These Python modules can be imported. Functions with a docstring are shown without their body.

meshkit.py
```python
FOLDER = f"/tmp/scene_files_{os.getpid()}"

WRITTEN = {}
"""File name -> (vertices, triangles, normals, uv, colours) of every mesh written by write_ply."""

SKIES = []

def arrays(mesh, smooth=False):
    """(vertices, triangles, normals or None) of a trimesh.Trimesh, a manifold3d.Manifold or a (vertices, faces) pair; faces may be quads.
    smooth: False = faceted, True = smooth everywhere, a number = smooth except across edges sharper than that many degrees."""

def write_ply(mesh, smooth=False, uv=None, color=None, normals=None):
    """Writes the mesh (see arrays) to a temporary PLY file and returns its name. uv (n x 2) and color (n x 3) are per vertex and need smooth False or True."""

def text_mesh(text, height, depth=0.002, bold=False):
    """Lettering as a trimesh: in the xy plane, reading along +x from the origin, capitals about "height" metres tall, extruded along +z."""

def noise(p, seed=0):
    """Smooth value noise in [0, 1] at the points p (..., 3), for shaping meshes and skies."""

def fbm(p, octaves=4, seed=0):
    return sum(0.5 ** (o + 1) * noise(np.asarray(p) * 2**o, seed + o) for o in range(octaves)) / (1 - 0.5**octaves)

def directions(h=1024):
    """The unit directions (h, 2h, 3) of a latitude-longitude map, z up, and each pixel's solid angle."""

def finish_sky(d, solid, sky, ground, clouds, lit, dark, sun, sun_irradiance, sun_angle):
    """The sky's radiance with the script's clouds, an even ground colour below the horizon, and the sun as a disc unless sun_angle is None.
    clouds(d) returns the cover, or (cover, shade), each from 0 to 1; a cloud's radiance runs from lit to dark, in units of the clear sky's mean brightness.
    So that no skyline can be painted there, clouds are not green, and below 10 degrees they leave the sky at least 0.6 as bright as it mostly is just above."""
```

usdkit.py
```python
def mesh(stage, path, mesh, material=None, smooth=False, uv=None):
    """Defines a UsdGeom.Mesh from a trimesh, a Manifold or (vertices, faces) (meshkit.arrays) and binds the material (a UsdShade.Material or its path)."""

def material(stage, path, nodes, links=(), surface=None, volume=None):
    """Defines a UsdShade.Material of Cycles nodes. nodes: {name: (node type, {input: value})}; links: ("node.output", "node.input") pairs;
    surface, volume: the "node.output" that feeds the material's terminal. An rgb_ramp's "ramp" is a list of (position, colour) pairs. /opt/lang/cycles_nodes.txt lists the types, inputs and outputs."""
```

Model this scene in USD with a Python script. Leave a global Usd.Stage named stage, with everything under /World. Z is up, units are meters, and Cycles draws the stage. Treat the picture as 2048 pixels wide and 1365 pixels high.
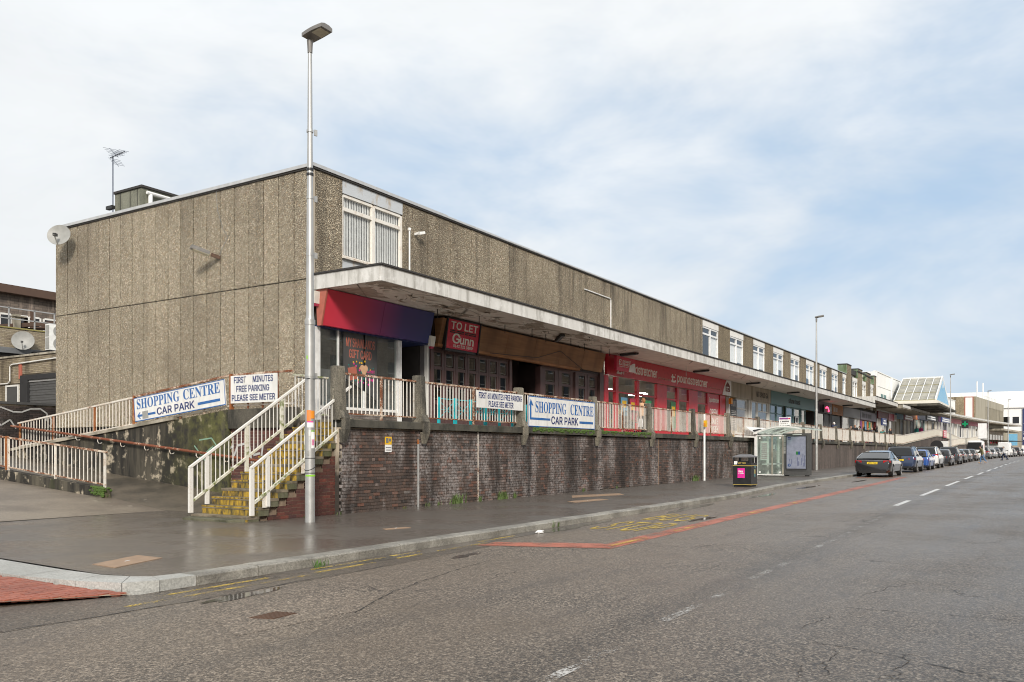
import math, random, glob
import numpy as np
import trimesh, manifold3d, shapely
from shapely import affinity
from shapely.geometry import Polygon, Point, LineString
import meshkit, usdkit
from pxr import Usd, UsdGeom, UsdLux, UsdShade, Gf, Sdf, Vt

random.seed(7)
RNG = np.random.default_rng(7)
stage = Usd.Stage.CreateInMemory()
UsdGeom.SetStageUpAxis(stage, 'Z')
UsdGeom.SetStageMetersPerUnit(stage, 1.0)
WORLD = UsdGeom.Xform.Define(stage, '/World').GetPrim()
UsdGeom.Scope.Define(stage, '/World/Looks')

# ------------------------------------------------------------------ camera, sky, sun, exposure
CAM_Z, YAW, FOCAL_PX, W_PX = 1.60, math.radians(32.12), 1695.0, 2048.0
cam = UsdGeom.Camera.Define(stage, '/World/camera')
_f = np.array([math.cos(YAW), math.sin(YAW), 0.0])
_r = np.array([math.sin(YAW), -math.cos(YAW), 0.0])
cam.AddTransformOp().Set(Gf.Matrix4d(_r[0], _r[1], 0, 0, 0, 0, 1, 0, -_f[0], -_f[1], 0, 0, 0, 0, CAM_Z, 1))
cam.CreateHorizontalApertureAttr(36.0)
cam.CreateVerticalApertureAttr(36.0 * 682 / 1024)
cam.CreateFocalLengthAttr(36.0 * FOCAL_PX / W_PX)
cam.CreateVerticalApertureOffsetAttr(36.0 * 220.5 / W_PX)
cam.CreateFStopAttr(0.0)
cam.CreateClippingRangeAttr((0.1, 5000.0))
cam.CreateExposureAttr(EXPOSURE := 1.15)

SUN = np.array([-0.66, -0.58, 0.47]); SUN /= np.linalg.norm(SUN)
SUN_EL, SUN_ROT = math.asin(SUN[2]), math.atan2(SUN[0], SUN[1])
sun = UsdLux.DistantLight.Define(stage, '/World/sun')
sun.CreateIntensityAttr(0.40)
sun.CreateAngleAttr(10.0)
sun.CreateColorAttr(Gf.Vec3f(1.0, 0.93, 0.83))
sun.CreateNormalizeAttr(True)
_z = SUN; _x = np.cross([0, 0, 1.0], _z); _x /= np.linalg.norm(_x); _y = np.cross(_z, _x)
sun.AddTransformOp().Set(Gf.Matrix4d(*_x, 0, *_y, 0, *_z, 0, 0, 0, 50, 1))

class G:
    """Node graph builder: values that start with @ are links."""
    def __init__(self):
        self.n, self.l = {}, []
    def __call__(self, kind, **kw):
        name = 'n%d' % len(self.n); ins = {}
        for k, v in kw.items():
            if isinstance(v, str) and v.startswith('@'): self.l.append((v[1:], name + '.' + k))
            else: ins[k] = v
        self.n[name] = (kind, ins)
        return '@' + name
    def pos(self, s=(1, 1, 1), rot=(0, 0, 0), obj=False):
        p = (self('texture_coordinate') + '.object') if obj else (self('geometry') + '.position')
        return self('mapping', vector=p, scale=s, rotation=rot) + '.vector'
    def noise(self, vec, scale=1.0, detail=3.0, rough=0.55, dist=0.0):
        return self('noise_texture', vector=vec, scale=scale, detail=detail, roughness=rough, distortion=dist) + '.fac'
    def vor(self, vec, scale, feature='f1', out='distance', rnd=1.0):
        return self('voronoi_texture', vector=vec, scale=scale, feature=feature, randomness=rnd) + '.' + out
    def ramp(self, fac, stops):
        return self('rgb_ramp', fac=fac, ramp=[(p, c if np.ndim(c) else (c, c, c)) for p, c in stops]) + '.color'
    def mr(self, v, a, b, c=0.0, d=1.0):
        return self('map_range', value=v, from_min=a, from_max=b, to_min=c, to_max=d, clamp=True) + '.result'
    def m(self, op, a, b=0.0):
        return self('math', math_type=op, value1=a, value2=b) + '.value'
    def mix(self, fac, a, b, mode='mix'):
        return self('mix_color', blend_type=mode, fac=fac, a=a, b=b) + '.result'
    def bump(self, h, strength=0.5, dist=0.01, normal=None):
        kw = dict(height=h, strength=strength, distance=dist, use_object_space=False)
        if normal: kw['normal'] = normal
        return self('bump', **kw) + '.normal'
    def done(self, name, **kw):
        self.n['out'] = ('principled_bsdf', {k: v for k, v in kw.items() if not (isinstance(v, str) and v.startswith('@'))})
        self.l += [(v[1:], 'out.' + k) for k, v in kw.items() if isinstance(v, str) and v.startswith('@')]
        return usdkit.material(stage, '/World/Looks/' + name, self.n, self.l, surface='out.BSDF')

def sky():
    g = G()
    d = g('texture_coordinate') + '.generated'
    s = g('sky_texture', sky_type='single_scattering', sun_disc=False, sun_elevation=SUN_EL, sun_rotation=SUN_ROT,
          altitude=60.0, air_density=1.0, aerosol_density=1.6, ozone_density=1.0, vector=d) + '.color'
    v = g('mapping', vector=d, scale=(1.0, 1.0, 2.2), location=SKY_SHIFT) + '.vector'
    n1 = g.noise(v, 1.9, 4.0, 0.5, 0.15)
    n2 = g.noise(v, 4.6, 8.0, 0.56, 0.25)
    n = g.m('add', g.m('multiply', n1, 0.64), g.m('multiply', n2, 0.36))
    xyz = g('separate_xyz', vector=d)
    # the cloud deck thins towards +x (down the street), as in the photograph
    thin = g.mr(xyz + '.x', 0.35, 1.0, 0.20, -0.09)
    low = g.m('multiply', g.mr(xyz + '.x', 0.6, 1.0), g.mr(xyz + '.z', 0.02, 0.20, -0.13, 0.0))
    thin = g.m('add', thin, low)
    cover = g('map_range', range_type='smoothstep', value=g.m('add', n, thin), from_min=0.26, from_max=0.56, to_min=0.0, to_max=1.0) + '.result'
    lit = g.m('multiply', g.mr(n2, 0.3, 0.7, 0.93, 1.03), g.mr(xyz + '.z', 0.0, 1.0, 0.97, 1.25))
    cl = g.mix(1.0, SKY_CLOUD, g('combine_xyz', x=lit, y=lit, z=lit) + '.vector', 'multiply')
    veil = g.mix(0.9, s, SKY_VEIL)
    c = g.mix(cover, veil, cl)
    g.n['bg'] = ('background_shader', {'strength': SKY_STRENGTH}); g.l.append((c[1:], 'bg.color'))
    return usdkit.material(stage, '/World/Looks/sky_air', g.n, g.l, surface='bg.background')
SKY_STRENGTH = 0.10
SKY_CLOUD = (3.85, 3.98, 4.07)
SKY_VEIL = (2.05, 2.75, 3.6)
SKY_SHIFT = (0.35, 0.1, 0.2)
dome = UsdLux.DomeLight.Define(stage, '/World/sky')
UsdShade.MaterialBindingAPI.Apply(dome.GetPrim()).Bind(sky())
for k, v in (('label', 'bright hazy overcast sky with pale blue gaps down the street'), ('category', 'sky'), ('kind', 'structure')):
    dome.GetPrim().SetCustomDataByKey(k, v)

# ------------------------------------------------------------------ prim helpers
USED = {}
def numbered(parent, name):
    k = (str(parent), name); i = USED.get(k, 0); USED[k] = i + 1
    return name if i == 0 else '%s_%03d' % (name, i)
def data(p, label=None, cat=None, group=None, kind=None):
    for k, v in (('label', label), ('category', cat), ('group', group), ('kind', kind)):
        if v: p.SetCustomDataByKey(k, v)
    return p
def thing(name, label=None, cat=None, group=None, kind=None, loc=(0, 0, 0), rz=0.0):
    x = UsdGeom.Xform.Define(stage, '/World/' + numbered('/World', name))
    x.AddTranslateOp().Set(Gf.Vec3d(*map(float, loc)))
    if rz: x.AddRotateZOp().Set(float(rz))
    return data(x.GetPrim(), label, cat, group, kind)
def add(name, mesh, mat, parent=None, smooth=False, **kw):
    """ONE Mesh prim under parent (or a top-level one)."""
    rv = None
    if kw.get('vary'):
        ms = mesh if isinstance(mesh, list) else [mesh]
        rv = np.concatenate([np.full(len(m[0]), VR.random()) for m in ms]).astype(np.float32)
    if isinstance(mesh, list): mesh = cat(mesh)
    base = parent.GetPath().pathString if parent is not None else '/World'
    p = usdkit.mesh(stage, base + '/' + numbered(base, name), mesh, mat, smooth).GetPrim()
    if rv is not None: UsdGeom.PrimvarsAPI(p).CreatePrimvar('rnd', Sdf.ValueTypeNames.FloatArray, 'vertex').Set(Vt.FloatArray.FromNumpy(rv))
    return data(p, kw.get('label'), kw.get('cat'), kw.get('group'), kw.get('kind'))
VR = np.random.default_rng(42)
def copy_of(root, loc, rz=0.0, label=None, group=None, name=None):
    was = root.GetCustomData()
    n = name or root.GetName().rstrip('0123456789').rstrip('_')
    r = thing(n, label or was.get('label'), was.get('category'), group or was.get('group'), None, loc, rz)
    r.GetReferences().AddInternalReference(root.GetPath()); r.SetInstanceable(True)
    return r

# ------------------------------------------------------------------ mesh helpers: (vertices, faces) pairs
BF = np.array([[0, 2, 1], [0, 3, 2], [4, 5, 6], [4, 6, 7], [0, 1, 5], [0, 5, 4], [1, 2, 6], [1, 6, 5], [2, 3, 7], [2, 7, 6], [3, 0, 4], [3, 4, 7]])
def box(x0, x1, y0, y1, z0, z1):
    return (np.array([[x0, y0, z0], [x1, y0, z0], [x1, y1, z0], [x0, y1, z0], [x0, y0, z1], [x1, y0, z1], [x1, y1, z1], [x0, y1, z1]], float), BF)
def hexa(bottom, top):
    """8 corners: 4 bottom (anticlockwise from above), 4 top."""
    return (np.array(list(bottom) + list(top), float), BF)
def cat(parts):
    vs, fs, n = [], [], 0
    for p in parts:
        v, f = (np.asarray(p.vertices), np.asarray(p.faces)) if hasattr(p, 'vertices') else p
        vs.append(v); fs.append(np.asarray(f) + n); n += len(v)
    return np.vstack(vs), np.vstack(fs)
def move(m, t=(0, 0, 0), R=None):
    v, f = (np.asarray(m.vertices), np.asarray(m.faces)) if hasattr(m, 'vertices') else m
    if R is not None: v = v @ np.asarray(R, float).T
    return v + np.asarray(t, float), f
def Rz(a): c, s = math.cos(a), math.sin(a); return np.array([[c, -s, 0], [s, c, 0], [0, 0, 1.0]])
def Ry(a): c, s = math.cos(a), math.sin(a); return np.array([[c, 0, s], [0, 1, 0], [-s, 0, c]])
def Rx(a): c, s = math.cos(a), math.sin(a); return np.array([[1, 0, 0], [0, c, -s], [0, s, c]])
def frame(d, up=(0, 0, 1)):
    d = np.asarray(d, float); d = d / np.linalg.norm(d)
    a = np.cross(d, up)
    if np.linalg.norm(a) < 1e-6: a = np.cross(d, [1, 0, 0])
    a /= np.linalg.norm(a); b = np.cross(a, d)
    return d, a, b
def bar(p, q, w, h, up=(0, 0, 1)):
    """Rectangular bar from p to q, w across, h along up."""
    p, q = np.asarray(p, float), np.asarray(q, float)
    d, a, b = frame(q - p, up)
    c = [(-w / 2, -h / 2), (w / 2, -h / 2), (w / 2, h / 2), (-w / 2, h / 2)]
    V = [p + a * i + b * j for i, j in c] + [q + a * i + b * j for i, j in c]
    F = [[0, 1, 2], [0, 2, 3], [4, 6, 5], [4, 7, 6]] + [t for k in range(4) for t in ([k, k + 4, (k + 1) % 4], [(k + 1) % 4, k + 4, (k + 1) % 4 + 4])]
    return np.array(V), np.array(F)
def tube(pts, r, n=10, caps=True):
    pts = np.asarray(pts, float); r = np.broadcast_to(r, (len(pts),))
    T = np.gradient(pts, axis=0); V, F = [], []
    up = np.array([0, 0, 1.0]) if abs(T[0][2]) < 0.9 * np.linalg.norm(T[0]) else np.array([1.0, 0, 0])
    for k in range(len(pts)):
        d, a, b = frame(T[k], up)
        for j in range(n):
            an = 2 * math.pi * j / n
            V.append(pts[k] + r[k] * (math.cos(an) * a + math.sin(an) * b))
    for k in range(len(pts) - 1):
        for j in range(n):
            a, b, c, e = k * n + j, k * n + (j + 1) % n, (k + 1) * n + (j + 1) % n, (k + 1) * n + j
            F += [[a, c, b], [a, e, c]]
    if caps:
        V += [pts[0], pts[-1]]; s, e = len(V) - 2, len(V) - 1; o = (len(pts) - 1) * n
        for j in range(n): F += [[s, j, (j + 1) % n], [e, o + (j + 1) % n, o + j]]
    return np.array(V), np.array(F)
def lathe(prof, n=20, c=(0, 0, 0)):
    """Profile of (radius, z) about the z axis."""
    return tube([(c[0], c[1], c[2] + z) for _, z in prof], [max(r, 1e-4) for r, _ in prof], n)
def slab(poly, z0, z1, f=None):
    """Polygon (x, y) extruded from z0 to z1; f(x, y) is added to z."""
    if not hasattr(poly, 'geom_type'): poly = Polygon(poly)
    poly = poly.buffer(0)
    if poly.geom_type == 'MultiPolygon': return cat([slab(q, z0, z1, f) for q in poly.geoms])
    m = trimesh.creation.extrude_polygon(poly, z1 - z0, engine='earcut')
    v = np.array(m.vertices); v[:, 2] += z0
    if f is not None: v[:, 2] += f(v[:, 0], v[:, 1])
    return v, np.array(m.faces)
def sheet(poly, z, f=None):
    """Flat face-up polygon."""
    if not hasattr(poly, 'exterior'): poly = Polygon(poly)
    v2, fc = trimesh.creation.triangulate_polygon(poly, engine='earcut')
    v = np.c_[v2, np.full(len(v2), z)]
    if f is not None: v[:, 2] += f(v[:, 0], v[:, 1])
    a, b, c = v[fc[:, 0]], v[fc[:, 1]], v[fc[:, 2]]
    bad = np.cross(b - a, c - a)[:, 2] < 0
    fc = np.array(fc); fc[bad] = fc[bad][:, ::-1]
    return v, fc
def hull(pts):
    return trimesh.convex.convex_hull(np.asarray(pts, float))
def wall_poly(poly, y0, y1):
    """Polygon in (x, z) extruded along y from y0 to y1."""
    v, f = slab(poly, 0, y1 - y0)
    return np.c_[v[:, 0], y0 + (y1 - y0) - v[:, 2], v[:, 1]], f
MATH_FONT = (glob.glob('/opt/blender-*/*/datafiles/fonts/NotoSansMath-Regular.woff2') or [None])[0]
def serif_mesh(text, height, depth=0.002):
    """Serif capitals as a mesh in the xy plane, like meshkit.text_mesh."""
    if not MATH_FONT: return meshkit.text_mesh(text, height, depth, True)
    from PIL import Image, ImageDraw, ImageFont
    from shapely import box as sbox, union_all
    t = ''.join(chr(0x1D400 + ord(c) - 65) if 'A' <= c <= 'Z' else c for c in text)
    font = ImageFont.truetype(MATH_FONT, 96)
    x0, y0, x1, y1 = font.getbbox(t, anchor='ls')
    im = Image.new('L', (x1 - x0 + 8, y1 - y0 + 8))
    ImageDraw.Draw(im).text((4 - x0, 4 - y0), t, 255, font, anchor='ls')
    on = np.pad(np.asarray(im) > 127, ((0, 0), (1, 1))).astype(np.int8)
    rows, st = np.nonzero(np.diff(on, axis=1) == 1); en = np.nonzero(np.diff(on, axis=1) == -1)[1]
    sh = union_all(sbox(st, -rows - 1, en, -rows)).buffer(0.5).buffer(-0.5).simplify(0.6)
    s = height / 66.0
    sh = affinity.affine_transform(sh, [s, 0, 0, s, -4 * s, (4 - y0) * s])
    return trimesh.util.concatenate([trimesh.creation.extrude_polygon(q, depth, engine='earcut') for q in getattr(sh, 'geoms', [sh])])
def text_at(text, height, origin, right, up, width=None, bold=False, serif=False, depth=0.004, italic=0.0):
    """Lettering lying in the plane of right and up; origin = lower left of the baseline."""
    m = serif_mesh(text, height, depth) if serif else meshkit.text_mesh(text, height, depth, bold)
    v = np.array(m.vertices)
    v[:, 0] -= v[:, 0].min()
    if width: v[:, 0] *= width / v[:, 0].max()
    v[:, 0] += italic * v[:, 1]
    right, up = np.asarray(right, float), np.asarray(up, float)
    n = np.cross(right, up); n /= np.linalg.norm(n)
    return np.asarray(origin, float) + v[:, :1] * right + v[:, 1:2] * up + v[:, 2:3] * n, np.array(m.faces)
RX, UZ = (1, 0, 0), (0, 0, 1)
def front(text, x0, x1, z, h, y, **kw):
    """Lettering on a face that looks towards -y."""
    return text_at(text, h, (x0, y, z), RX, UZ, width=x1 - x0, **kw)
def letters(parent, name, items, mat):
    for it in items: add(name, it, mat, parent)

def scribble(x0, x1, z, h, y, seed):
    """A line of print too small to read, as little strokes on a face that looks towards -y."""
    r = np.random.default_rng(seed); ms = []; x = x0
    while x < x1 - h * .3:
        w = h * r.uniform(.35, .75); ms.append(box(x, min(x + w, x1), y - .003, y, z, z + h * r.uniform(.75, 1.0))); x += w + h * (.18 if r.random() < .8 else .7)
    return ms
def scribble_x(y0, y1, z, h, x, seed):
    return [(np.c_[x - .003 + (v[:, 1] - v[:, 1].min()), y0 - (v[:, 0] - 0), v[:, 2]], f[:, ::-1]) for v, f in scribble(0, y0 - y1, z, h, 0, seed)]

GS = 0.0033
def gz(x, y=0): return GS * np.asarray(x, float)
def bend(x):
    """Sideways shift of the street where it curves away to the right."""
    x = np.asarray(x, float); return np.where(x > 100, -0.00045 * (x - 100) ** 2, 0.0)

# ------------------------------------------------------------------ materials
M = {}
def plain(name, col, rough=0.6, metal=0.0, var=0.12, scale=6.0, bump=0.0, spec=0.5, obj=False, streak=0.0, dirt=(0.05, 0.045, 0.035)):
    g = G(); p = g.pos(obj=obj)
    n = g.noise(p, scale, 4.0, 0.6)
    c = g.mix(g.mr(n, 0.3, 0.7, 0, 1), tuple(x * (1 - var) for x in col), tuple(min(1, x * (1 + var)) for x in col))
    if streak:
        s = g.noise(g.pos((5, 5, 0.5), obj=obj), 1.0, 5.0, 0.65)
        c = g.mix(g.mr(s, 0.48, 0.72, 0, streak), c, dirt)
    kw = dict(base_color=c, roughness=g.mr(n, 0.2, 0.8, max(0.02, rough - 0.08), min(1, rough + 0.08)), metallic=metal, specular_ior_level=spec)
    if bump: kw['normal'] = g.bump(g.noise(p, scale * 9, 3.0), bump, 0.01)
    M[name] = g.done(name, **kw); return M[name]

def pebble(name, tint=(1, 1, 1), streak=0.5, lo=0.48, hi=0.7, scale=23.0):
    g = G(); p = g.pos()
    p0 = p
    p = g('vector_math', math_type='add', vector1=p, vector2=g('vector_math', math_type='scale', vector1=g('noise_texture', vector=p, scale=11.0, detail=2.0) + '.color', scale=0.035) + '.vector') + '.vector'
    e = g.vor(p, scale, 'distance_to_edge')
    cell = g.vor(p, scale, 'f1', 'color')
    r = g('separate_xyz', vector=cell)
    stone = g.ramp(r + '.x', [(0, (0.30, 0.262, 0.205)), (0.2, (0.43, 0.385, 0.31)), (0.5, (0.53, 0.482, 0.40)), (0.8, (0.66, 0.61, 0.525)), (0.93, (0.47, 0.38, 0.28)), (1, (0.33, 0.275, 0.21))])
    gap = g.mr(e, 0.01, 0.13, 0.0, 1.0)
    c = g.mix(gap, (0.15, 0.13, 0.105), stone)
    c = g.mix(1.0, c, tint, 'multiply')
    s = g.noise(g.pos((1.5, 1.5, 0.13)), 1.0, 6.0, 0.62)
    s2 = g.noise(g.pos((7, 7, 0.7)), 1.0, 4.0, 0.6)
    st = g.m('multiply', g.mr(g.m('add', g.m('multiply', s, 0.7), g.m('multiply', s2, 0.3)), lo, hi), streak)
    c = g.mix(st, c, (0.045, 0.038, 0.028))
    grime = g.noise(p, 0.35, 4.0, 0.6)
    c = g.mix(g.mr(grime, 0.46, 0.72, 0, 0.5), c, (0.17, 0.135, 0.095))
    tone = g.mr(g('object_info') + '.random', 0, 1, 0.88, 1.10)
    c = g.mix(1.0, c, g('combine_xyz', x=tone, y=tone, z=tone) + '.vector', 'multiply')
    zt = g('separate_xyz', vector=p0) + '.z'
    run = g.m('multiply', g.mr(g.m('add', g.m('multiply', g.noise(g.pos((3.2, 3.2, 0.10)), 1.0, 4.0, 0.6), 0.6), g.m('multiply', g.noise(g.pos((0.35, 0.35, 0.1)), 1.0, 2.0), 0.4)), 0.53, 0.63), g.mr(g.m('add', zt, g.m('multiply', g.noise(g.pos((1.3, 1.3, 0.2)), 1.0, 2.0), 3.0)), 8.4, 10.2))
    c = g.mix(g.m('multiply', run, streak), c, (0.03, 0.026, 0.02))
    h = g.m('add', g.mr(e, 0.0, 0.22), g.m('multiply', r + '.y', 0.35))
    M[name] = g.done(name, base_color=c, roughness=0.82, normal=g.bump(h, 1.0, 0.03)); return M[name]
pebble('pebbledash_panel', (1.22, 1.17, 1.06), 0.30, 0.55, 0.78)
pebble('pebbledash_weathered', (1.16, 1.09, 0.96), 0.72, 0.49, 0.70)
pebble('pebbledash_far', (0.98, 0.88, 0.70), 0.6, 0.5, 0.72)

def brick(name, stops, eff=0.35, efflo=0.55, wet=0.5, coords=(1, 1, 1)):
    g = G(); p = g.pos()
    rnd = g('attribute', attribute='rnd') + '.fac'
    c = g.ramp(rnd, stops)
    c = g.mix(g.mr(g.noise(p, 30, 4.0), 0.35, 0.7, 0, 0.4), c, (0.03, 0.022, 0.02))
    e = g.noise(g.pos((1.1, 1.1, 0.5)), 1.0, 6.0, 0.7)
    e2 = g.noise(p, 14, 4.0, 0.7)
    c = g.mix(g.m('multiply', g.mr(e, efflo, efflo + 0.13), g.mr(e2, 0.38, 0.62, 0, eff)), c, (0.36, 0.33, 0.32))
    w = g.noise(g.pos((1.3, 1.3, 0.10)), 1.0, 4.0, 0.6)
    c = g.mix(g.mr(w, 0.52, 0.66, 0, wet), c, (0.018, 0.014, 0.012))
    M[name] = g.done(name, base_color=c, roughness=g.mr(e2, 0.3, 0.7, 0.42, 0.75), normal=g.bump(g.noise(p, 60, 4.0), 0.5, 0.006)); return M[name]
brick('wall_brick', [(0, (0.040, 0.033, 0.030)), (0.3, (0.105, 0.074, 0.060)), (0.6, (0.080, 0.062, 0.055)), (0.88, (0.135, 0.085, 0.065)), (0.97, (0.19, 0.085, 0.058)), (1, (0.20, 0.18, 0.165))], 0.8, 0.45, 0.72)
brick('stair_brick', [(0, (0.085, 0.032, 0.026)), (0.4, (0.12, 0.040, 0.030)), (0.7, (0.075, 0.036, 0.034)), (1, (0.19, 0.055, 0.038))], 0.2, 0.62, 0.4)
brick('yard_brick', [(0, (0.30, 0.25, 0.17)), (0.4, (0.38, 0.32, 0.22)), (0.7, (0.26, 0.21, 0.15)), (1, (0.42, 0.36, 0.27))], 0.3, 0.62, 0.55)
brick('black_brick', [(0, (0.022, 0.02, 0.02)), (0.6, (0.045, 0.036, 0.034)), (1, (0.07, 0.05, 0.045))], 0.3, 0.55, 0.6)
brick('riser_brick', [(0, (0.14, 0.12, 0.11)), (0.6, (0.20, 0.17, 0.15)), (1, (0.25, 0.22, 0.2))], 0.3, 0.5, 0.5)
brick('red_paver', [(0, (0.30, 0.085, 0.05)), (0.5, (0.40, 0.12, 0.07)), (1, (0.34, 0.10, 0.065))], 0.15, 0.6, 0.2)
def far_brick(name, a, b, mort, sc=1.0):
    g = G(); p = g.pos()
    s = g('separate_xyz', vector=p)
    v = g('combine_xyz', x=g.m('add', s + '.x', s + '.y'), y=s + '.z', z=0.0) + '.vector'
    c = g('brick_texture', vector=v, color1=a, color2=b, mortar=mort, scale=sc, brick_width=0.45, row_height=0.15, mortar_size=0.012, mortar_smooth=0.2, bias=0.0)
    col = g.mix(g.mr(g.noise(g.pos((1, 1, 0.12)), 0.9, 5.0, 0.65), 0.42, 0.70, 0, 0.75), c + '.color', tuple(x * 0.22 for x in a))
    col = g.mix(g.mr(g.noise(g.pos((1.6, 1.6, 0.2)), 1.0, 5.0, 0.7), 0.55, 0.68, 0, 0.5), col, tuple(min(1, x * 2.6) for x in a))
    M[name] = g.done(name, base_color=col, roughness=0.85, normal=g.bump(c + '.fac', -0.4, 0.01)); return M[name]
far_brick('far_brick_wall', (0.085, 0.066, 0.058), (0.125, 0.095, 0.082), (0.17, 0.15, 0.13), 2.0)
far_brick('pale_brick_wall', (0.40, 0.34, 0.24), (0.30, 0.25, 0.18), (0.12, 0.10, 0.08), 1.0)
far_brick('brown_brick_wall', (0.20, 0.16, 0.13), (0.14, 0.115, 0.10), (0.07, 0.06, 0.055), 1.0)
far_brick('sandstone', (0.46, 0.36, 0.26), (0.38, 0.29, 0.20), (0.2, 0.15, 0.11), 0.5)

def mortar(name, dark, light):
    g = G(); p = g.pos()
    n = g.noise(g.pos((0.9, 0.9, 0.7)), 1.0, 5.0, 0.6)
    M[name] = g.done(name, base_color=g.mix(g.mr(n, 0.46, 0.60), dark, light), roughness=0.9, normal=g.bump(g.noise(p, 80, 3.0), 0.4, 0.004))
mortar('wall_mortar', (0.045, 0.038, 0.032), (0.46, 0.39, 0.30))
mortar('stair_mortar', (0.20, 0.15, 0.11), (0.36, 0.28, 0.20))
mortar('yard_mortar', (0.09, 0.075, 0.055), (0.2, 0.17, 0.13))

def rusty(name, paint, amount=0.5, rust=(0.23, 0.075, 0.025), dark=(0.07, 0.03, 0.018), top=False, moss=0.0, scale=1.0):
    """Peeling paint over rust; rust breaks out where two noises agree."""
    g = G(); p = g.pos()
    n1 = g.noise(p, 3.0 * scale, 5.0, 0.7); n2 = g.noise(p, 26.0 * scale, 4.0, 0.7)
    n = g.m('add', g.m('multiply', n1, 0.6), g.m('multiply', n2, 0.4))
    lo = 0.72 - 0.34 * amount
    f = g.mr(n, lo, lo + 0.05)
    stain = g.mr(n, lo - 0.12, lo + 0.02, 0, 0.55)
    c = g.mix(g.mr(n2, 0.3, 0.8, 0, 0.35), paint, tuple(x * 0.72 for x in paint))
    c = g.mix(stain, c, (0.42, 0.24, 0.11))
    c = g.mix(f, c, g.mix(g.mr(g.noise(p, 40, 3.0), 0.35, 0.65), rust, dark))
    if moss:
        c = g.mix(g.mr(g.noise(p, 5.0, 5.0, 0.7), 0.48, 0.60, 0, moss), c, (0.17, 0.20, 0.06))
    M[name] = g.done(name, base_color=c, roughness=g.mr(f, 0, 1, 0.42, 0.85), normal=g.bump(n, 0.35, 0.01)); return M[name]
rusty('rusty_white_paint', (0.74, 0.71, 0.65), 0.42)
rusty('very_rusty_paint', (0.70, 0.64, 0.56), 0.76, (0.28, 0.095, 0.035))
rusty('rust_red_rail', (0.62, 0.52, 0.44), 0.92, (0.26, 0.075, 0.03), (0.10, 0.035, 0.02))
rusty('rusty_bar_paint', (0.78, 0.75, 0.69), 0.26)
rusty('white_stair_paint', (0.74, 0.72, 0.68), 0.12, moss=0.0)
rusty('mossy_stair_paint', (0.68, 0.66, 0.57), 0.22, moss=0.95)
rusty('orange_rust', (0.55, 0.30, 0.14), 0.95, (0.36, 0.12, 0.03), (0.20, 0.07, 0.025))
rusty('cream_far_paint', (0.80, 0.76, 0.67), 0.15)

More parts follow.
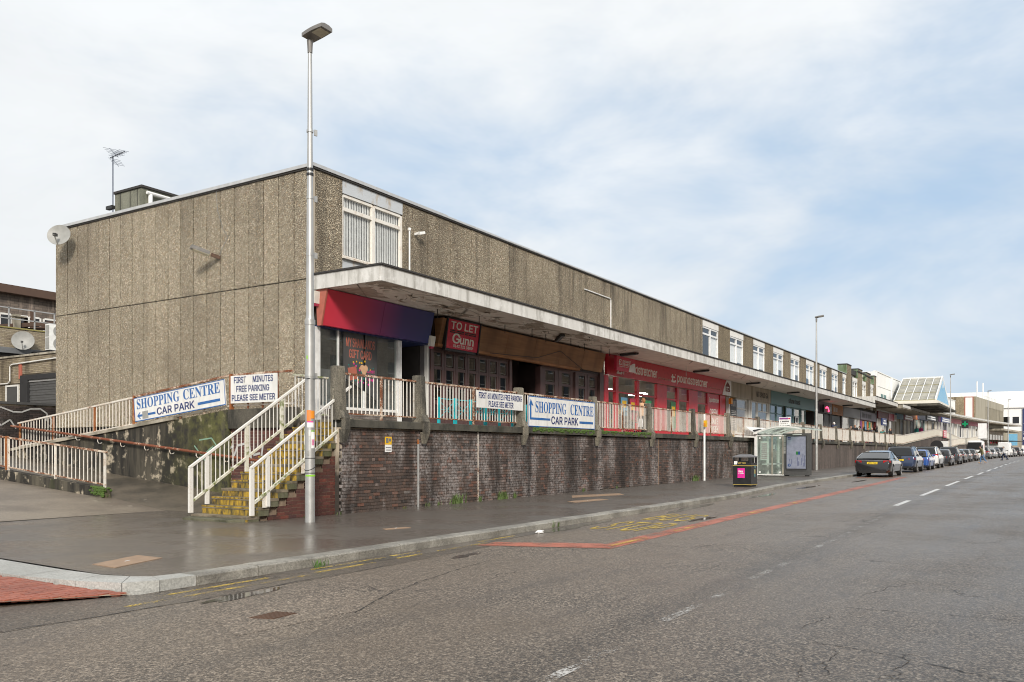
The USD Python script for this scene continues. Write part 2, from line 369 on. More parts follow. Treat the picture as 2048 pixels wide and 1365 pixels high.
def conc(name, base, dark, pale, streak=(2.0, 2.0, 0.25), dl=0.42, dh=0.6, pl=0.6, ph=0.66, moss=0.0, rough=0.8, agg=0.0):
    g = G(); p = g.pos()
    s = g.noise(g.pos(streak), 1.0, 6.0, 0.65)
    s2 = g.noise(p, 3.2, 6.0, 0.7)
    c = g.mix(g.mr(s, dl, dh), base, dark)
    c = g.mix(g.mr(g.m('add', g.m('multiply', s2, 0.6), g.m('multiply', g.noise(g.pos(streak, (0, 0, 0.4)), 1.3, 5.0, 0.7), 0.4)), pl, ph), c, pale)
    if moss: c = g.mix(g.mr(g.noise(g.pos((1.2, 1.2, 0.5)), 1.0, 5.0, 0.65), 0.55, 0.72, 0, moss), c, (0.085, 0.095, 0.03))
    if name == 'algae_concrete': c = g.mix(g.m('multiply', g.mr(g('separate_xyz', vector=p) + '.y', 21.0, 18.6, 0, 0.75), g.mr(s2, 0.36, 0.58)), c, (0.12, 0.12, 0.035))
    h = g.noise(p, 40, 5.0, 0.7)
    if agg:
        e = g.mr(g('separate_xyz', vector=g.vor(p, 60, 'f1', 'color')) + '.x', 0, 1, 0.45, 1.55)
        c = g.mix(agg, c, g.mix(1.0, c, g('combine_xyz', x=e, y=e, z=e) + '.vector', 'multiply'))
    M[name] = g.done(name, base_color=c, roughness=rough, normal=g.bump(h, 0.5, 0.012))
conc('algae_concrete', (0.11, 0.096, 0.07), (0.018, 0.016, 0.013), (0.42, 0.36, 0.27), dl=0.32, dh=0.54, pl=0.545, ph=0.60, moss=0.65)
conc('post_concrete', (0.20, 0.18, 0.14), (0.06, 0.055, 0.045), (0.33, 0.30, 0.23), (3, 3, 0.6), agg=0.7)
conc('coping_concrete', (0.085, 0.078, 0.062), (0.03, 0.03, 0.024), (0.18, 0.165, 0.13), (1.5, 1.5, 1.2), moss=0.5)
conc('beam_concrete', (0.10, 0.09, 0.07), (0.03, 0.028, 0.022), (0.26, 0.23, 0.18), (2, 2, 0.6), agg=0.6)
conc('kerb_granite', (0.30, 0.285, 0.25), (0.17, 0.16, 0.14), (0.42, 0.40, 0.36), (1.2, 1.2, 1.2), agg=0.5, rough=0.55)
conc('kerb_pale', (0.42, 0.42, 0.40), (0.33, 0.33, 0.31), (0.52, 0.51, 0.49), (1.2, 1.2, 1.2), agg=0.35, rough=0.5)
conc('lane_concrete', (0.215, 0.18, 0.14), (0.14, 0.115, 0.09), (0.30, 0.26, 0.21), (0.5, 0.5, 0.5), rough=0.5, agg=0.4)
conc('ramp_concrete', (0.12, 0.10, 0.075), (0.06, 0.052, 0.04), (0.22, 0.19, 0.15), (0.8, 0.8, 0.8), rough=0.4, agg=0.4)
conc('pale_ledge', (0.42, 0.38, 0.31), (0.2, 0.18, 0.14), (0.55, 0.51, 0.43), (1.5, 1.5, 0.5))
conc('white_fascia', (0.64, 0.63, 0.60), (0.27, 0.255, 0.225), (0.70, 0.69, 0.665), (3, 3, 0.5), dl=0.46, dh=0.72, pl=0.5, ph=0.6, rough=0.6)
conc('cream_wall', (0.74, 0.73, 0.70), (0.55, 0.53, 0.49), (0.8, 0.79, 0.77), (1.5, 1.5, 0.2), dl=0.55, dh=0.8, rough=0.7)
conc('white_far_wall', (0.82, 0.82, 0.80), (0.70, 0.70, 0.68), (0.86, 0.86, 0.85), (0.5, 0.5, 0.1), dl=0.55, dh=0.8, rough=0.7)
conc('beige_panel', (0.36, 0.33, 0.26), (0.22, 0.20, 0.155), (0.42, 0.39, 0.31), (1.5, 1.5, 0.12), dl=0.45, dh=0.75)
conc('beige_fascia', (0.42, 0.365, 0.29), (0.30, 0.26, 0.20), (0.48, 0.42, 0.34), (4, 4, 0.3), rough=0.6)
conc('green_render', (0.20, 0.27, 0.18), (0.09, 0.13, 0.06), (0.30, 0.36, 0.27), (3, 3, 0.5), moss=0.5)
conc('yellow_nosing', (0.42, 0.27, 0.03), (0.065, 0.048, 0.024), (0.14, 0.10, 0.045), (9, 9, 3.0), dl=0.42, dh=0.60, pl=0.54, ph=0.62, moss=0.6)
conc('step_tread', (0.24, 0.20, 0.145), (0.12, 0.10, 0.07), (0.34, 0.28, 0.12), (2, 2, 2), moss=0.4, rough=0.6)
conc('step_side', (0.13, 0.125, 0.08), (0.06, 0.06, 0.035), (0.2, 0.19, 0.12), (3, 3, 1), moss=0.7)
conc('window_panel', (0.52, 0.55, 0.58), (0.42, 0.36, 0.29), (0.56, 0.60, 0.63), (2.5, 2.5, 1.2), dl=0.5, dh=0.62, rough=0.5)
conc('plant_room', (0.21, 0.21, 0.165), (0.12, 0.125, 0.095), (0.28, 0.27, 0.22), (2, 2, 0.4), agg=0.5)

def soffit():
    g = G(); p = g.pos()
    n = g.noise(g.pos((0.55, 0.9, 1)), 1.0, 7.0, 0.62, 0.5)
    c = g.mix(g.mr(g.noise(p, 3, 4.0), 0.3, 0.7), (0.66, 0.575, 0.505), (0.78, 0.71, 0.64))
    far = g.mr(g('separate_xyz', vector=p) + '.x', 30, 44, 0.0, 0.16)
    k = g.m('subtract', n, far)
    f = g.mr(k, 0.545, 0.555)
    c = g.mix(f, c, g.mix(g.mr(g.noise(p, 7, 5.0), 0.35, 0.65), (0.34, 0.27, 0.215), (0.50, 0.42, 0.35)))
    c = g.mix(g.mr(g.m('absolute', g.m('subtract', k, 0.548)), 0.0, 0.006, 0.8, 0), c, (0.07, 0.055, 0.045))
    crack = g.m('multiply', g.mr(g.vor(g.pos((0.35, 0.6, 1)), 1.0, 'distance_to_edge'), 0.0, 0.010, 1, 0), g.mr(g.noise(p, 0.5, 3.0), 0.42, 0.55))
    c = g.mix(crack, c, (0.06, 0.05, 0.04))
    M['peeling_soffit'] = g.done('peeling_soffit', base_color=c, roughness=0.85, normal=g.bump(f, 0.7, -0.02))
soffit()

def asphalt(name='asphalt', k=1.0, rb=0.0):
    g = G(); p = g.pos()
    e = g.vor(p, 62, 'f1', 'color'); ex = g('separate_xyz', vector=e)
    big = g.noise(p, 0.35, 5.0, 0.6); mid = g.noise(g.pos((1.2, 3.5, 1)), 1.0, 5.0, 0.65); fine = g.noise(p, 34, 6.0, 0.8); lane = g.noise(g.pos((0.12, 1.1, 1)), 1.0, 4.0, 0.6)
    c = g.ramp(ex + '.x', [(0, (0.040, 0.035, 0.031)), (0.4, (0.142, 0.120, 0.101)), (0.75, (0.255, 0.220, 0.187)), (1, (0.43, 0.385, 0.335))])
    c = g.mix(g.mr(fine, 0.42, 0.51, 0.92, 0), c, (0.024, 0.021, 0.019))
    c = g.mix(g.mr(big, 0.38, 0.66, 0, 0.45), c, (0.175, 0.148, 0.122))
    c = g.mix(g.mr(mid, 0.56, 0.72, 0, 0.5), c, (0.06, 0.054, 0.05))
    c = g.mix(g.mr(lane, 0.52, 0.72, 0, 0.5), c, (0.075, 0.069, 0.066))
    w = g.noise(g.pos((1, 1, 1)), 0.5, 3.0)
    v = g('mapping', vector=g('geometry') + '.position', scale=(0.22, 0.5, 1.0)) + '.vector'
    vn = g('vector_math', math_type='add', vector1=v, vector2=g('vector_math', math_type='scale', vector1=g('noise_texture', vector=p, scale=1.7, detail=5.0) + '.color', scale=0.35) + '.vector') + '.vector'
    crack = g.m('multiply', g.mr(g.vor(vn, 1.0, 'distance_to_edge'), 0.0, 0.005, 1, 0), g.mr(w, 0.52, 0.58))
    c = g.mix(g.m('multiply', crack, 0.8), c, (0.014, 0.012, 0.011))
    seam = g.m('absolute', g.m('subtract', g('separate_xyz', vector=p) + '.y', g.m('add', 3.0, g.m('multiply', g.noise(p, 1.2, 4.0), 0.35))))
    c = g.mix(g.m('multiply', g.mr(seam, 0.05, 0.35, 0.75, 0), g.mr(fine, 0.40, 0.56, 1, 0.1)), c, (0.02, 0.018, 0.016))
    wet = g.mr(g.m('add', big, g.m('multiply', lane, 0.6)), 0.6, 1.05, 0.50, 0.24)
    h = g.m('subtract', g.m('add', g.m('multiply', ex + '.y', 0.6), fine), g.m('multiply', crack, 3.0))
    c = g.mix(1.0, c, (k * 1.06, k * 0.99, k * 0.90), 'multiply')
    M[name] = g.done(name, base_color=c, roughness=g.m('add', wet, rb), specular_ior_level=0.5, normal=g.bump(h, 0.75, 0.014))
asphalt(); asphalt('asphalt_dark', 0.62, -0.05); asphalt('asphalt_pale', 1.16, 0.02)
def pavement_mat():
    g = G(); p = g.pos()
    e = g.vor(p, 120, 'f1', 'color'); ex = g('separate_xyz', vector=e)
    big = g.noise(p, 0.4, 5.0, 0.6); fine = g.noise(p, 60, 4.0, 0.7)
    c = g.ramp(ex + '.x', [(0, (0.036, 0.031, 0.027)), (0.6, (0.092, 0.079, 0.068)), (1, (0.20, 0.175, 0.15))])
    c = g.mix(g.mr(big, 0.35, 0.7, 0, 0.5), c, (0.10, 0.082, 0.068))
    gum = g.m('multiply', g.mr(g.vor(p, 2.6, 'f1'), 0.030, 0.042, 1, 0), g.mr(g('separate_xyz', vector=g.vor(p, 2.6, 'f1', 'color')) + '.z', 0.45, 0.5))
    c = g.mix(g.m('multiply', gum, 0.9), c, (0.32, 0.30, 0.27))
    wet = g.mr(g.noise(g.pos((0.8, 0.8, 1)), 0.7, 4.0, 0.6), 0.40, 0.62, 0.42, 0.14)
    near = g.mr(g('separate_xyz', vector=p) + '.x', 14.0, 30.0, 0.0, 0.18)
    M['wet_pavement'] = g.done('wet_pavement', base_color=c, roughness=g.m('add', wet, near), specular_ior_level=0.5, normal=g.bump(g.m('add', fine, g.m('multiply', ex + '.y', 0.4)), 0.25, 0.006))
pavement_mat()
def worn(name, col, keep=0.5):
    """Worn road paint: the asphalt shows through."""
    g = G(); p = g.pos()
    n = g.m('add', g.m('multiply', g.noise(p, 38, 5.0, 0.75), 0.6), g.m('multiply', g.noise(p, 2.2, 4.0, 0.6), 0.4))
    f = g.mr(n, 0.66 - 0.32 * keep, 0.72 - 0.32 * keep, 1, 0)
    f = g.mr(n, 0.34 + 0.30 * (1 - keep), 0.40 + 0.30 * (1 - keep))
    pr = g('principled_bsdf', base_color=col, roughness=0.5)
    tr = g('transparent_bsdf')
    mx = g('mix_closure', fac=f, closure1=tr + '.BSDF', closure2=pr + '.BSDF')
    M[name] = usdkit.material(stage, '/World/Looks/' + name, g.n, g.l, surface=mx[1:] + '.closure')
worn('worn_white_line', (0.58, 0.56, 0.53), 0.35)
worn('white_line', (0.62, 0.61, 0.59), 0.85)
worn('yellow_line', (0.58, 0.40, 0.06), 0.50)
worn('yellow_letters', (0.52, 0.37, 0.06), 0.66)
worn('red_strip', (0.42, 0.135, 0.085), 0.66)

def glass(name, tint=(0.9, 0.95, 0.93), refl=(1, 1, 1), ior=1.5, rough=0.01, dust=0.0):
    g = G()
    fr = g('fresnel', IOR=ior)
    f = g.m('multiply', fr + '.fac', g.m('subtract', 1.0, g('geometry') + '.backfacing'))
    tr = g('transparent_bsdf', color=tint); gl = g('glossy_bsdf', color=refl, roughness=rough)
    mx = g('mix_closure', fac=f, closure1=tr + '.BSDF', closure2=gl + '.BSDF') + '.closure'
    if dust:
        df = g('diffuse_bsdf', color=(0.5, 0.5, 0.47))
        n = g.mr(g.noise(g.pos((1, 1, 1)), 2.5, 6.0, 0.7), 0.4, 0.8, dust * 0.3, dust)
        mx = g('mix_closure', fac=n, closure1=mx, closure2=df + '.BSDF') + '.closure'
    M[name] = usdkit.material(stage, '/World/Looks/' + name, g.n, g.l, surface=mx[1:])
glass('shop_glass', (0.97, 0.98, 0.98), ior=1.8)
glass('window_glass', (0.98, 0.985, 0.985), ior=1.6)
glass('shelter_glass', (0.86, 0.93, 0.90), ior=1.5, dust=0.25)
glass('dusty_glass', (0.9, 0.93, 0.92), ior=1.8, dust=0.08)
glass('car_glass', (0.10, 0.115, 0.12), ior=1.65)
def paint(name, col, rough=0.22, coat=1.0, metal=0.0, dirt=0.05):
    g = G(); p = g.pos(obj=True)
    n = g.noise(p, 2.2, 4.0, 0.65)
    c = g.mix(g.mr(n, 0.45, 0.8, 0, dirt), col, (0.16, 0.14, 0.12))
    M[name] = g.done(name, base_color=c, roughness=rough, metallic=metal, coat_weight=coat, coat_roughness=0.06); return M[name]
paint('black_car', (0.012, 0.012, 0.014)); paint('navy_car', (0.035, 0.055, 0.115), metal=0.3); paint('blue_car', (0.03, 0.10, 0.36), metal=0.2)
paint('white_car', (0.74, 0.74, 0.74)); paint('charcoal_car', (0.05, 0.052, 0.056), metal=0.3); paint('silver_car', (0.42, 0.43, 0.44), metal=0.6)
paint('grey_car', (0.13, 0.135, 0.14), metal=0.4)
def emis(name, col, strength):
    g = G(); g.n['e'] = ('emission', {'color': col, 'strength': strength})
    M[name] = usdkit.material(stage, '/World/Looks/' + name, g.n, g.l, surface='e.emission')
emis('lit_tube', (1.0, 0.97, 0.9), 7.0); emis('green_cross_light', (0.03, 0.4, 0.16), 0.35); emis('red_sign_light', (1.0, 0.05, 0.12), 2.2)
def gradient_sign():
    g = G(); s = g('separate_xyz', vector=g('geometry') + '.position')
    c = g.ramp(g.mr(s + '.x', 16.4, 21.4), [(0, (0.66, 0.04, 0.07)), (0.2, (0.60, 0.045, 0.09)), (0.45, (0.27, 0.045, 0.17)), (0.65, (0.07, 0.045, 0.19)), (1, (0.025, 0.05, 0.19))])
    M['gradient_sign'] = g.done('gradient_sign', base_color=c, roughness=0.38, normal=g.bump(g.noise(g.pos(), 3, 3.0), 0.05, 0.02))
gradient_sign()
def wood(name, a, b):
    g = G(); p = g.pos((0.6, 0.6, 7.0))
    n = g.noise(p, 1.4, 6.0, 0.65, 0.6); k = g.noise(g.pos((1.2, 1, 0.2)), 1.0, 4.0, 0.6)
    c = g.mix(g.mr(n, 0.35, 0.65), a, b); c = g.mix(g.mr(k, 0.45, 0.7, 0, 0.6), c, tuple(x * 0.4 for x in a))
    M[name] = g.done(name, base_color=c, roughness=0.6, normal=g.bump(n, 0.2, 0.01))
wood('bare_plywood', (0.26, 0.125, 0.055), (0.36, 0.185, 0.085)); wood('orange_wood', (0.36, 0.15, 0.055), (0.46, 0.21, 0.085))
for args in [
    ('galvanised', (0.46, 0.46, 0.45), 0.42, 0.55, 0.12, 3.0), ('lamp_grey', (0.20, 0.19, 0.18), 0.5, 0.2), ('lamp_lens', (0.55, 0.52, 0.40), 0.2),
    ('dark_steel', (0.035, 0.036, 0.038), 0.5, 0.3), ('black_plastic', (0.016, 0.016, 0.017), 0.45), ('rubber', (0.018, 0.018, 0.018), 0.85),
    ('alloy', (0.45, 0.45, 0.46), 0.35, 0.8), ('plate_yellow', (0.80, 0.58, 0.03), 0.5), ('red_lens', (0.42, 0.012, 0.015), 0.15), ('chrome', (0.7, 0.7, 0.7), 0.12, 1.0),
    ('white_pvc', (0.78, 0.78, 0.77), 0.35), ('white_plastic', (0.76, 0.76, 0.74), 0.4), ('sign_white', (0.80, 0.80, 0.79), 0.4), ('sign_blue', (0.022, 0.12, 0.36), 0.4),
    ('sign_navy', (0.025, 0.04, 0.14), 0.4), ('ink_black', (0.02, 0.02, 0.022), 0.5), ('to_let_red', (0.58, 0.03, 0.07), 0.35), ('shop_red', (0.52, 0.025, 0.04), 0.38),
    ('shop_red_deep', (0.36, 0.018, 0.03), 0.4), ('letter_white', (0.80, 0.77, 0.71), 0.45), ('faded_letter', (0.58, 0.30, 0.27), 0.5), ('pub_brown', (0.095, 0.05, 0.047), 0.45),
    ('pub_dark', (0.028, 0.018, 0.017), 0.5), ('turquoise', (0.02, 0.46, 0.52), 0.4), ('grey_door', (0.20, 0.19, 0.19), 0.5), ('teal_sign', (0.12, 0.26, 0.275), 0.45),
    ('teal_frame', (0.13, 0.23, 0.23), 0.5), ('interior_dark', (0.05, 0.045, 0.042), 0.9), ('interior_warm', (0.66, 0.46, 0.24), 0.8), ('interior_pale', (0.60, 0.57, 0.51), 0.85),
    ('blind_cream', (0.80, 0.80, 0.78), 0.7), ('alarm_white', (0.70, 0.68, 0.62), 0.5), ('yellow_box', (0.75, 0.45, 0.02), 0.5), ('orange_box', (0.72, 0.25, 0.02), 0.5),
    ('pink_notice', (0.78, 0.03, 0.34), 0.5), ('screen_grey', (0.26, 0.28, 0.36), 0.15), ('ad_green', (0.03, 0.17, 0.05), 0.4), ('ad_blue', (0.02, 0.07, 0.22), 0.4),
    ('sky_blue_panel', (0.14, 0.42, 0.66), 0.35), ('maroon', (0.16, 0.025, 0.025), 0.5), ('pink_fascia', (0.62, 0.16, 0.20), 0.5), ('rose', (0.42, 0.04, 0.09), 0.5),
    ('purple', (0.24, 0.06, 0.24), 0.5), ('lilac_grey', (0.20, 0.18, 0.22), 0.5), ('orange_paint', (0.62, 0.20, 0.05), 0.5), ('green_paint', (0.06, 0.36, 0.14), 0.5),
    ('light_blue', (0.16, 0.40, 0.58), 0.5), ('skin', (0.50, 0.30, 0.22), 0.55), ('hair_dark', (0.025, 0.02, 0.018), 0.7), ('hair_grey', (0.42, 0.40, 0.38), 0.7), ('hair_white', (0.70, 0.69, 0.67), 0.7),
    ('hair_ginger', (0.30, 0.13, 0.05), 0.7), ('cloth_black', (0.016, 0.016, 0.018), 0.85), ('cloth_navy', (0.025, 0.035, 0.075), 0.85), ('cloth_teal', (0.03, 0.20, 0.19), 0.85),
    ('cloth_olive', (0.16, 0.15, 0.075), 0.85), ('cloth_jeans', (0.10, 0.19, 0.34), 0.85), ('cloth_pale', (0.55, 0.56, 0.58), 0.85), ('cloth_pink', (0.55, 0.06, 0.22), 0.85),
    ('cloth_peach', (0.58, 0.36, 0.22), 0.85), ('cloth_grey', (0.16, 0.16, 0.17), 0.85), ('shoe_tan', (0.42, 0.28, 0.18), 0.7), ('carrier_bag', (0.72, 0.72, 0.72), 0.5), ('aqua', (0.03, 0.42, 0.36), 0.5),
    ('dish_grey', (0.30, 0.30, 0.285), 0.5), ('aerial_grey', (0.16, 0.18, 0.22), 0.4, 0.6), ('lead_flashing', (0.46, 0.47, 0.48), 0.5, 0.1), ('roof_edge_dark', (0.035, 0.032, 0.03), 0.7),
    ('roof_felt', (0.10, 0.10, 0.10), 0.9), ('cover_tan', (0.30, 0.20, 0.13), 0.6), ('cover_rust', (0.10, 0.055, 0.035), 0.6), ('terracotta_trim', (0.42, 0.13, 0.09), 0.6),
    ('moss_green', (0.06, 0.105, 0.018), 0.95), ('weed_leaf', (0.085, 0.13, 0.035), 0.7), ('dry_leaf', (0.28, 0.22, 0.06), 0.8), ('shutter_grey', (0.12, 0.12, 0.12), 0.55, 0.3),
    ('shutter_frame', (0.03, 0.03, 0.032), 0.6), ('steel_rail', (0.42, 0.42, 0.42), 0.5, 0.4), ('grey_gutter', (0.14, 0.145, 0.15), 0.6), ('board_grey', (0.075, 0.075, 0.075), 0.6),
    ('rust_brown_wood', (0.085, 0.05, 0.035), 0.8), ('sticker_orange', (0.75, 0.22, 0.05), 0.5), ('sticker_green', (0.25, 0.55, 0.04), 0.5), ('concrete_base', (0.30, 0.29, 0.27), 0.7),
    ('earth', (0.10, 0.085, 0.065), 0.95), ('bare_white', (0.80, 0.80, 0.80), 0.5), ('chalk_white', (0.55, 0.55, 0.55), 0.8), ('graffiti_pale', (0.42, 0.42, 0.41), 0.7), ('graffiti_green', (0.20, 0.33, 0.24), 0.7),
    ('bin_black', (0.022, 0.022, 0.023), 0.35), ('bin_gold', (0.55, 0.40, 0.10), 0.4), ('tile_deck', (0.30, 0.28, 0.25), 0.6), ('poly_sheet', (0.30, 0.285, 0.235), 0.4, 0.0, 0.35, 1.5), ('mossy_poly', (0.26, 0.23, 0.08), 0.8),
    ('grass_green', (0.08, 0.17, 0.03), 0.8)]:
    plain(*args)
for n, c in (('grimy_white', (0.72, 0.71, 0.68)), ('grimy_sign', (0.74, 0.74, 0.72)), ('banner_white', (0.82, 0.82, 0.82))):
    plain(n, c, 0.45, 0.0, 0.06, 3.0, 0.0, 0.5, False, 0.28, (0.30, 0.26, 0.21))
def water():
    g = G()
    M['puddle_water'] = g.done('puddle_water', base_color=(0.03, 0.027, 0.024), roughness=0.06, specular_ior_level=0.6, normal=g.bump(g.noise(g.pos(), 9, 2.0), 0.03, 0.01))
water()

# ------------------------------------------------------------------ ground, road, pavement
YW, YF, XC, DECK = 13.52, 16.5, 16.29, 2.36
def along(y_of, xs): return [(x, float(y_of(x))) for x in xs]
XS = list(np.arange(-40, 101, 20.0)) + list(np.arange(110, 430, 12.0))
def strip(name, ya, yb, z, mat, xs=XS, **kw):
    poly = [(x, ya + float(bend(x))) for x in xs] + [(x, yb + float(bend(x))) for x in reversed(xs)]
    return add(name, sheet(poly, z, gz), M[mat], kind='structure', **kw)
add('ground', sheet([(-900, -900), (1600, -900), (1600, 900), (-900, 900)], -0.45, gz), M['earth'], kind='structure', label='bare earth under and around the street', cat='ground')
def KERB(x): return float(np.interp(x, [-40, 27, 36, 42.3], [8.42, 8.42, 9.05, 9.12]))
xs_road = sorted(set(XS + [27, 36, 42.3]))
road_poly = [(x, -4.0 + float(bend(x))) for x in xs_road] + [(x, KERB(x) + 0.02 + float(bend(x))) for x in reversed(xs_road)]
add('road', sheet(road_poly, 0.0, gz), M['asphalt'], kind='structure', label='worn wet asphalt road with faded markings', cat='road')
strip('far_pavement', -14.5, -4.0, 0.12, 'wet_pavement', label='pavement across the road', cat='pavement')

# side street with red pavers at the left edge
add('side_street', sheet([(-40, 8.44), (5.62, 8.44), (5.43, 9.23), (5.24, 10.47), (5.2, 18.05), (-40, 18.05)], -0.012, gz), M['asphalt'], kind='structure', label='asphalt mouth of the side street', cat='road')
PVZ = lambda y: 0.075 * np.clip((np.asarray(y, float) - 8.5) / 1.6, 0, 1)
pv = thing('paver_crossing', 'red block pavers at the mouth of the side street', 'paving', None, 'structure')
add('bedding', sheet([(4.4, 9.12), (5.64, 8.45), (5.45, 9.2), (5.33, 10.1), (5.28, 11.2), (5.28, 12.3), (2.3, 12.3), (2.3, 10.2)], 0.018, lambda x, y: gz(x) + PVZ(y)), M['stair_mortar'], pv)
pav_area = Polygon([(4.45, 9.12), (5.64, 8.47), (5.44, 9.2), (5.32, 10.1), (5.27, 11.2), (5.27, 12.2), (2.4, 12.2), (2.4, 10.2)])
rest = []
cnt = 0
cands = []
for j in range(38):
    for i in range(18):
        x0, y0 = 2.3 + i * 0.205 + (0.1 if j % 2 else 0), 8.42 + j * 0.103
        r = shapely.box(x0, y0, x0 + 0.195, y0 + 0.093).intersection(pav_area)
        if r.area > 0.004 and r.geom_type == 'Polygon': cands.append((x0 - 0.5 * y0, r))
cands.sort(key=lambda c: -c[0])
for k, (_, r) in enumerate(cands):
    dz = RNG.uniform(-0.002, 0.002)
    m = slab(r, 0.004, 0.032 + dz, lambda x, y: gz(x) + PVZ(y))
    if k < 250: add('paver', m, M['red_paver'], pv, vary=True)
    else: rest.append(m)
if rest: add('pavers_beyond', rest, M['red_paver'], pv, vary=True, kind='stuff')

# pavement with its rounded corner
corner = [(5.98, 8.70), (6.02, 9.0), (5.92, 9.5), (5.98, 10.4), (6.06, 11.7), (6.2, 14.0), (6.4, 18.05)]
pav = [(x, KERB(x) + 0.30 + float(bend(x))) for x in xs_road if x > 6] 
pav = [(6.4, 8.70)] + pav + [(x, 13.60 + float(bend(x))) for x in reversed(xs_road) if x > 15] + [(14.3, 13.60), (11.9, 13.68), (11.69, 13.68), (11.69, 15.45), (12.95, 15.45), (12.95, 18.05)] + corner[::-1]
add('pavement', sheet(pav, 0.122, gz), M['wet_pavement'], kind='structure', label='dark wet tarmac pavement below the brick retaining wall', cat='pavement')

kb = thing('kerb', 'stone kerb along the pavement edge', 'kerb', None, 'structure')
def kerbstone(xa, xb, ya, yb, h, mat='kerb_granite', gap=0.006):
    j = RNG.uniform(-0.004, 0.004)
    zt = h + j
    c = 0.02
    A = [(xa + gap, ya), (xb - gap, yb), (xb - gap, yb + 0.30), (xa + gap, ya + 0.30)]
    z = lambda q, dz: (q[0], q[1], float(gz(q[0])) + dz)
    lo = hexa([z(q, -0.2) for q in A], [z(q, zt - c) for q in A])
    B = [(A[0][0], A[0][1] + c), (A[1][0], A[1][1] + c), A[2], A[3]]
    up = hexa([z(q, zt - c) for q in A], [z(q, zt) for q in B])
    return add('kerbstone', [lo, up], M[mat], kb)
xk = 6.45
while xk < 44:
    ln = 0.93 if xk < 40 else 1.2
    h = float(np.interp(xk, [0, 6.3, 7.6, 36, 40.5, 42.4, 60], [0.125, 0.125, 0.128, 0.13, 0.125, 0.122, 0.125]))
    kerbstone(xk, xk + ln, KERB(xk), KERB(xk + ln), h)
    xk += ln
seg = []
for a, b in zip(np.arange(xk, 400, 8.0), np.arange(xk + 8, 408, 8.0)):
    q = [(a, KERB(a) + float(bend(a))), (b, KERB(b) + float(bend(b)))]
    seg.append(hexa([(q[0][0], q[0][1], gz(a) - .2), (q[1][0], q[1][1], gz(b) - .2), (q[1][0], q[1][1] + .3, gz(b) - .2), (q[0][0], q[0][1] + .3, gz(a) - .2)],
                    [(q[0][0], q[0][1], gz(a) + .12), (q[1][0], q[1][1], gz(b) + .12), (q[1][0], q[1][1] + .3, gz(b) + .126), (q[0][0], q[0][1] + .3, gz(a) + .126)]))
add('kerb_run', seg, M['kerb_granite'], kb)
inner = [(6.45, 8.72), (6.12, 8.78), (5.98, 9.0), (5.88, 9.4), (5.88, 10.2), (5.94, 11.2), (6.02, 12.4), (6.1, 14.0), (6.3, 18.05)]
outer = [(6.45, 8.42), (5.98, 8.44), (5.63, 8.62), (5.44, 9.2), (5.32, 10.1), (5.27, 11.2), (5.3, 12.4), (5.36, 14.0), (5.5, 18.05)]
for k in range(len(inner) - 1):
    a, b, c, d = outer[k], outer[k + 1], inner[k + 1], inner[k]
    q = [a, b, c, d] if Polygon([a, b, c, d]).exterior.is_ccw else [d, c, b, a]
    pl = Polygon(q).buffer(-0.004)
    zt = 0.082 + .001 * k
    add('kerbstone', slab(pl, -0.1, zt + 0.045, gz), M['kerb_pale'], kb)

# road markings
def mark(name, poly, mat, label, catn='road marking', z=0.004, group=None, **kw):
    return add(name, sheet(poly, z, gz), M[mat], label=label, cat=catn, group=group, **kw)
def quad(xa, xb, ya, yb, sh=0.0): return [(xa, ya + float(bend(xa))), (xb, ya + sh + float(bend(xb))), (xb, yb + sh + float(bend(xb))), (xa, yb + float(bend(xa)))]
for a, b, tag_ in ((3.7, 7.1, 'nearest the camera'), (7.4, 9.2, 'second from the camera'), (9.5, 12.4, 'third from the camera, below the red strip')):
    y = 2.78 + 0.022 * a
    mark('centre_line_dash', quad(a, b, y, y + 0.10), 'worn_white_line', 'almost worn away white centre line dash ' + tag_, group='worn centre line dashes')
mark('centre_line_dash', quad(13.2, 21.5, 3.04, 3.14, 0.12), 'worn_white_line', 'long worn white centre line along a crack in the road', group='worn centre line dashes')
dx = [(25.6, 28.4), (31.5, 37.0), (40.0, 46.2), (49.5, 55.2), (58.2, 63.6), (66.5, 72.0), (75, 80.5), (83.5, 89), (92, 97.5)] + [(101 + 9 * k, 106.5 + 9 * k) for k in range(9)]
nth = ['', 'second', 'third', 'fourth', 'fifth', 'sixth', 'seventh', 'eighth', 'ninth', 'tenth', 'eleventh', 'twelfth', 'thirteenth', 'fourteenth', 'fifteenth', 'sixteenth', 'seventeenth', 'eighteenth', 'nineteenth']
for k, (a, b) in enumerate(dx):
    y = 3.42 - max(0, a - 45) * 0.008
    mark('centre_line_dash', quad(a, b, y, y + 0.15), 'white_line', 'bright white centre line dash, %s of the fresh dashes from the camera' % nth[k] if k else 'short bright white dash where the fresh centre line begins', group='fresh white centre line dashes' if k else None)
mark('bus_bay_strip', quad(12.3, 51.0, 5.86, 6.22, 0.5), 'red_strip', 'long faded red strip bounding the bus stop bay')
mark('bus_bay_strip', [(11.55, 7.95), (12.15, 7.95), (12.9, 6.28), (12.32, 5.86)], 'red_strip', 'faded red end bar of the bus bay near the kerb', z=0.008)
mark('bus_bay_strip', [(49.0, 8.7), (49.7, 8.7), (51.2, 6.8), (50.9, 6.36)], 'red_strip', 'red end bar of the bus bay behind the black saloon', z=0.008)
yl = thing('yellow_edge_line', 'broken yellow dashes inside the red bus bay strip', 'road marking')
for a in (12.6, 15.5, 20.5, 24.5):
    add('yellow_dash', sheet(quad(a, a + 1.5, 5.96 + (a - 12) * .0125, 6.06 + (a - 12) * .0125), 0.012, gz), M['yellow_line'], yl)
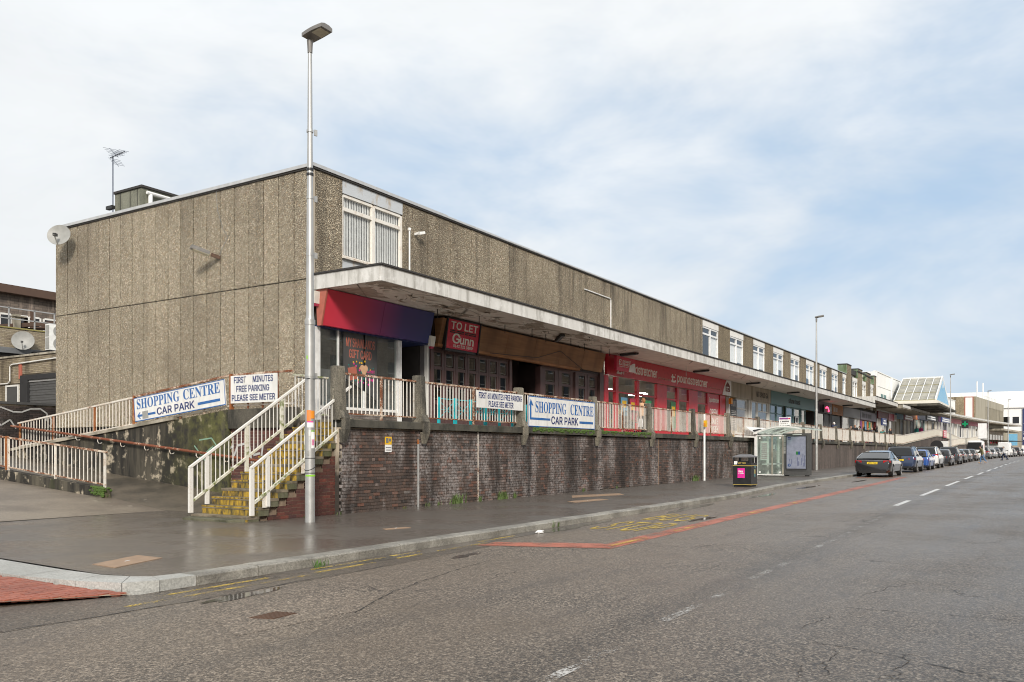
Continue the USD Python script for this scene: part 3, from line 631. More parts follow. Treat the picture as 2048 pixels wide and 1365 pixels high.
for word, x0, h, yl0, yl1, lab in (('STOP', 15.15, 1.95, 7.75, 6.5, 'yellow word STOP painted on the road in the bus bay'), ('BUS', 17.75, 1.95, 7.7, 6.72, 'yellow word BUS painted on the road beyond the word STOP')):
    m = text_at(word, h, (0, 0, 0), (0, -1, 0), (1, 0, 0), width=yl0 - yl1, depth=0.002)
    v = m[0] + [x0, yl0, 0.006]; v[:, 2] += gz(v[:, 0])
    add('road_lettering', (v, m[1]), M['yellow_letters'], label=lab, cat='road marking')
for k, (segs, lab) in enumerate((([(5.75, 7.3, 8.12), (8.1, 9.6, 8.2), (9.75, 10.5, 8.22), (12.0, 13.2, 8.2)], 'inner worn yellow line close to the kerb'),
                                 ([(5.2, 7.75, 7.86), (7.95, 9.1, 7.95), (9.6, 10.2, 7.98), (10.6, 12.0, 8.0)], 'outer worn yellow line next to the gutter'))):
    t = thing('yellow_line', lab, 'road marking')
    for a, b, y in segs: add('line_piece', sheet(quad(a, b, y, y + 0.075, 0.01), 0.005, gz), M['yellow_line'], t)

def iron_cover(name, label, corners, mat, z, ribs=6):
    t = thing(name, label, 'cover')
    c = np.array(corners, float)
    add('plate', slab(Polygon(c), z - 0.01, z + 0.006, gz), M[mat], t)
    rb = []
    for k in range(ribs):
        f0, f1 = (k + 0.25) / ribs, (k + 0.75) / ribs
        p = [c[0] + (c[1] - c[0]) * f0, c[0] + (c[1] - c[0]) * f1, c[3] + (c[2] - c[3]) * f1, c[3] + (c[2] - c[3]) * f0]
        pl = Polygon(p); pl = affinity.scale(pl, 0.92, 0.92)
        rb.append(slab(pl, z + 0.005, z + 0.011, gz))
    add('rib', rb, M[mat], t); return t
iron_cover('drain_cover', 'rusty ribbed iron cover in the road in front of the kerb', [(5.47, 6.38), (5.55, 6.14), (5.88, 6.16), (5.83, 6.4)], 'cover_rust', 0.0)
def tan_cover(label, corners):
    t = thing('service_cover', label, 'cover')
    add('plate', slab(Polygon(corners), 0.11, 0.130, gz), M['cover_tan'], t)
    c = np.mean(corners, 0); add('keyhole', slab(Polygon([c + d for d in ((-.05, -.03), (.05, .02), (.05, .045), (-.05, -.005))]), 0.13, 0.133, gz), M['chalk_white'], t)
tan_cover('pale tan service cover in the pavement near the corner kerb', [(6.36, 10.36), (6.32, 9.81), (7.23, 10.15), (7.23, 10.7)])
tan_cover('small tan service cover in the pavement below the car park sign', [(20.6, 10.9), (22.3, 10.7), (22.5, 11.1), (20.9, 11.3)])
tan_cover('large tan service cover in the pavement below the red shop', [(22.7, 12.1), (24.9, 11.4), (25.6, 11.9), (23.6, 12.6)])
tan_cover('short red-brown patch in the pavement near the lamp post', [(11.9, 10.2), (12.45, 10.05), (12.5, 10.22), (12.0, 10.36)])

def blob(cx, cy, rx, ry, ang=0.0, n=26, seed=0, rough=0.35):
    r = np.random.default_rng(seed); ph = r.uniform(0, 6.28, 4)
    pts = []
    for k in range(n):
        a = 2 * math.pi * k / n
        s = 1 + rough * (0.5 * math.sin(2 * a + ph[0]) + 0.3 * math.sin(3 * a + ph[1]) + 0.25 * math.sin(5 * a + ph[2]) + 0.15 * math.sin(9 * a + ph[3]))
        x, y = rx * s * math.cos(a), ry * s * math.sin(a)
        pts.append((cx + x * math.cos(ang) - y * math.sin(ang), cy + x * math.sin(ang) + y * math.cos(ang)))
    return pts
for k, (cx, cy, rx, ry, an, lab) in enumerate([
        (6.3, 7.42, 0.62, 0.10, 0.12, 'long puddle by the yellow lines mirroring the stair railing'), (9.2, 8.16, 0.9, 0.13, 0.0, 'thin puddle in the gutter below the lamp post'),
        (10.4, 7.35, 0.32, 0.10, 0.1, 'small dark puddle left of the red end bar'), (15.4, 8.15, 1.5, 0.17, 0.0, 'long gutter puddle above the word STOP'),
        (22.0, 8.05, 2.0, 0.16, 0.02, 'gutter puddle between the word BUS and the bin'), (29.0, 8.1, 2.0, 0.16, 0.03, 'gutter puddle in front of the litter bin'),
        (36.0, 8.2, 1.8, 0.16, 0.03, 'dark puddle in front of the bus shelter'), (18.6, 6.55, 0.8, 0.10, 0.0, 'narrow puddle right of the word STOP'),
        (44.0, 7.6, 1.4, 0.12, 0.0, 'puddle beside the red strip before the black saloon')]):
    mark('puddle', blob(cx, cy, rx, ry, an, seed=k, rough=0.5), 'puddle_water', lab, 'puddle', z=0.0045)
mark('gutter_silt', [(8.2, 7.95), (13.5, 8.08), (16.5, 8.25), (16.5, 8.41), (7.5, 8.41)], 'wet_pavement', 'strip of dark wet silt in the gutter below the kerb', 'gutter', z=0.0028, kind='structure')

# ------------------------------------------------------------------ lane, switchback ramp, walls at the left
def LZ(y): return np.interp(y, [0, 18.05, 20.3, 60], [0.162, 0.162, 0.41, 3.47])
def RZ(y): return 0.63 + 0.0908 * (np.asarray(y, float) - 19.7)
def OZ(y): return np.where(np.asarray(y) < 20.3, LZ(y), np.interp(y, [20.3, 26.5, 40], [0.41, RZ(26.5), RZ(40)]))
def grid(us, vs, P):
    """Sheet of points P(u, v), facing up."""
    V = [P(u, v) for u in us for v in vs]; n = len(vs); F = []
    for i in range(len(us) - 1):
        for j in range(n - 1):
            a, b, c, d = i * n + j, (i + 1) * n + j, (i + 1) * n + j + 1, i * n + j + 1
            F += [[a, b, c], [a, c, d]]
    V = np.array(V, float); F = np.array(F)
    if np.cross(V[F[0][1]] - V[F[0][0]], V[F[0][2]] - V[F[0][0]])[2] < 0: F = F[:, ::-1]
    return V, F
ys = [18.05, 19.0, 20.3, 22, 24, 26.5, 29, 33]
add('service_lane', grid([5.2, 8, 10, 11.5, 12.95], ys, lambda x, y: (x, y, float(LZ(y)) + 0.002)), M['lane_concrete'], kind='structure', label='brown concrete service lane rising towards the yard', cat='lane')
yr = [15.45, 16.2, 17, 18.05, 19.0, 20.3, 22, 24, 26.5, 28.7]
add('lower_ramp', grid([12.95, 13.5, 14.2, 14.82], yr, lambda x, y: (x, y, float(OZ(y) + (RZ(y) - OZ(y)) * (x - 12.95) / 1.87) + 0.004)), M['ramp_concrete'], kind='structure', label='lower flight of the pedestrian ramp between low wall and dark wall', cat='ramp')
def TZ(y): return np.where(np.asarray(y) < 18.0, 2.69, 2.69 - 0.102 * (np.asarray(y, float) - 18.0))
def xwall(xa, xb, ys_, zb, zt):
    """Wall between x planes; bottom and top follow functions of y."""
    parts = []
    V, F = [], []
    for y in ys_:
        V += [(xa, y, float(zb(y))), (xb, y, float(zb(y))), (xb, y, float(zt(y))), (xa, y, float(zt(y)))]
    for k in range(len(ys_) - 1):
        o = 4 * k
        for j in range(4):
            a, b, c, d = o + j, o + (j + 1) % 4, o + 4 + (j + 1) % 4, o + 4 + j
            F += [[a, c, b], [a, d, c]]
    n = len(V) - 4
    F += [[0, 1, 2], [0, 2, 3], [n, n + 2, n + 1], [n, n + 3, n + 2]]
    return np.array(V, float), np.array(F)
rw = thing('ramp_wall', 'black streaked concrete side wall of the ramp with graffiti', 'wall')
add('wall_face', xwall(14.80, 15.0, [18.02, 20, 22, 24, 26, 28.6], lambda y: RZ(y) - 0.4, TZ), M['algae_concrete'], rw)
add('ledge', xwall(14.74, 15.02, [20.2, 22, 24, 26, 28.6], lambda y: TZ(y) + 0.004, lambda y: TZ(y) + 0.09), M['pale_ledge'], rw)
add('landing_beam', box(14.78, 15.0, 15.62, 18.02, 2.19, 2.69), M['beam_concrete'], rw)
bk = []
rows = int((2.19 - 0.15) / 0.075)
add('brick_backing', box(14.875, 15.0, 15.62, 18.015, 0.1, 2.185), M['stair_mortar'], rw)
for j in range(rows):
    y = 15.62 - (0.11 if j % 2 else 0); z = 0.16 + j * 0.075
    while y < 18.01:
        a, b = max(y, 15.62), min(y + 0.215, 18.012)
        if b - a > 0.03: add('brick', box(14.868 + RNG.uniform(-.003, .003), 14.95, a, b, z, z + 0.065), M['stair_brick'], rw, vary=True)
        y += 0.225
gf = []
for pts in ([(17.95, 1.35), (17.75, 1.75), (17.45, 1.8), (17.3, 1.6)], [(17.9, 1.75), (18.2, 1.6), (18.15, 1.25), (17.9, 1.1)], [(17.3, 1.75), (17.2, 1.25), (17.0, 1.2), (16.85, 1.45), (16.8, 1.75)],
            [(16.75, 1.5), (16.6, 1.25), (16.35, 1.3), (16.3, 1.7), (16.15, 1.35), (15.95, 1.6)], [(17.15, 1.5), (16.9, 1.55)]):
    q = [np.array([14.861, y, z]) for y, z in pts]
    gf += [bar(q[i], q[i + 1], 0.06, 0.006, (1, 0, 0)) for i in range(len(q) - 1)]
add('graffiti', gf, M['graffiti_pale'], rw)
gf = []
for pts in ([(19.4, 1.75), (18.9, 1.3), (18.6, 1.75), (19.3, 1.35)], [(19.2, 1.9), (18.7, 1.95), (18.45, 1.7)]):
    q = [np.array([14.797, y, z]) for y, z in pts]
    gf += [bar(q[i], q[i + 1], 0.035, 0.006, (1, 0, 0)) for i in range(len(q) - 1)]
add('graffiti', gf, M['graffiti_green'], rw)
add('upper_ramp', xwall(15.0, XC - 0.01, [18.0, 20, 24, 28.6], lambda y: TZ(y) - 0.55, lambda y: TZ(y) - 0.32), M['ramp_concrete'], kind='structure', label='upper flight of the ramp along the pebble wall', cat='ramp')
lw = thing('ramp_kerb_wall', 'low mossy concrete wall along the lower ramp', 'wall')
LWT = lambda y: 0.65 + 0.0865 * (np.asarray(y, float) - 20.3)
add('wall_body', xwall(12.74, 12.96, [20.28, 22, 24, 26, 28.6], lambda y: LZ(y) - 0.3, LWT), M['algae_concrete'], lw)
r = np.random.default_rng(8); ms = []
for _ in range(150):
    y = 20.26 + abs(r.normal(0, .22)); s_ = r.uniform(.015, .04); q = trimesh.creation.icosphere(1, 1.0); ms.append(move((q.vertices * [s_, s_ * 1.4, s_], q.faces), (12.74 + r.uniform(-.01, .0) if r.random() < .6 else r.uniform(12.74, 12.95), y, float(LWT(y)) - (r.uniform(0, .2) if r.random() < .6 else 0.0))))
add('moss', ms, M['moss_green'], lw, kind='stuff')

def railing(name, label, P, Q, hb, ht, spacing, mats, individual=True, bar_w=0.014, bar_d=0.022, rail=(0.06, 0.045), inset=0.06, stanchions=(), group=None, extra=0.0):
    """Rail between base points P and Q (the line its height is measured from); bars stand vertically."""
    t = thing(name, label, 'railing', group)
    P, Q = np.asarray(P, float), np.asarray(Q, float); u = np.array([0, 0, 1.0])
    L = np.linalg.norm((Q - P)[:2]); dirn = (Q - P) / L
    add('top_rail', bar(P + u * ht - dirn * extra, Q + u * ht + dirn * extra, rail[0], rail[1]), M[mats[0]], t)
    add('bottom_rail', bar(P + u * hb, Q + u * hb, 0.045, 0.03), M[mats[0]], t)
    n = max(2, int(round((L - 2 * inset) / spacing)))
    bars = []
    for k in range(n + 1):
        c = P + dirn * (inset + (L - 2 * inset) * k / n)
        w = bar(c + u * (hb + 0.015), c + u * (ht - rail[1] / 2), bar_w, bar_d, np.cross(dirn, u))
        if individual: add('bar', w, M[mats[1]], t)
        else: bars.append(w)
    if bars: add('bars', bars, M[mats[1]], t)
    for s in stanchions:
        c = P + dirn * s; add('stanchion', bar(c + u * (hb - 0.16), c + u * (ht - 0.02), 0.045, 0.05, np.cross(dirn, u)), M[mats[2] if len(mats) > 2 else mats[0]], t)
    return t
# low front railing, upper ramp railing, rusty handrail on the wall
xl = 12.85
railing('ramp_railing', 'rust streaked railing on the low wall, end bay with the open end', (xl, 25.05, LWT(25.05)), (xl, 20.36, LWT(20.36)), 0.09, 0.93, 0.185, ('very_rusty_paint', 'rusty_bar_paint', 'rusty_white_paint'), stanchions=(0.02, 2.4, 4.66), group=None, extra=0.04)
railing('ramp_railing', 'rust streaked railing on the low wall, cut by the left edge of the view', (xl, 28.6, LWT(28.6)), (xl, 25.2, LWT(25.2)), 0.09, 0.93, 0.185, ('very_rusty_paint', 'rusty_bar_paint', 'rusty_white_paint'), stanchions=(0.1,))
add('railing_post', bar((xl, 25.12, LWT(25.12) - 0.02), (xl, 25.12, LWT(25.12) + 0.97), 0.09, 0.07, (1, 0, 0)), M['orange_rust'], label='orange rusted post between the two low wall railings', cat='post')
xu = 14.86
railing('ramp_railing', 'long sloping railing with white top rail on the upper ramp beside the pebble wall', (xu, 28.3, TZ(28.3)), (xu, 22.15, TZ(22.15)), 0.12, 0.88, 0.165, ('rusty_white_paint', 'rusty_bar_paint', 'orange_rust'), stanchions=(0.05, 2.0, 4.2), extra=0.05)
def p2(y0, y1, label):
    t = thing('sign_rail', label, 'railing')
    a, b = np.array([xu, y0, float(TZ(y0))]), np.array([xu, y1, float(TZ(y1))])
    add('top_rail', bar(a + [0, 0, .90], b + [0, 0, .90], 0.06, 0.05), M['very_rusty_paint'], t)
    add('bottom_rail', bar(a + [0, 0, .10], b + [0, 0, .10], 0.045, 0.035), M['rusty_white_paint'], t)
    for f in (0.25, 0.5, 0.75):
        c = a + (b - a) * f; add('upright', bar(c + [0, 0, .0], c + [0, 0, .88], 0.035, 0.035, (1, 0, 0)), M['very_rusty_paint'], t)
p2(22.1, 18.05, 'rusty rail carrying the ramp car park sign'); p2(17.9, 15.7, 'rusty level rail carrying the square parking notice on the landing')
for y, lab in ((22.13, 'orange rusted post at the left end of the ramp car park sign'), (17.98, 'orange rusted post between the two ramp signs')):
    add('railing_post', bar((xu, y, float(TZ(y)) - 0.05), (xu, y, float(TZ(y)) + 0.93), 0.075, 0.09, (1, 0, 0)), M['orange_rust'], label=lab, cat='post')
railing('landing_railing', 'short mossy white railing at the head of the stairs', (14.9, 15.75, 2.40), (16.1, 15.75, 2.40), 0.14, 1.10, 0.12, ('mossy_stair_paint', 'white_stair_paint'))
hr = thing('wall_handrail', 'red-rusted handrail on hooked brackets along the dark ramp wall', 'handrail')
hp = lambda y: np.array([14.66, y, float(RZ(y)) + 1.0])
add('rail', tube([hp(28.4), hp(24), hp(20), hp(16.4)], 0.036, 8), M['rust_red_rail'], hr, smooth=40)
for y in np.arange(16.9, 25.0, 1.12):
    q = hp(y); add('bracket', tube([q + [0, 0, -.03], q + [0, 0, -.10], q + [.04, 0, -.15], q + [.10, 0, -.15], q + [.14, 0, -.12]], 0.014, 6), M['rusty_white_paint'], hr)

def sign_on_x(name, label, x, ya, za, yb, zb, h, items, edge, group=None):
    """Board facing -x; (ya, za) is its lower left corner as seen, (yb, zb) the lower right."""
    t = thing(name, label, 'sign', group)
    d = np.array([0, yb - ya, zb - za]); L = np.linalg.norm(d); d /= L; u = np.array([0, -d[2] * np.sign(d[1]) * -1, abs(d[1])])
    u = np.cross([-1, 0, 0], d) ; u = u if u[2] > 0 else -u
    o = np.array([x, ya, za])
    bd = lambda a, b, c, e, x0, x1: hexa([o + d * a + u * c + [x0, 0, 0], o + d * b + u * c + [x0, 0, 0], o + d * b + u * c + [x1, 0, 0], o + d * a + u * c + [x1, 0, 0]],
                                         [o + d * a + u * e + [x0, 0, 0], o + d * b + u * e + [x0, 0, 0], o + d * b + u * e + [x1, 0, 0], o + d * a + u * e + [x1, 0, 0]])
    add('board', bd(0, L, 0, h, 0, 0.03), M['grimy_sign'], t)
    if edge: add('border', [bd(0, L, 0, 0.025, -0.004, 0), bd(0, L, h - 0.02, h, -0.004, 0), bd(0, 0.02, 0.025, h - 0.02, -0.004, 0), bd(L - 0.02, L, 0.025, h - 0.02, -0.004, 0)], M[edge], t)
    return t, o, d, u, L, bd
def arrow(o, d, u, tip, tail, y, w, head):
    a, b = min(tip, tail), max(tip, tail)
    s = 1 if tip < tail else -1
    P = [(tip, 0), (tip + s * head, head * 0.8), (tip + s * head * 1.35, head * 0.8), (tip + s * head * .75, w / 2), (tail, w / 2), (tail, -w / 2), (tip + s * head * .75, -w / 2), (tip + s * head * 1.35, -head * .8), (tip + s * head, -head * .8)]
    v, f = slab(Polygon(P), 0, 0.003)
    n = np.cross(d, u)
    return o + v[:, :1] * d + (v[:, 1:2] + y) * u + v[:, 2:3] * n, f
t, o, d, u, L, bd = sign_on_x('car_park_sign', 'sloping white SHOPPING CENTRE CAR PARK sign on the ramp railing', 14.74, 21.93, 2.43, 18.06, 2.81, 0.68, None, 'sign_blue')
xo = np.array([-0.003, 0, 0])
letters(t, 'lettering', [text_at('SHOPPING', 0.27, o + xo + d * 0.13 + u * 0.35, d, u, width=1.9, serif=True, depth=.003), text_at('CENTRE', 0.27, o + xo + d * 2.2 + u * 0.35, d, u, width=1.5, serif=True, depth=.003)], M['sign_blue'])
letters(t, 'lettering', [text_at('CAR PARK', 0.19, o + xo + d * 1.02 + u * 0.085, d, u, width=1.62, depth=.003, bold=True)], M['sign_navy'])
add('arrow', [arrow(o + xo, d, u, 0.12, 0.95, 0.155, 0.06, 0.12)], M['sign_blue'], t)
add('stripe', [bd(2.78, 3.68, 0.13, 0.20, -0.006, -0.002)], M['sign_blue'], t)
add('tape_patch', [bd(0.36, 0.62, 0.05, 0.26, -0.007, -0.003)], M['dish_grey'], t)
t, o, d, u, L, bd = sign_on_x('parking_notice', 'square white notice FIRST MINUTES FREE PARKING on the landing rail', 14.74, 17.87, 2.84, 16.16, 2.84, 0.71, None, None)
for s, y, w, x0 in (('FIRST', 0.52, .46, .13), ('MINUTES', 0.52, .74, .84), ('FREE PARKING', 0.29, 1.22, .22), ('PLEASE SEE METER', 0.06, 1.6, .05)):
    letters(t, 'lettering', [text_at(s, 0.15, o + xo + d * x0 + u * y, d, u, width=w, depth=.003, bold=True)], M['sign_navy'])
add('sticker', [bd(.52, .84, .47, .66, -0.006, -0.002)], M['cream_wall'], t)

# ------------------------------------------------------------------ stairs
st = thing('staircase', 'mossy concrete stairs with yellow risers up to the shop terrace', 'stairs')
X0, GO, Z0, RI, SY0, SY1 = 11.70, 0.262, 0.26, 0.175, 13.66, 15.45
for i in range(13):
    xa, z = X0 + GO * i, Z0 + RI * i
    add('tread', box(xa, xa + GO + 0.03, SY0 - 0.0, SY1, z - 0.055, z), M['step_tread'], st)
    add('riser', box(xa + 0.012, xa + 0.10, SY0 + 0.012, SY1 - 0.012, z - RI + 0.001, z - 0.056), M['yellow_nosing'], st)
    add('step_end', box(xa + 0.014, xa + GO + 0.02, SY0 + 0.006, SY0 + 0.10, z - RI + 0.001, z - 0.056), M['step_side'], st)
    add('nosing', box(xa - 0.006, xa + 0.03, SY0 + 0.004, SY1 - 0.003, z - 0.03, z + 0.003), M['yellow_nosing' if i % 3 else 'step_tread'], st)
add('kerb_step', hexa([(11.45, 13.95, .05), (11.72, 13.75, .05), (11.75, 15.5, .05), (11.45, 15.4, .05)], [(11.45, 13.95, .20), (11.72, 13.75, .22), (11.75, 15.5, .22), (11.45, 15.4, .20)]), M['step_side'], st)
core = [(X0 + .1, 0.0)]
for i in range(13): core += [(X0 + GO * i + .1, Z0 + RI * i - RI), (X0 + GO * i + .1, Z0 + RI * i - .06)]
core += [(X0 + GO * 13, Z0 + RI * 12 - .06), (X0 + GO * 13, 0)]
add('core', wall_poly(Polygon(core).buffer(0), SY0 + .1, SY1 - .02), M['stair_mortar'], st)
prof = Polygon([(X0 + .35, 0.1)] + [p for i in range(1, 12) for p in ((X0 + GO * i + .02, Z0 + RI * (i - 1) - RI + .0), (X0 + GO * (i + 1) + .02, Z0 + RI * (i - 1) - RI))] + [(14.28, 1.7), (14.28, 0.1)]).buffer(0)
add('side_backing', wall_poly(prof, SY0 + .04, SY0 + .10), M['stair_mortar'], st)
nb = 0
for j in range(26):
    z = 0.165 + j * 0.075; x = X0 - (0.1125 if j % 2 else 0)
    while x < 14.28:
        r = shapely.box(x, z, x + 0.215, z + 0.065).intersection(prof)
        if r.geom_type == 'Polygon' and r.area > 0.003:
            add('brick', wall_poly(r, SY0 + .032 + RNG.uniform(-.003, .003), SY0 + .06), M['stair_brick'], st, vary=True); nb += 1
        x += 0.225
def stair_rail(label, y, x0, x1, outer):
    t = thing('stair_railing', label, 'railing')
    zr = lambda x: 1.27 + 0.632 * (x - x0); zb = lambda x: zr(x) - 0.76
    m1, m2 = ('mossy_stair_paint', 'white_stair_paint')
    add('handrail', bar((x0 - .03, y, zr(x0 - .03)), (x1, y, zr(x1)), 0.06, 0.045), M['white_stair_paint'], t)
    add('bottom_rail', bar((x0 + .05, y, zb(x0 + .05)), (x1, y, zb(x1)), 0.055, 0.048), M['mossy_stair_paint'], t)
    add('newel', box(x0 - .045, x0 + .045, y - .03, y + .03, zr(x0) - .98, zr(x0) - .02), M['white_stair_paint'], t)
    n = int((x1 - x0 - .3) / 0.118)
    for k in range(n):
        x = x0 + .17 + .118 * k
        add('bar', box(x - .007, x + .007, y - .009, y + .009, zb(x) + .015, zr(x) - .02), M['white_stair_paint'], t)
    for x in (x0 + .42, x0 + 1.5, x0 + 2.55):
        p = add('post', box(x - .042, x + .042, y - .025, y + .025, zr(x) - 1.08, zr(x) - .03), M['mossy_stair_paint' if x > x0 + 1 else 'white_stair_paint'], t)
        if outer: add('fixing_plate', box(x - .12, x + .06, y + .002, y + .03, zr(x) - 1.10, zr(x) - .86), M['rusty_white_paint'], t)
stair_rail('white stair railing on the street side, behind the lamp post', SY0 - .04, 11.76, 14.66, True)
stair_rail('white stair railing on the far side, in front of the graffiti wall', SY1 - .04, 11.66, 14.98, False)

# ------------------------------------------------------------------ terrace retaining wall, coping, posts, railings
tw = thing('retaining_wall', 'long dark brick retaining wall with weathered stains below the shop terrace', 'wall')
XE = 100.0
CZ0, CZ1 = 2.155, 2.335
add('wall_core', box(14.24, XE, YW + 0.03, YW + 0.22, -0.2, CZ0 - 0.01), M['wall_mortar'], tw)
add('wall_return', box(14.22, 14.26, YW + 0.0, YW + 0.22, -0.2, CZ0 - .01), M['wall_mortar'], tw)
near, far = [], []
BX1 = 46.0
for j in range(28):
    z = 0.09 + j * 0.0755
    if z + .065 > CZ0: break
    header = (j % 4 == 1); w = 0.1025 if header else 0.215
    x = 14.22 - (0.056 if header else (0.1125 if j % 2 else 0.0))
    while x < BX1:
        a, b = max(x, 14.215), x + w
        if b - a > .02 and z + .065 > 0.14 + GS * a:
            m = box(a, b, YW + RNG.uniform(-.004, .004), YW + .04, z + RNG.uniform(-.001, .001), z + 0.065)
            (near if a < 18.2 else far).append((a, m))
        x += w + 0.0105
near.sort(key=lambda q: q[0])
for k, (_, m) in enumerate(near):
    if k < 290: add('brick', m, M['wall_brick'], tw, vary=True)
    else: far.append((0, m))
add('bricks_along', [m for _, m in far], M['wall_brick'], tw, vary=True, kind='stuff')
add('far_brick_face', box(BX1 + .12, XE, YW + .0, YW + .03, 0.1, CZ0 - .012), M['far_brick_wall'], tw)
for x in (19.72, 32.9, 46.05, 59.0): add('movement_joint', box(x, x + .03, YW - .008, YW + .02, .15, CZ0 - .02), M['rusty_white_paint' if x < 20 else 'cover_tan'], tw)
xs_c = [14.2, 17.15, 19.6, 22.04, 24.5, 27.06, 29.5, 32.0, 34.5, 37.1, 39.6, 42.15, 44.8, 47.5, 50, 52.8, 58, 63.2, 68.5, 73.9, 79.6, 85.8, 92.2, 98.6, 100]
for a, b in zip(xs_c[:-1], xs_c[1:]):
    c = .012
    add('coping_stone', [box(a + .004, b - .004, YW - .11, YW + .24, CZ0, CZ1 - c), hexa([(a + .004, YW - .11, CZ1 - c), (b - .004, YW - .11, CZ1 - c), (b - .004, YW + .24, CZ1 - c), (a + .004, YW + .24, CZ1 - c)],
        [(a + .012, YW - .10, CZ1), (b - .012, YW - .10, CZ1), (b - .012, YW + .24, CZ1), (a + .012, YW + .24, CZ1)])], M['coping_concrete'], tw)
# thin vents of the pipe and the small notice on the wall
pp = thing('wall_pipe', 'thin grey pipe with a rusty tip running up the brick wall', 'pipe')
add('pipe', tube([(17.0, YW - .03, .15), (17.0, YW - .03, 1.78)], .028, 8), M['galvanised'], pp, smooth=40)
add('tip', tube([(17.0, YW - .03, 1.785), (16.99, YW - .03, 1.9)], .03, 8), M['orange_rust'], pp, smooth=40)
nt = thing('warning_notice', 'small yellow and white notice on the brick wall', 'sign')
add('upper_plate', box(15.74, 15.98, YW - .016, YW - .005, 1.76, 1.95), M['yellow_box'], nt); add('lower_plate', box(15.74, 15.98, YW - .016, YW - .005, 1.58, 1.757), M['sign_white'], nt)
add('print', [box(15.77, 15.86, YW - .019, YW - .015, 1.80, 1.92), box(15.88, 15.95, YW - .019, YW - .015, 1.84, 1.91), box(15.76, 15.96, YW - .019, YW - .015, 1.68, 1.70), box(15.77, 15.95, YW - .019, YW - .015, 1.62, 1.64)], M['cloth_grey'], nt)

POSTS = [14.2, 17.15, 22.04, 27.06, 32.0, 37.1, 42.15, 47.5, 52.8, 58.0, 63.2, 68.5, 73.9, 79.6, 85.8, 92.2, 98.6]
def post_mesh():
    w = .12
    def ring(y0, y1, z, ww=w): return [(-ww, y0, z), (ww, y0, z), (ww, y1, z), (-ww, y1, z)]
    sh = [hexa(ring(-.08, .20, -.02), ring(-.02, .20, 1.19)), hexa(ring(-.02, .20, 1.19), ring(.0, .18, 1.205, w - .015)),
          hexa(ring(-.21, -.115, -.24, w - .025), ring(-.21, -.115, .02, w - .025)), hexa(ring(-.13, -.04, -.54, w - .07), ring(-.21, -.035, -.245, w - .025)), hexa(ring(-.18, -.085, .02), ring(-.10, -.085, .2))]
    return sh
pm = post_mesh()
lab_p = ['corner', 'second']
ordn = ['first', 'second', 'third', 'fourth', 'fifth', 'sixth', 'seventh', 'eighth', 'ninth', 'tenth', 'eleventh', 'twelfth', 'thirteenth', 'fourteenth', 'fifteenth', 'sixteenth', 'seventeenth']
p0 = None
for k, x in enumerate(POSTS):
    lb = 'exposed aggregate concrete post at the head of the stairs' if k == 0 else '%s concrete railing post along the terrace edge, counted from the stairs' % ordn[k]
    if p0 is None:
        p0 = thing('concrete_post', lb, 'post', 'concrete posts along the terrace edge', None, (x + .02, YW, CZ1))
        add('shaft', [move(m) for m in pm[:2]] + [pm[4]], M['post_concrete'], p0); add('bracket', [pm[2], pm[3]], M['post_concrete'], p0)
    else: copy_of(p0, (x + .02, YW, CZ1), 0, lb)
for k in range(len(POSTS) - 1):
    a, b = POSTS[k] + .19, POSTS[k + 1] - .13
    desc = {0: 'short rusty railing bay between the stairs post and the second post', 1: 'railing bay in front of the turquoise barrier', 2: 'railing bay hidden behind the front car park sign', 3: 'railing bay in front of the red shop window nearest the pub', 4: 'railing bay in front of the red shop doors', 5: 'railing bay behind the bus stop pole'}.get(k, 'rust flecked railing bay starting at the %s post from the stairs' % ordn[k])
    railing('terrace_railing', desc, (a, YW + .08, CZ1), (b, YW + .08, CZ1), 0.13, 1.05, 0.137, ('very_rusty_paint', 'rusty_bar_paint'), individual=k < 4, stanchions=((b - a) * .5,), group='railing bays along the terrace edge')

def front_sign(name, label, xa, xb, za, zb, y):
    t = thing(name, label, 'sign'); add('board', box(xa, xb, y, y + .03, za, zb), M['grimy_sign'], t); return t
ys_ = YW - .10
t = front_sign('parking_notice', 'long white notice FIRST 60 MINUTES FREE PARKING on the terrace railing', 19.55, 22.0, 2.83, 3.31, ys_)
letters(t, 'lettering', [front('FIRST 60 MINUTES FREE PARKING', 19.63, 21.93, 3.10, .16, ys_ - .001, bold=True), front('PLEASE SEE METER', 20.12, 21.45, 2.88, .16, ys_ - .001, bold=True)], M['sign_navy'])
t = front_sign('car_park_sign', 'white SHOPPING CENTRE CAR PARK sign with bent arrow on the terrace railing', 22.33, 26.88, 2.37, 3.31, ys_)
y = ys_ - .004
add('border', [box(22.33, 26.88, y, ys_, 2.37, 2.39), box(22.33, 26.88, y, ys_, 3.285, 3.31), box(26.85, 26.88, y, ys_, 2.39, 3.285), box(22.33, 22.36, y, ys_, 2.39, 3.285)], M['sign_blue'], t)
letters(t, 'lettering', [front('SHOPPING', 22.75, 24.75, 2.82, .34, ys_ - .002, serif=True), front('CENTRE', 25.05, 26.75, 2.82, .34, ys_ - .002, serif=True)], M['sign_blue'])
letters(t, 'lettering', [front('CAR PARK', 23.75, 25.6, 2.48, .24, ys_ - .002, bold=True)], M['sign_navy'])
add('arrow', [box(22.42, 23.68, y, ys_, 2.58, 2.65), box(22.42, 22.50, y, ys_, 2.652, 3.12), wall_poly(Polygon([(22.37, 3.02), (22.46, 3.22), (22.62, 3.02), (22.54, 3.02), (22.46, 3.10), (22.42, 3.02)]), y - .002, ys_)], M['sign_blue'], t)
add('stripe', box(25.7, 26.72, y, ys_, 2.54, 2.62), M['sign_blue'], t)

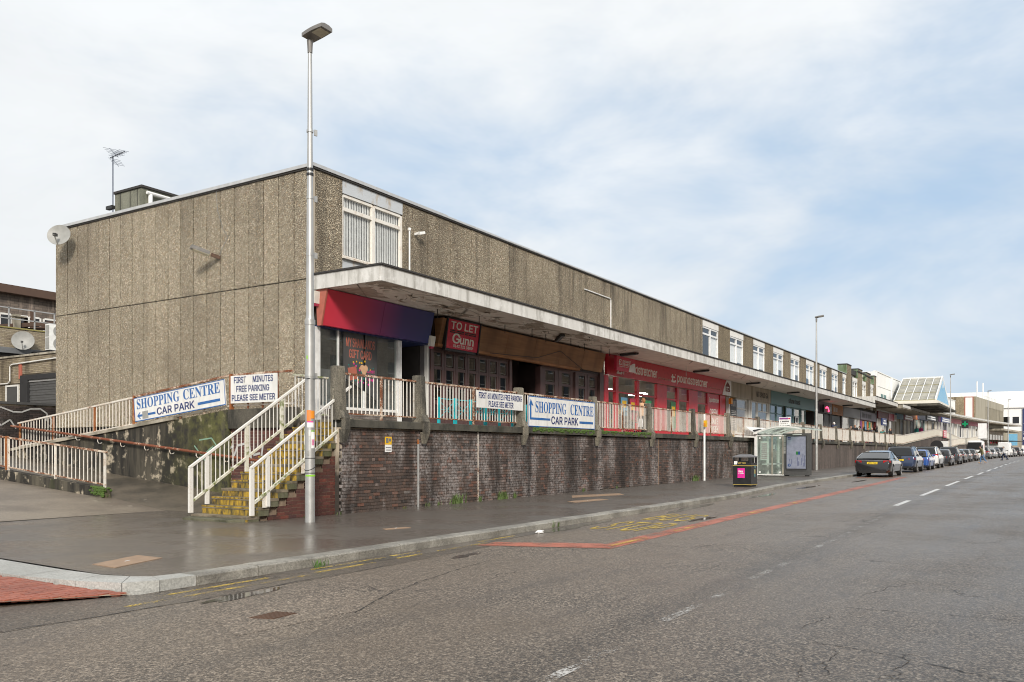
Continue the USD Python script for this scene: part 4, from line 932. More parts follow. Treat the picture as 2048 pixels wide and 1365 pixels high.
# moss and weeds
def tufts(name, label, spots, h, n, mat, catn='plant', spread=.16, kind=None, group=None):
    r = np.random.default_rng(len(label) * 7 + int(spots[0][0] * 10)); parts = []
    for (x, y, z) in spots:
        for _ in range(n):
            a, l, le = r.uniform(0, 6.28), h * r.uniform(.5, 1.15), r.uniform(.1, .75)
            b = np.array([x + r.normal(0, spread * .5), y + r.normal(0, .025), z]); tip = b + [math.cos(a) * l * le, math.sin(a) * l * le * .7 - .02, l]
            mid = (b + tip) / 2 + [0, 0, l * .14]; w = np.array([-math.sin(a), math.cos(a), 0]) * h * .055
            parts.append((np.array([b - w, b + w, mid + w * .9, mid - w * .9, tip]), np.array([[0, 1, 2], [0, 2, 3], [3, 2, 4]])))
    return add(name, parts, M[mat], label=label, cat=catn, kind=kind, group=group)
for x, h, n, lab in ((14.1, .16, 9, 'small weed at the foot of the wall beside the stairs'), (13.1, .13, 7, 'tiny weed behind the foot of the lamp post'), (16.4, .1, 8, 'low weed left of the wall pipe'), (17.35, .14, 12, 'weed just right of the wall pipe'), (17.85, .14, 9, 'thin weed right of the pipe'),
                     (18.65, .34, 34, 'tall leafy weed growing from the wall foot left of the wall joint'), (19.75, .2, 22, 'weed at the foot of the pale wall joint'), (20.9, .3, 34, 'bushy weed at the wall foot right of the joint'), (21.6, .26, 16, 'ragged weed below the front car park sign'),
                     (26.1, .2, 12, 'small weed below the right end of the car park sign'), (28.8, .14, 12, 'low weed below the red shop railing'), (37.2, .34, 60, 'spreading green weed at the wall foot beside the bus stop pole')):
    tufts('weed', lab, [(x, YW - .05, .12 + GS * x)], h * .8, n // 2 + 7 if n < 30 else n + 20, 'weed_leaf', spread=.10 if n < 30 else .28)
tufts('weed', 'grassy weed in the gutter against the kerb', [(8.4, 8.34, .03)], .1, 26, 'grass_green')
tufts('weed', 'tiny sprout on the kerb face above the word STOP', [(15.0, 8.38, .06)], .14, 9, 'weed_leaf')
r = np.random.default_rng(5); ms = []
for a, b, n in ((22.6, 26.8, 420), (27.3, 31.9, 260)):
    for _ in range(n):
        x = r.uniform(a, b); s = r.uniform(.02, .055); m = trimesh.creation.icosphere(1, 1.0); ms.append(move((m.vertices * [s * 1.4, s, s * .8], m.faces), (x, YW - .10 + abs(r.normal(0, .02)), CZ1 - .015 - abs(r.normal(0, .045)))))
add('moss_fringe', ms, M['moss_green'], label='thick green moss hanging over the coping below the front car park sign', cat='moss', kind='stuff')

# patches, seams and litter on the road
add('road_patch', sheet([(3.4, 7.75), (5.6, 7.62), (8.3, 7.58), (12.2, 7.72), (12.0, 8.43), (5.75, 8.43), (4.4, 9.0), (3.6, 9.3)], 0.0022, gz), M['asphalt_dark'], kind='structure', label='darker strip of patched asphalt along the kerb at the corner', cat='road patch')
add('road_patch', sheet([(4.9, 5.85), (6.3, 5.75), (7.6, 6.35), (7.2, 6.8), (5.3, 6.75)], 0.0022, gz), M['asphalt_pale'], kind='structure', label='smoother paler patch of asphalt round the rusty iron cover', cat='road patch')
def seam(pts, w, seed):
    r = np.random.default_rng(seed); P = np.array(pts, float); t_ = np.linspace(0, 1, 70); k_ = np.linspace(0, 1, len(P))
    q = np.c_[np.interp(t_, k_, P[:, 0]), np.interp(t_, k_, P[:, 1])]; d_ = np.gradient(q, axis=0); nn = np.c_[-d_[:, 1], d_[:, 0]] / np.linalg.norm(d_, axis=1, keepdims=True)
    q = q + nn * np.cumsum(r.normal(0, .008, 70))[:, None]; ww = w * np.clip(r.normal(.4, .35, 70), .06, 1)[:, None]
    return [tuple(a) for a in q + nn * ww / 2] + [tuple(a) for a in (q - nn * ww / 2)[::-1]]
for k, (pts, w, lab) in enumerate((([(3.6, 7.78), (6.0, 7.62), (9.0, 7.58)], .035, 'thin dark seam beside the kerbside patch of asphalt'), ([(6.2, 5.7), (7.4, 6.2), (8.6, 6.5), (10.2, 6.8)], .03, 'dark cracked seam right of the iron cover'),
                                   ([(7.25, 1.6), (7.1, 1.0), (6.72, .25), (6.7, -.4)], .02, 'ragged dark crack in the road at the lower right corner'), ([(9.0, 1.7), (9.08, .9), (9.15, .1), (9.3, -.6)], .016, 'thin crack running across the right lane'), ([(11.9, 2.6), (12.2, 1.6), (12.0, .6)], .014, 'faint crack across the right lane farther away'))):
    add('road_crack', sheet(Polygon(seam(pts, w, k)).buffer(0), 0.0034, gz), M['roof_edge_dark'], label=lab, cat='crack')
q = trimesh.creation.icosphere(2, 1.0); nz = meshkit.noise(np.array(q.vertices) * 2.5, 3)
add('litter', move((q.vertices * (0.5 + nz[:, None]) * [.10, .05, .03], q.faces), (13.9, 8.1, .075)), M['sign_white'], label='crumpled white litter in the gutter left of the word STOP', cat='litter')

# ------------------------------------------------------------------ the arcade building
XB = 105.3            # far end of the first block
ROOF, CANB, CANT, YC = 9.16, 5.93, 6.29, 14.10
SILL, HEAD = 7.02, 8.74
ab = thing('arcade_building', 'long two storey shop block with pebble panels and a white canopy', 'building')
# window bays on the upper floor
WINS = [(17.43, 20.05)] + [(46.76 + 4.96 * k, 49.55 + 4.96 * k) for k in range(9)] + [(91.6, 94.1), (96.5, 99.1), (101.6, 103.9)]
solid = []                       # upper floor wall behind the panels, with window holes
prev = XC + .05
for a, b in WINS:
    solid.append(box(prev, a, YF + .05, YF + .25, CANB, ROOF)); solid += [box(a, b, YF + .05, YF + .25, CANB, SILL - .03), box(a, b, YF + .06, YF + .25, HEAD, ROOF)]
    prev = b
solid.append(box(prev, XB, YF + .05, YF + .25, CANB, ROOF))
add('upper_wall', solid, M['beam_concrete'], ab)
add('end_wall', box(XC + .05, XC + .25, YF + .255, 28.68, 0.0, ROOF), M['beam_concrete'], ab)
add('shop_end_wall', box(XC + .05, XC + .25, YF + .05, YF + .25, 2.0, CANB), M['beam_concrete'], ab)
add('back_wall', [box(XC + .05, XB, 28.4, 28.66, 0.0, ROOF), box(XB - .2, XB, YF + .25, 28.4, 0, ROOF)], M['beam_concrete'], ab)
add('ceiling', box(XC + .25, XB - .2, YF + .25, 28.4, CANB, CANB + .2), M['interior_pale'], ab)
add('flat_roof', box(XC + .1, XB, YF + .1, 28.6, ROOF - .03, ROOF + .06), M['roof_felt'], ab)
# end wall panels: 0.6 m ribs in two tiers
yj = [28.70] + [27.99 - .6 * k for k in range(19)] + [YF]
for k in range(len(yj) - 1):
    y1, y0 = yj[k], yj[k + 1]
    g_ = .019
    d = RNG.uniform(-.004, .004)
    for z0, z1 in ((0.0, 6.205), (6.235, ROOF - .02)):
        add('wall_panel', box(XC + d, XC + .06, y0 + g_, y1 - g_, z0, z1), M['pebbledash_panel'], ab)
add('panel_joint', box(XC + .04, XC + .05, YF + .02, 28.68, 0.1, ROOF - .03), M['roof_edge_dark'], ab)
# front panels
def panels(xa, xb, n, mat):
    for k in range(n):
        a, b = xa + (xb - xa) * k / n, xa + (xb - xa) * (k + 1) / n
        add('front_panel', box(a + .013, b - .013, YF + RNG.uniform(-.005, .005), YF + .06, CANB + .3, ROOF - .02), M[mat], ab)
add('corner_strip', box(XC + .015, XC + .09, YF - .004, YF + .055, CANB + .3, ROOF - .02), M['beige_fascia'], ab)
panels(XC + .10, 17.43, 1, 'pebbledash_weathered')
panels(20.05, 46.76, 22, 'pebbledash_weathered')
for k in range(1, 9): panels(WINS[k][1], WINS[k + 1][0], 1, 'pebbledash_far')
panels(WINS[9][1], 88.2, 0, 'pebbledash_far')
# raised piers at the far end
for a, b in ((88.2, 90.4), (93.0 + 1.1, 96.5), (99.1, 101.6), (103.9, XB)):
    add('pier', box(a, b, YF - .06, YF + .8, CANB + .3, 10.16), M['pebbledash_far'], ab)
    add('pier_side', box(a - .012, a, YF - .06, YF + .8, ROOF + .1, 10.16), M['green_render'], ab)
    add('pier_cap', box(a - .05, b + .05, YF - .1, YF + .85, 10.162, 10.26), M['roof_edge_dark'], ab)
add('upper_panel', [box(a, b, YF + .3, YF + .4, ROOF + .06, 9.95) for a, b in ((90.4, 94.1), (96.5, 99.1), (101.6, 103.9))], M['cream_far_paint'], ab)
add('dark_rail', [bar((94, YF - .08, 9.95), (103, YF - .08, 9.8), .12, .14), bar((90.4, YF + .25, 9.7), (94.1, YF + .25, 9.7), .3, .5)], M['roof_edge_dark'], ab)
# windows
def window(k, a, b):
    near = k == 0
    add('spandrel', box(a + .01, b - .01, YF + .005, YF + .06, HEAD + .04, ROOF - .02), M['window_panel' if near else 'cream_wall'], ab)
    add('apron', box(a + .01, b - .01, YF + .03, YF + .08, CANB + .3, SILL - .06), M['window_panel' if near else 'cream_wall'], ab)
    fm = M['rusty_bar_paint' if near else 'white_pvc']
    TR = 8.36
    m = (a + b) / 2
    fr = [box(a, a + .07, YF + .03, YF + .12, SILL, HEAD), box(b - .09, b, YF + .03, YF + .12, SILL, HEAD), box(m - .06, m + .06, YF + .02, YF + .12, SILL, HEAD),
          box(a + .07, m - .06, YF + .035, YF + .12, HEAD - .05, HEAD + .03), box(m + .06, b - .09, YF + .035, YF + .12, HEAD - .05, HEAD + .03), box(a + .07, m - .06, YF + .03, YF + .12, TR - .05, TR + .05), box(m + .06, b - .09, YF + .03, YF + .12, TR - .05, TR + .05),
          box(a + .07, m - .06, YF + .035, YF + .12, SILL - .04, SILL + .05), box(m + .06, b - .09, YF + .035, YF + .12, SILL - .04, SILL + .05)]
    w = add('window', fr, fm, ab)
    add('sill', box(a - .02, b + .02, YF - .06, YF + .028, SILL - .058, SILL - .005), M['rusty_white_paint' if near else 'white_pvc'], w)
    for p, q, tag_ in ((a + .07, m - .06, 0), (m + .06, b - .09, 1)):
        add('pane', box(p, q, YF + .075, YF + .081, SILL + .05, TR - .05), M['window_glass'], w)
        add('pane', box(p, q, YF + .075, YF + .081, TR + .05, HEAD - .05), M['window_glass'], w)
        if near:
            sl = []
            n = 11
            for i in range(n):
                x = p + (q - p) * (i + .5) / n
                sl += [move(box(-.058, .058, -.002, .002, 0, 1.28), (x, YF + .135, SILL + .04 + (.05 if tag_ == 0 else 0)), Rz(.30)), move(box(-.058, .058, -.002, .002, 0, .36), (x, YF + .135, TR + .03), Rz(.30))]
            add('blind_slats', sl, M['blind_cream'], w)
        else:
            h = random.Random(k * 2 + tag_).choice([0.0, 0.0, .25, .6])
            if not (k == 1 and tag_ == 0): add('blind', box(p, q, YF + .13, YF + .14, SILL + h, TR - .0), M['blind_cream'], w)
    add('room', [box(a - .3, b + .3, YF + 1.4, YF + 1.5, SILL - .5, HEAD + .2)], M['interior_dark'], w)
for k, (a, b) in enumerate(WINS): window(k, a, b)
# roof edge
add('roof_edge', [box(XC - .03, 88.1, YF - .045, YF + .1, ROOF - .018, ROOF + .03), box(XC - .03, XC + .1, YF + .1, 28.74, ROOF - .018, ROOF + .03)], M['roof_edge_dark'], ab)
fl = []
x = XC - .05
while x < 88:
    ln = min(3.0, 88.05 - x); dz = RNG.uniform(-.01, .012)
    fl.append(box(x, x + ln - .01, YF - .07, YF + .12, ROOF + .032, ROOF + (.115 if x < 22 else .085) + dz)); x += 3.0
fl.append(box(XC - .06, XC + .12, YF + .12, 28.78, ROOF + .032, ROOF + .12))
add('roof_flashing', fl, M['lead_flashing'], ab)
# canopy
cv = []
add('canopy_slab', box(XC + .06, 90.0, YC + .06, YF + .04, CANB + .012, CANT - .03), M['beam_concrete'], ab)
add('soffit', box(XC + .06, 90.0, YC + .06, YF + .04, CANB - .004, CANB + .01), M['peeling_soffit'], ab)
fx = [XC, 24.2, 31.0, 38.4, 46.2, 53.8, 59.5, 65.0, 72.0, 80.0, 90.0]
for a, b in zip(fx[:-1], fx[1:]):
    add('fascia_board', box(a + .004, b - .004, YC, YC + .055, CANB - .03, CANT - .005), M['white_fascia'], ab)
add('fascia_board', box(XC - .01, XC + .055, YC + .058, YF - .005, CANB - .03, CANT - .005), M['white_fascia'], ab)
add('canopy_edge', [box(XC - .05, 90.02, YC - .05, YC + .2, CANT, CANT + .045), box(XC - .05, XC + .2, YC + .2, YF - .01, CANT, CANT + .045)], M['roof_edge_dark'], ab)
# hanging scraps of peeled soffit
r = np.random.default_rng(11); ms = []
for _ in range(46):
    x, y = r.uniform(17, 31), r.uniform(14.5, 15.9); s = r.uniform(.12, .5); n = 6
    an = np.sort(r.uniform(0, 6.28, n)); rad = r.uniform(.5, 1, n) * s
    pts = np.c_[x + rad * np.cos(an), y + .5 * rad * np.sin(an), CANB - .006 - r.uniform(.0, .07, n) * (np.arange(n) % 2)]
    c = np.array([[x, y, CANB - .012]])
    ms.append((np.vstack([c, pts]), np.array([[0, (i + 1) % n + 1, i + 1] for i in range(n)])))
add('peeling_flake', ms, M['peeling_soffit'], ab, kind='stuff')
lt = []
for k, x in enumerate((27.9, 34.2, 43.4, 52.9, 62.9, 73.2, 83.0)):
    t = thing('canopy_light', ('dark broken light fitting under the canopy above the TO LET board', 'dark strip light fitting under the canopy at the start of the red shop', 'dark strip light fitting under the canopy above the red shop doors', 'dark strip light fitting under the canopy above the beige fascia', 'dark strip light fitting under the canopy above the teal shop sign', 'dark strip light fitting under the canopy left of the second lamp post', 'dark strip light fitting under the canopy right of the second lamp post')[k], 'light')
    d = .15 if k else .6
    a, b = np.array([x + d, 15.85, CANB - .07]), np.array([x - d, 14.95, CANB - .07])
    add('housing', bar(a, b, .18, .07), M['roof_edge_dark'], t); add('tube_cover', bar(a + [0, 0, -.05], b + [0, 0, -.05], .11, .03), M['cloth_grey'], t)
for k, x in enumerate((20.6, 22.4, 24.4, 25.7, 27.2, 28.6, 30.3, 31.2, 32.6, 40.9)):
    r_ = .30 if x < 40 else .55
    add('hanger_rod', [tube([(x, 15.6 - .3 * (k % 2), CANB), (x, 15.6 - .3 * (k % 2), CANB - r_)], .014, 6)], M['dark_steel' if x < 40 else 'galvanised'], label='thin %s rod hanging from the canopy soffit, %s' % ('dark' if x < 40 else 'pale', 'above the red shop' if x > 40 else 'leftmost of its row' if k == 0 else '%s in its row from the left' % ['', 'second', 'third', 'fourth', 'fifth', 'sixth', 'seventh', 'eighth', 'ninth'][k]), cat='rod', group='rods hanging from the soffit' if x < 40 else None)

# deck
xd = [14.84, XC] + [20, 40, 60, 80, 98, 104, 112, 122, 133, 150, 180, 215, 260]
def DK(x): return np.interp(x, [14, 104, 133, 170, 260], [DECK, DECK, 3.45, 3.9, 4.1])
add('terrace_deck', grid(xd, [0, 1], lambda x, s: (x, (YW + .16 if s == 0 else 28.5) + float(bend(x)), float(DK(x)) - (.03 if x < 99 else .0))), M['tile_deck'], kind='structure', label='raised shop terrace paving behind the railings', cat='terrace')
add('stair_landing', box(14.84, XC - .002, 15.47, 18.0, 2.20, DECK + .003), M['ramp_concrete'], kind='structure', label='landing at the head of the stairs', cat='landing')
add('pale_ledge', box(15.1, XC - .01, 16.45, 17.5, DECK + .01, DECK + .2), M['pale_ledge'], label='pale concrete ledge at the foot of the pebble wall behind the landing railing', cat='ledge')

# ------------------------------------------------------------------ shopfronts: each unit is a thing
Z0S, Z1S = DECK + .0, 4.97
def room(t, xa, xb, mat, depth=5.0, lamps=0, floor='interior_dark'):
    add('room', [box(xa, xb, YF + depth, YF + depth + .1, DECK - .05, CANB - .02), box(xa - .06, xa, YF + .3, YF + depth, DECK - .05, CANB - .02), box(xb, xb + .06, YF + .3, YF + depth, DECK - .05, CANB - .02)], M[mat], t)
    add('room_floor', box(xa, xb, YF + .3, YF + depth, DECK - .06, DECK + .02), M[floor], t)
def tilt_board(xa, xb, z0, z1, y0, out, th=.12, parts=1):
    """Fascia leaning outwards at the top."""
    ms = []
    for k in range(parts):
        a, b = xa + (xb - xa) * k / parts + (.006 if k else 0), xa + (xb - xa) * (k + 1) / parts - (.006 if k < parts - 1 else 0)
        ms.append(hexa([(a, y0 - th, z0), (b, y0 - th, z0), (b, y0, z0), (a, y0, z0)], [(a, y0 - th - out, z1), (b, y0 - th - out, z1), (b, y0 + .05, z1), (a, y0 + .05, z1)]))
    return ms
def rects(xs, zs, y0, y1, w):
    """Frame of uprights at xs and rails at zs."""
    ms = [box(x - w / 2, x + w / 2, y0, y1, zs[0], zs[-1]) for x in xs]
    for z in zs:
        for a, b in zip(xs[:-1], xs[1:]):
            ms.append(box(a + w / 2, b - w / 2, y0 + .004, y1 - .004, z - w / 2, z + w / 2))
    return ms

# 1 vacant unit with the red to blue sign
t = thing('vacant_shop', 'vacant corner shop with a plain red to navy gradient sign', 'shop')
for k, m in enumerate(tilt_board(16.42, 21.05, Z1S, CANB - .03, YF - .10, .22, .12, 2)):
    add('sign_panel', m, M['gradient_sign'], t)
add('sign_edge', hexa([(16.36, YF - .24, Z1S - .02), (16.415, YF - .24, Z1S - .02), (16.415, YF - .1, Z1S - .02), (16.36, YF - .1, Z1S - .02)], [(16.36, YF - .46, CANB - .02), (16.415, YF - .46, CANB - .02), (16.415, YF - .05, CANB - .02), (16.36, YF - .05, CANB - .02)]), M['terracotta_trim'], t)
add('soffit_board', box(16.42, 21.3, YF - .1, YF + 1.6, Z1S - .03, Z1S), M['sign_navy'], t)
add('frame', [box(16.34, 16.56, YF - .02, YF + .12, DECK, Z1S - .03), box(19.80, 19.98, YF - .02, YF + .12, 2.4, Z1S - .03), box(18.32, 18.38, YF + .03, YF + .08, 2.84, Z1S - .03), box(17.28, 17.33, YF + .03, YF + .08, 2.84, Z1S - .03), box(16.56, 19.8, YF + .0, YF + .12, 2.76, 2.835)], M['white_pvc'], t)
add('pane', [box(16.56, 17.28, YF + .05, YF + .056, 2.84, Z1S - .03)], M['dusty_glass'], t); add('pane', [box(17.33, 18.32, YF + .05, YF + .056, 2.84, Z1S - .03)], M['dusty_glass'], t); add('pane', [box(18.38, 19.8, YF + .05, YF + .056, 2.84, Z1S - .03)], M['dusty_glass'], t)
add('riser_backing', box(16.36, 19.95, YF + .035, YF + .15, DECK - .3, 2.76), M['stair_mortar'], t)
for j in range(5):
    x = 16.36 - (.11 if j % 2 else 0)
    while x < 19.95:
        a, b = max(x, 16.36), min(x + .215, 19.95)
        if b - a > .03: add('brick', box(a, b, YF + .02, YF + .05, DECK + .01 + j * .077, DECK + .01 + j * .077 + .066), M['riser_brick'], t, vary=True)
        x += .225
add('door_recess', [box(19.98, 20.02, YF + .12, YF + 1.5, DECK, Z1S), box(21.28, 21.34, YF - .02, YF + 1.5, DECK, CANB), box(20.02, 21.28, YF + 1.45, YF + 1.5, DECK, Z1S)], M['grey_door'], t)
add('door_post', box(21.2, 21.28, YF - .03, YF + .08, DECK, Z1S - .03), M['grimy_white'], t)
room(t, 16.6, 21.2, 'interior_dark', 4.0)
add('window_display', [box(17.0, 17.5, YF + .5, YF + .9, DECK, 3.9), box(18.6, 19.6, YF + .9, YF + 1.3, DECK, 3.3)], M['cloth_grey'], t)
po = thing('window_poster', 'dark poster MY SHAWLANDS GIFT CARD in the vacant shop window', 'poster')
yp = YF + .03
add('sheet', wall_poly(Polygon([(17.5, 4.95), (18.9, 4.95), (18.9, 3.05), (18.65, 3.2), (17.62, 3.62), (17.5, 3.75)]), yp, yp + .008), M['board_grey'], po)
letters(po, 'lettering', [front('MY SHAWLANDS', 17.6, 18.8, 4.55, .24, yp - .001, bold=True, depth=.003), front('GIFT CARD', 17.72, 18.66, 4.24, .23, yp - .001, bold=True, depth=.003)], M['terracotta_trim'])
def dots(n, seed, col):
    r = np.random.default_rng(seed); ms = []
    for _ in range(n):
        x, z = r.uniform(17.68, 18.78), r.uniform(3.5, 4.2); s = r.uniform(.012, .035)
        ms.append(wall_poly(Point(x, z).buffer(s, 3), yp - .004, yp))
    add('confetti', ms, M[col], po)
dots(16, 1, 'cloth_teal'); dots(14, 2, 'yellow_box'); dots(14, 3, 'pink_notice')
add('envelope', wall_poly(affinity.rotate(shapely.box(17.7, 3.62, 18.05, 3.98), 12), yp - .005, yp), M['terracotta_trim'], po)
heart = shapely.union_all([Point(18.27, 3.98).buffer(.09), Point(18.41, 3.98).buffer(.09), Polygon([(18.18, 3.96), (18.5, 3.96), (18.34, 3.72)])])
add('heart', wall_poly(heart, yp - .006, yp), M['cloth_peach'], po)
letters(po, 'lettering', [front('SUPPORT', 18.46, 18.8, 3.86, .08, yp - .001, depth=.003, bold=True)], M['cloth_pink']); add('print', scribble(18.48, 18.8, 3.74, .08, yp, 4) + scribble(18.52, 18.78, 3.63, .07, yp, 5), M['cloth_pink'], po)
for x, y, z, lab in ((16.28, YF - .12, 5.72, 'white alarm box at the left end of the gradient sign'), (21.12, YF - .25, 5.08, 'white alarm box between the navy sign and the pub fascia')):
    al = thing('alarm_box', lab, 'alarm')
    add('case', hexa([(x - .09, y - .06, z - .2), (x + .09, y - .06, z - .2), (x + .09, y + .05, z - .2), (x - .09, y + .05, z - .2)], [(x - .13, y - .09, z + .12), (x + .13, y - .09, z + .12), (x + .13, y + .05, z + .12), (x - .13, y + .05, z + .12)]), M['alarm_white'], al)
    add('strobe', hexa([(x - .05, y - .05, z - .27), (x + .05, y - .05, z - .27), (x + .05, y + .03, z - .27), (x - .05, y + .03, z - .27)], [(x - .08, y - .06, z - .203), (x + .08, y - .06, z - .203), (x + .08, y + .04, z - .203), (x - .08, y + .04, z - .203)]), M['rose'], al)

# 2 closed pub with dark brown panelled doors
t = thing('closed_pub', 'closed brown pub front with bare plywood fascia and glazed folding doors', 'shop')
for k, m in enumerate(tilt_board(21.55, 33.3, Z1S + .06, CANB - .1, YF - .10, .20, .10, 6)): add('plywood_board', m, M['bare_plywood'], t)
add('timber_trim', box(21.5, 31.2, YF - .24, YF - .05, Z1S - .03, Z1S + .055), M['orange_wood'], t)
add('backing', box(21.45, 33.75, YF - .05, YF + .05, Z1S - .02, CANB - .01), M['pub_dark'], t)
add('end_pier', box(21.36, 21.5, YF - .06, YF + .3, DECK, Z1S - .035), M['pub_brown'], t); add('end_pier', box(33.35, 33.72, YF - .1, YF + .3, DECK, CANB - .02), M['pub_brown'], t)
ZT, RY = 4.88, [2.40, 2.62, 3.18, 3.72, 4.28]
def pub_leaf(xa, xb, y, lights=((3.76, 4.24), (4.34, 4.78)), lower=True, px=.11):
    """A timber leaf of stiles, rails, panes and bottom panels."""
    fr = [box(xa + .004, xa + px, y, y + .07, 2.42, ZT), box(xb - px, xb - .004, y, y + .07, 2.42, ZT)]
    zs = [(2.42, 2.62), (3.10, 3.24), (3.66, 3.76), (4.24, 4.34), (4.78, ZT)]
    fr += [box(xa + px, xb - px, y + .004, y + .066, a, b) for a, b in zs]
    lf = add('leaf', fr, M['pub_brown'], t)
    add('lower_panel', [box(xa + px, xb - px, y + .03, y + .05, 2.62, 3.10)], M['pub_dark'], lf)
    for a, b in ((3.24, 3.66),) + lights:
        add('pane', box(xa + px, xb - px, y + .035, y + .041, a, b), M['shop_glass'], lf)
        c = .05
        add('glazing_bar', [box(xa + px, xb - px, y + .026, y + .034, a + c, a + c + .006), box(xb - px - c, xb - px - c + .006, y + .026, y + .034, a + c + .007, b)], M['dish_grey'], lf)
for k, xa in enumerate((21.52, 22.17, 22.82, 23.47, 24.12, 24.77, 25.42)): pub_leaf(xa, xa + .64, YF + .02)
add('door_case', [box(26.08, 26.24, YF - .03, YF + .2, DECK, ZT + .08), box(28.3, 28.45, YF - .03, YF + .2, DECK, ZT), box(31.15, 31.35, YF - .05, YF + .2, DECK, ZT), box(21.5, 26.08, YF + .0, YF + .14, ZT, Z1S - .02), box(28.45, 33.35, YF, YF + .14, ZT, Z1S - .02)], M['pub_brown'], t)
for xa in (26.3, 27.05): pub_leaf(xa, xa + .72, YF + .9)
add('lobby', [box(26.2, 28.4, YF + .99, YF + 1.05, DECK, CANB - .05), box(26.2, 26.25, YF + .2, YF + .98, DECK, Z1S), box(28.33, 28.38, YF + .2, YF + .98, DECK, Z1S)], M['pub_dark'], t)
for xa, xb in ((28.5, 29.8), (29.82, 31.12)): pub_leaf(xa, xb, YF + .02, px=.28)
for xa in (31.38, 32.36): pub_leaf(xa, xa + .96, YF + .02, px=.2)
add('threshold', box(21.4, 33.7, YF - .03, YF + .2, DECK - .02, 2.42), M['board_grey'], t)
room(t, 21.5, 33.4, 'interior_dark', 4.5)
wr = []
for pts in ([(24.3, 4.98), (27.5, 5.12), (29.3, 5.55), (31.2, 4.98), (32.3, 4.9)],):
    wr.append(tube([(x, YF - .36, z) for x, z in pts], .012, 5))
add('loose_cable', wr, M['black_plastic'], label='loose black cable sagging across the plywood fascia', cat='cable')
tl = thing('to_let_board', 'red TO LET board of the letting agent hanging over the pub fascia', 'sign')
yb0, yb1, zb0, zb1, xb0, xb1 = 15.98, 16.28, 4.92, 5.84, 21.80, 23.58
pt = lambda f, z, o=0.0: (0, 0, 0)
add('board', hexa([(xb0, 16.2, zb0), (xb1, 16.2, zb0), (xb1, 16.26, zb0), (xb0, 16.26, zb0)], [(xb0, 16.08, zb1), (xb1, 16.08, zb1), (xb1, 16.14, zb1), (xb0, 16.14, zb1)]), M['to_let_red'], tl)
add('frame', [hexa([(a, 16.18, zb0 - .08), (b, 16.18, zb0 - .08), (b, 16.30, zb0 - .08), (a, 16.30, zb0 - .08)], [(a, 16.04, zb1 + .05), (b, 16.04, zb1 + .05), (b, 16.18, zb1 + .05), (a, 16.18, zb1 + .05)]) for a, b in ((xb0 - .06, xb0 - .003), (xb1 + .003, xb1 + .06))] + [box(xb0, xb1, 16.22, 16.30, zb0 - .08, zb0 - .003), box(xb0, xb1, 16.06, 16.18, zb1 + .003, zb1 + .06)], M['black_plastic'], tl)
up_t = np.array([0, -.13, 1.0]) / np.linalg.norm([0, -.13, 1.0])
def on_board(text, x0, w, z, h, **kw):
    f = (z - zb0) / (zb1 - zb0)
    return text_at(text, h, (x0, 16.2 - .12 * f - .003, z), RX, up_t, width=w, depth=.006, **kw)
letters(tl, 'lettering', [on_board('TO LET', 21.98, 1.5, 5.55, .23, bold=True), on_board('G', 22.12, .42, 5.11, .30, bold=True), on_board('unn', 22.54, .78, 5.11, .26, bold=True), on_board('0141 221 3500', 22.2, 1.08, 4.98, .085, bold=True)], M['letter_white'])
add('small_print', [hexa([(x, 16.2 - .12 * f - .006, z), (x + w, 16.2 - .12 * f - .006, z), (x + w, 16.2 - .12 * f, z), (x, 16.2 - .12 * f, z)], [(x, 16.2 - .12 * f - .01, z + .035), (x + w, 16.2 - .12 * f - .01, z + .035), (x + w, 16.2 - .12 * f - .002, z + .035), (x, 16.2 - .12 * f - .002, z + .035)]) for z, f in ((5.42, .545), (5.475, .60)) for x, w in ((21.95, .3), (22.3, .42), (22.78, .2), (23.02, .4))], M['ink_black'], tl)
tb = thing('pavement_barrier', 'turquoise metal barrier with crossed wires in front of the pub', 'barrier')
yb = 14.35
for k, x in enumerate(np.arange(19.0, 25.9, .78)):
    add('post', box(x - (.06 if k % 2 else .035), x + (.06 if k % 2 else .035), yb - .03, yb + .03, DECK, 3.12), M['turquoise'], tb)
    add('cross_wire', [bar((x, yb, 2.5), (x + .78, yb, 3.05), .012, .012), bar((x, yb, 3.05), (x + .78, yb, 2.5), .012, .012), bar((x, yb, 3.08), (x + .78, yb, 3.08), .02, .02), bar((x, yb, 2.78), (x + .78, yb, 2.78), .012, .012)], M['turquoise'], tb)

# 3 red discount shop
t = thing('red_shop', 'bright red discount shop with white lettering across its long fascia', 'shop')
for k, m in enumerate(tilt_board(33.92, 50.4, 5.0, CANB - .02, YF - .06, .03, .10, 4)): add('fascia_panel', m, M['shop_red'], t)
add('logo_panel', wall_poly(Polygon([(50.42, CANB - .03), (51.35, CANB - .03), (51.35, 4.99), (49.7, 4.99), (49.95, 5.4)]), YF - .20, YF - .17), M['sign_white'], t)
add('house_logo', [wall_poly(Polygon([(50.25, 5.35), (50.25, 5.58), (50.65, 5.82), (51.05, 5.58), (51.05, 5.22), (50.25, 5.22)]).difference(shapely.box(50.38, 5.3, 50.92, 5.52)), YF - .21, YF - .198), box(50.45, 50.6, YF - .21, YF - .198, 5.33, 5.45), box(50.7, 50.85, YF - .21, YF - .198, 5.33, 5.45)], M['maroon'], t)
yt = YF - .168
letters(t, 'lettering', [front('£', 34.9, 35.5, 5.12, .45, yt, bold=True, depth=.012), front('poundstretcher', 35.6, 39.6, 5.26, .42, yt, bold=True, depth=.012), front('£', 41.5, 42.15, 5.2, .52, yt, bold=True, depth=.012), front('poundstretcher', 42.35, 47.05, 5.26, .42, yt, bold=True, depth=.012)], M['letter_white'])
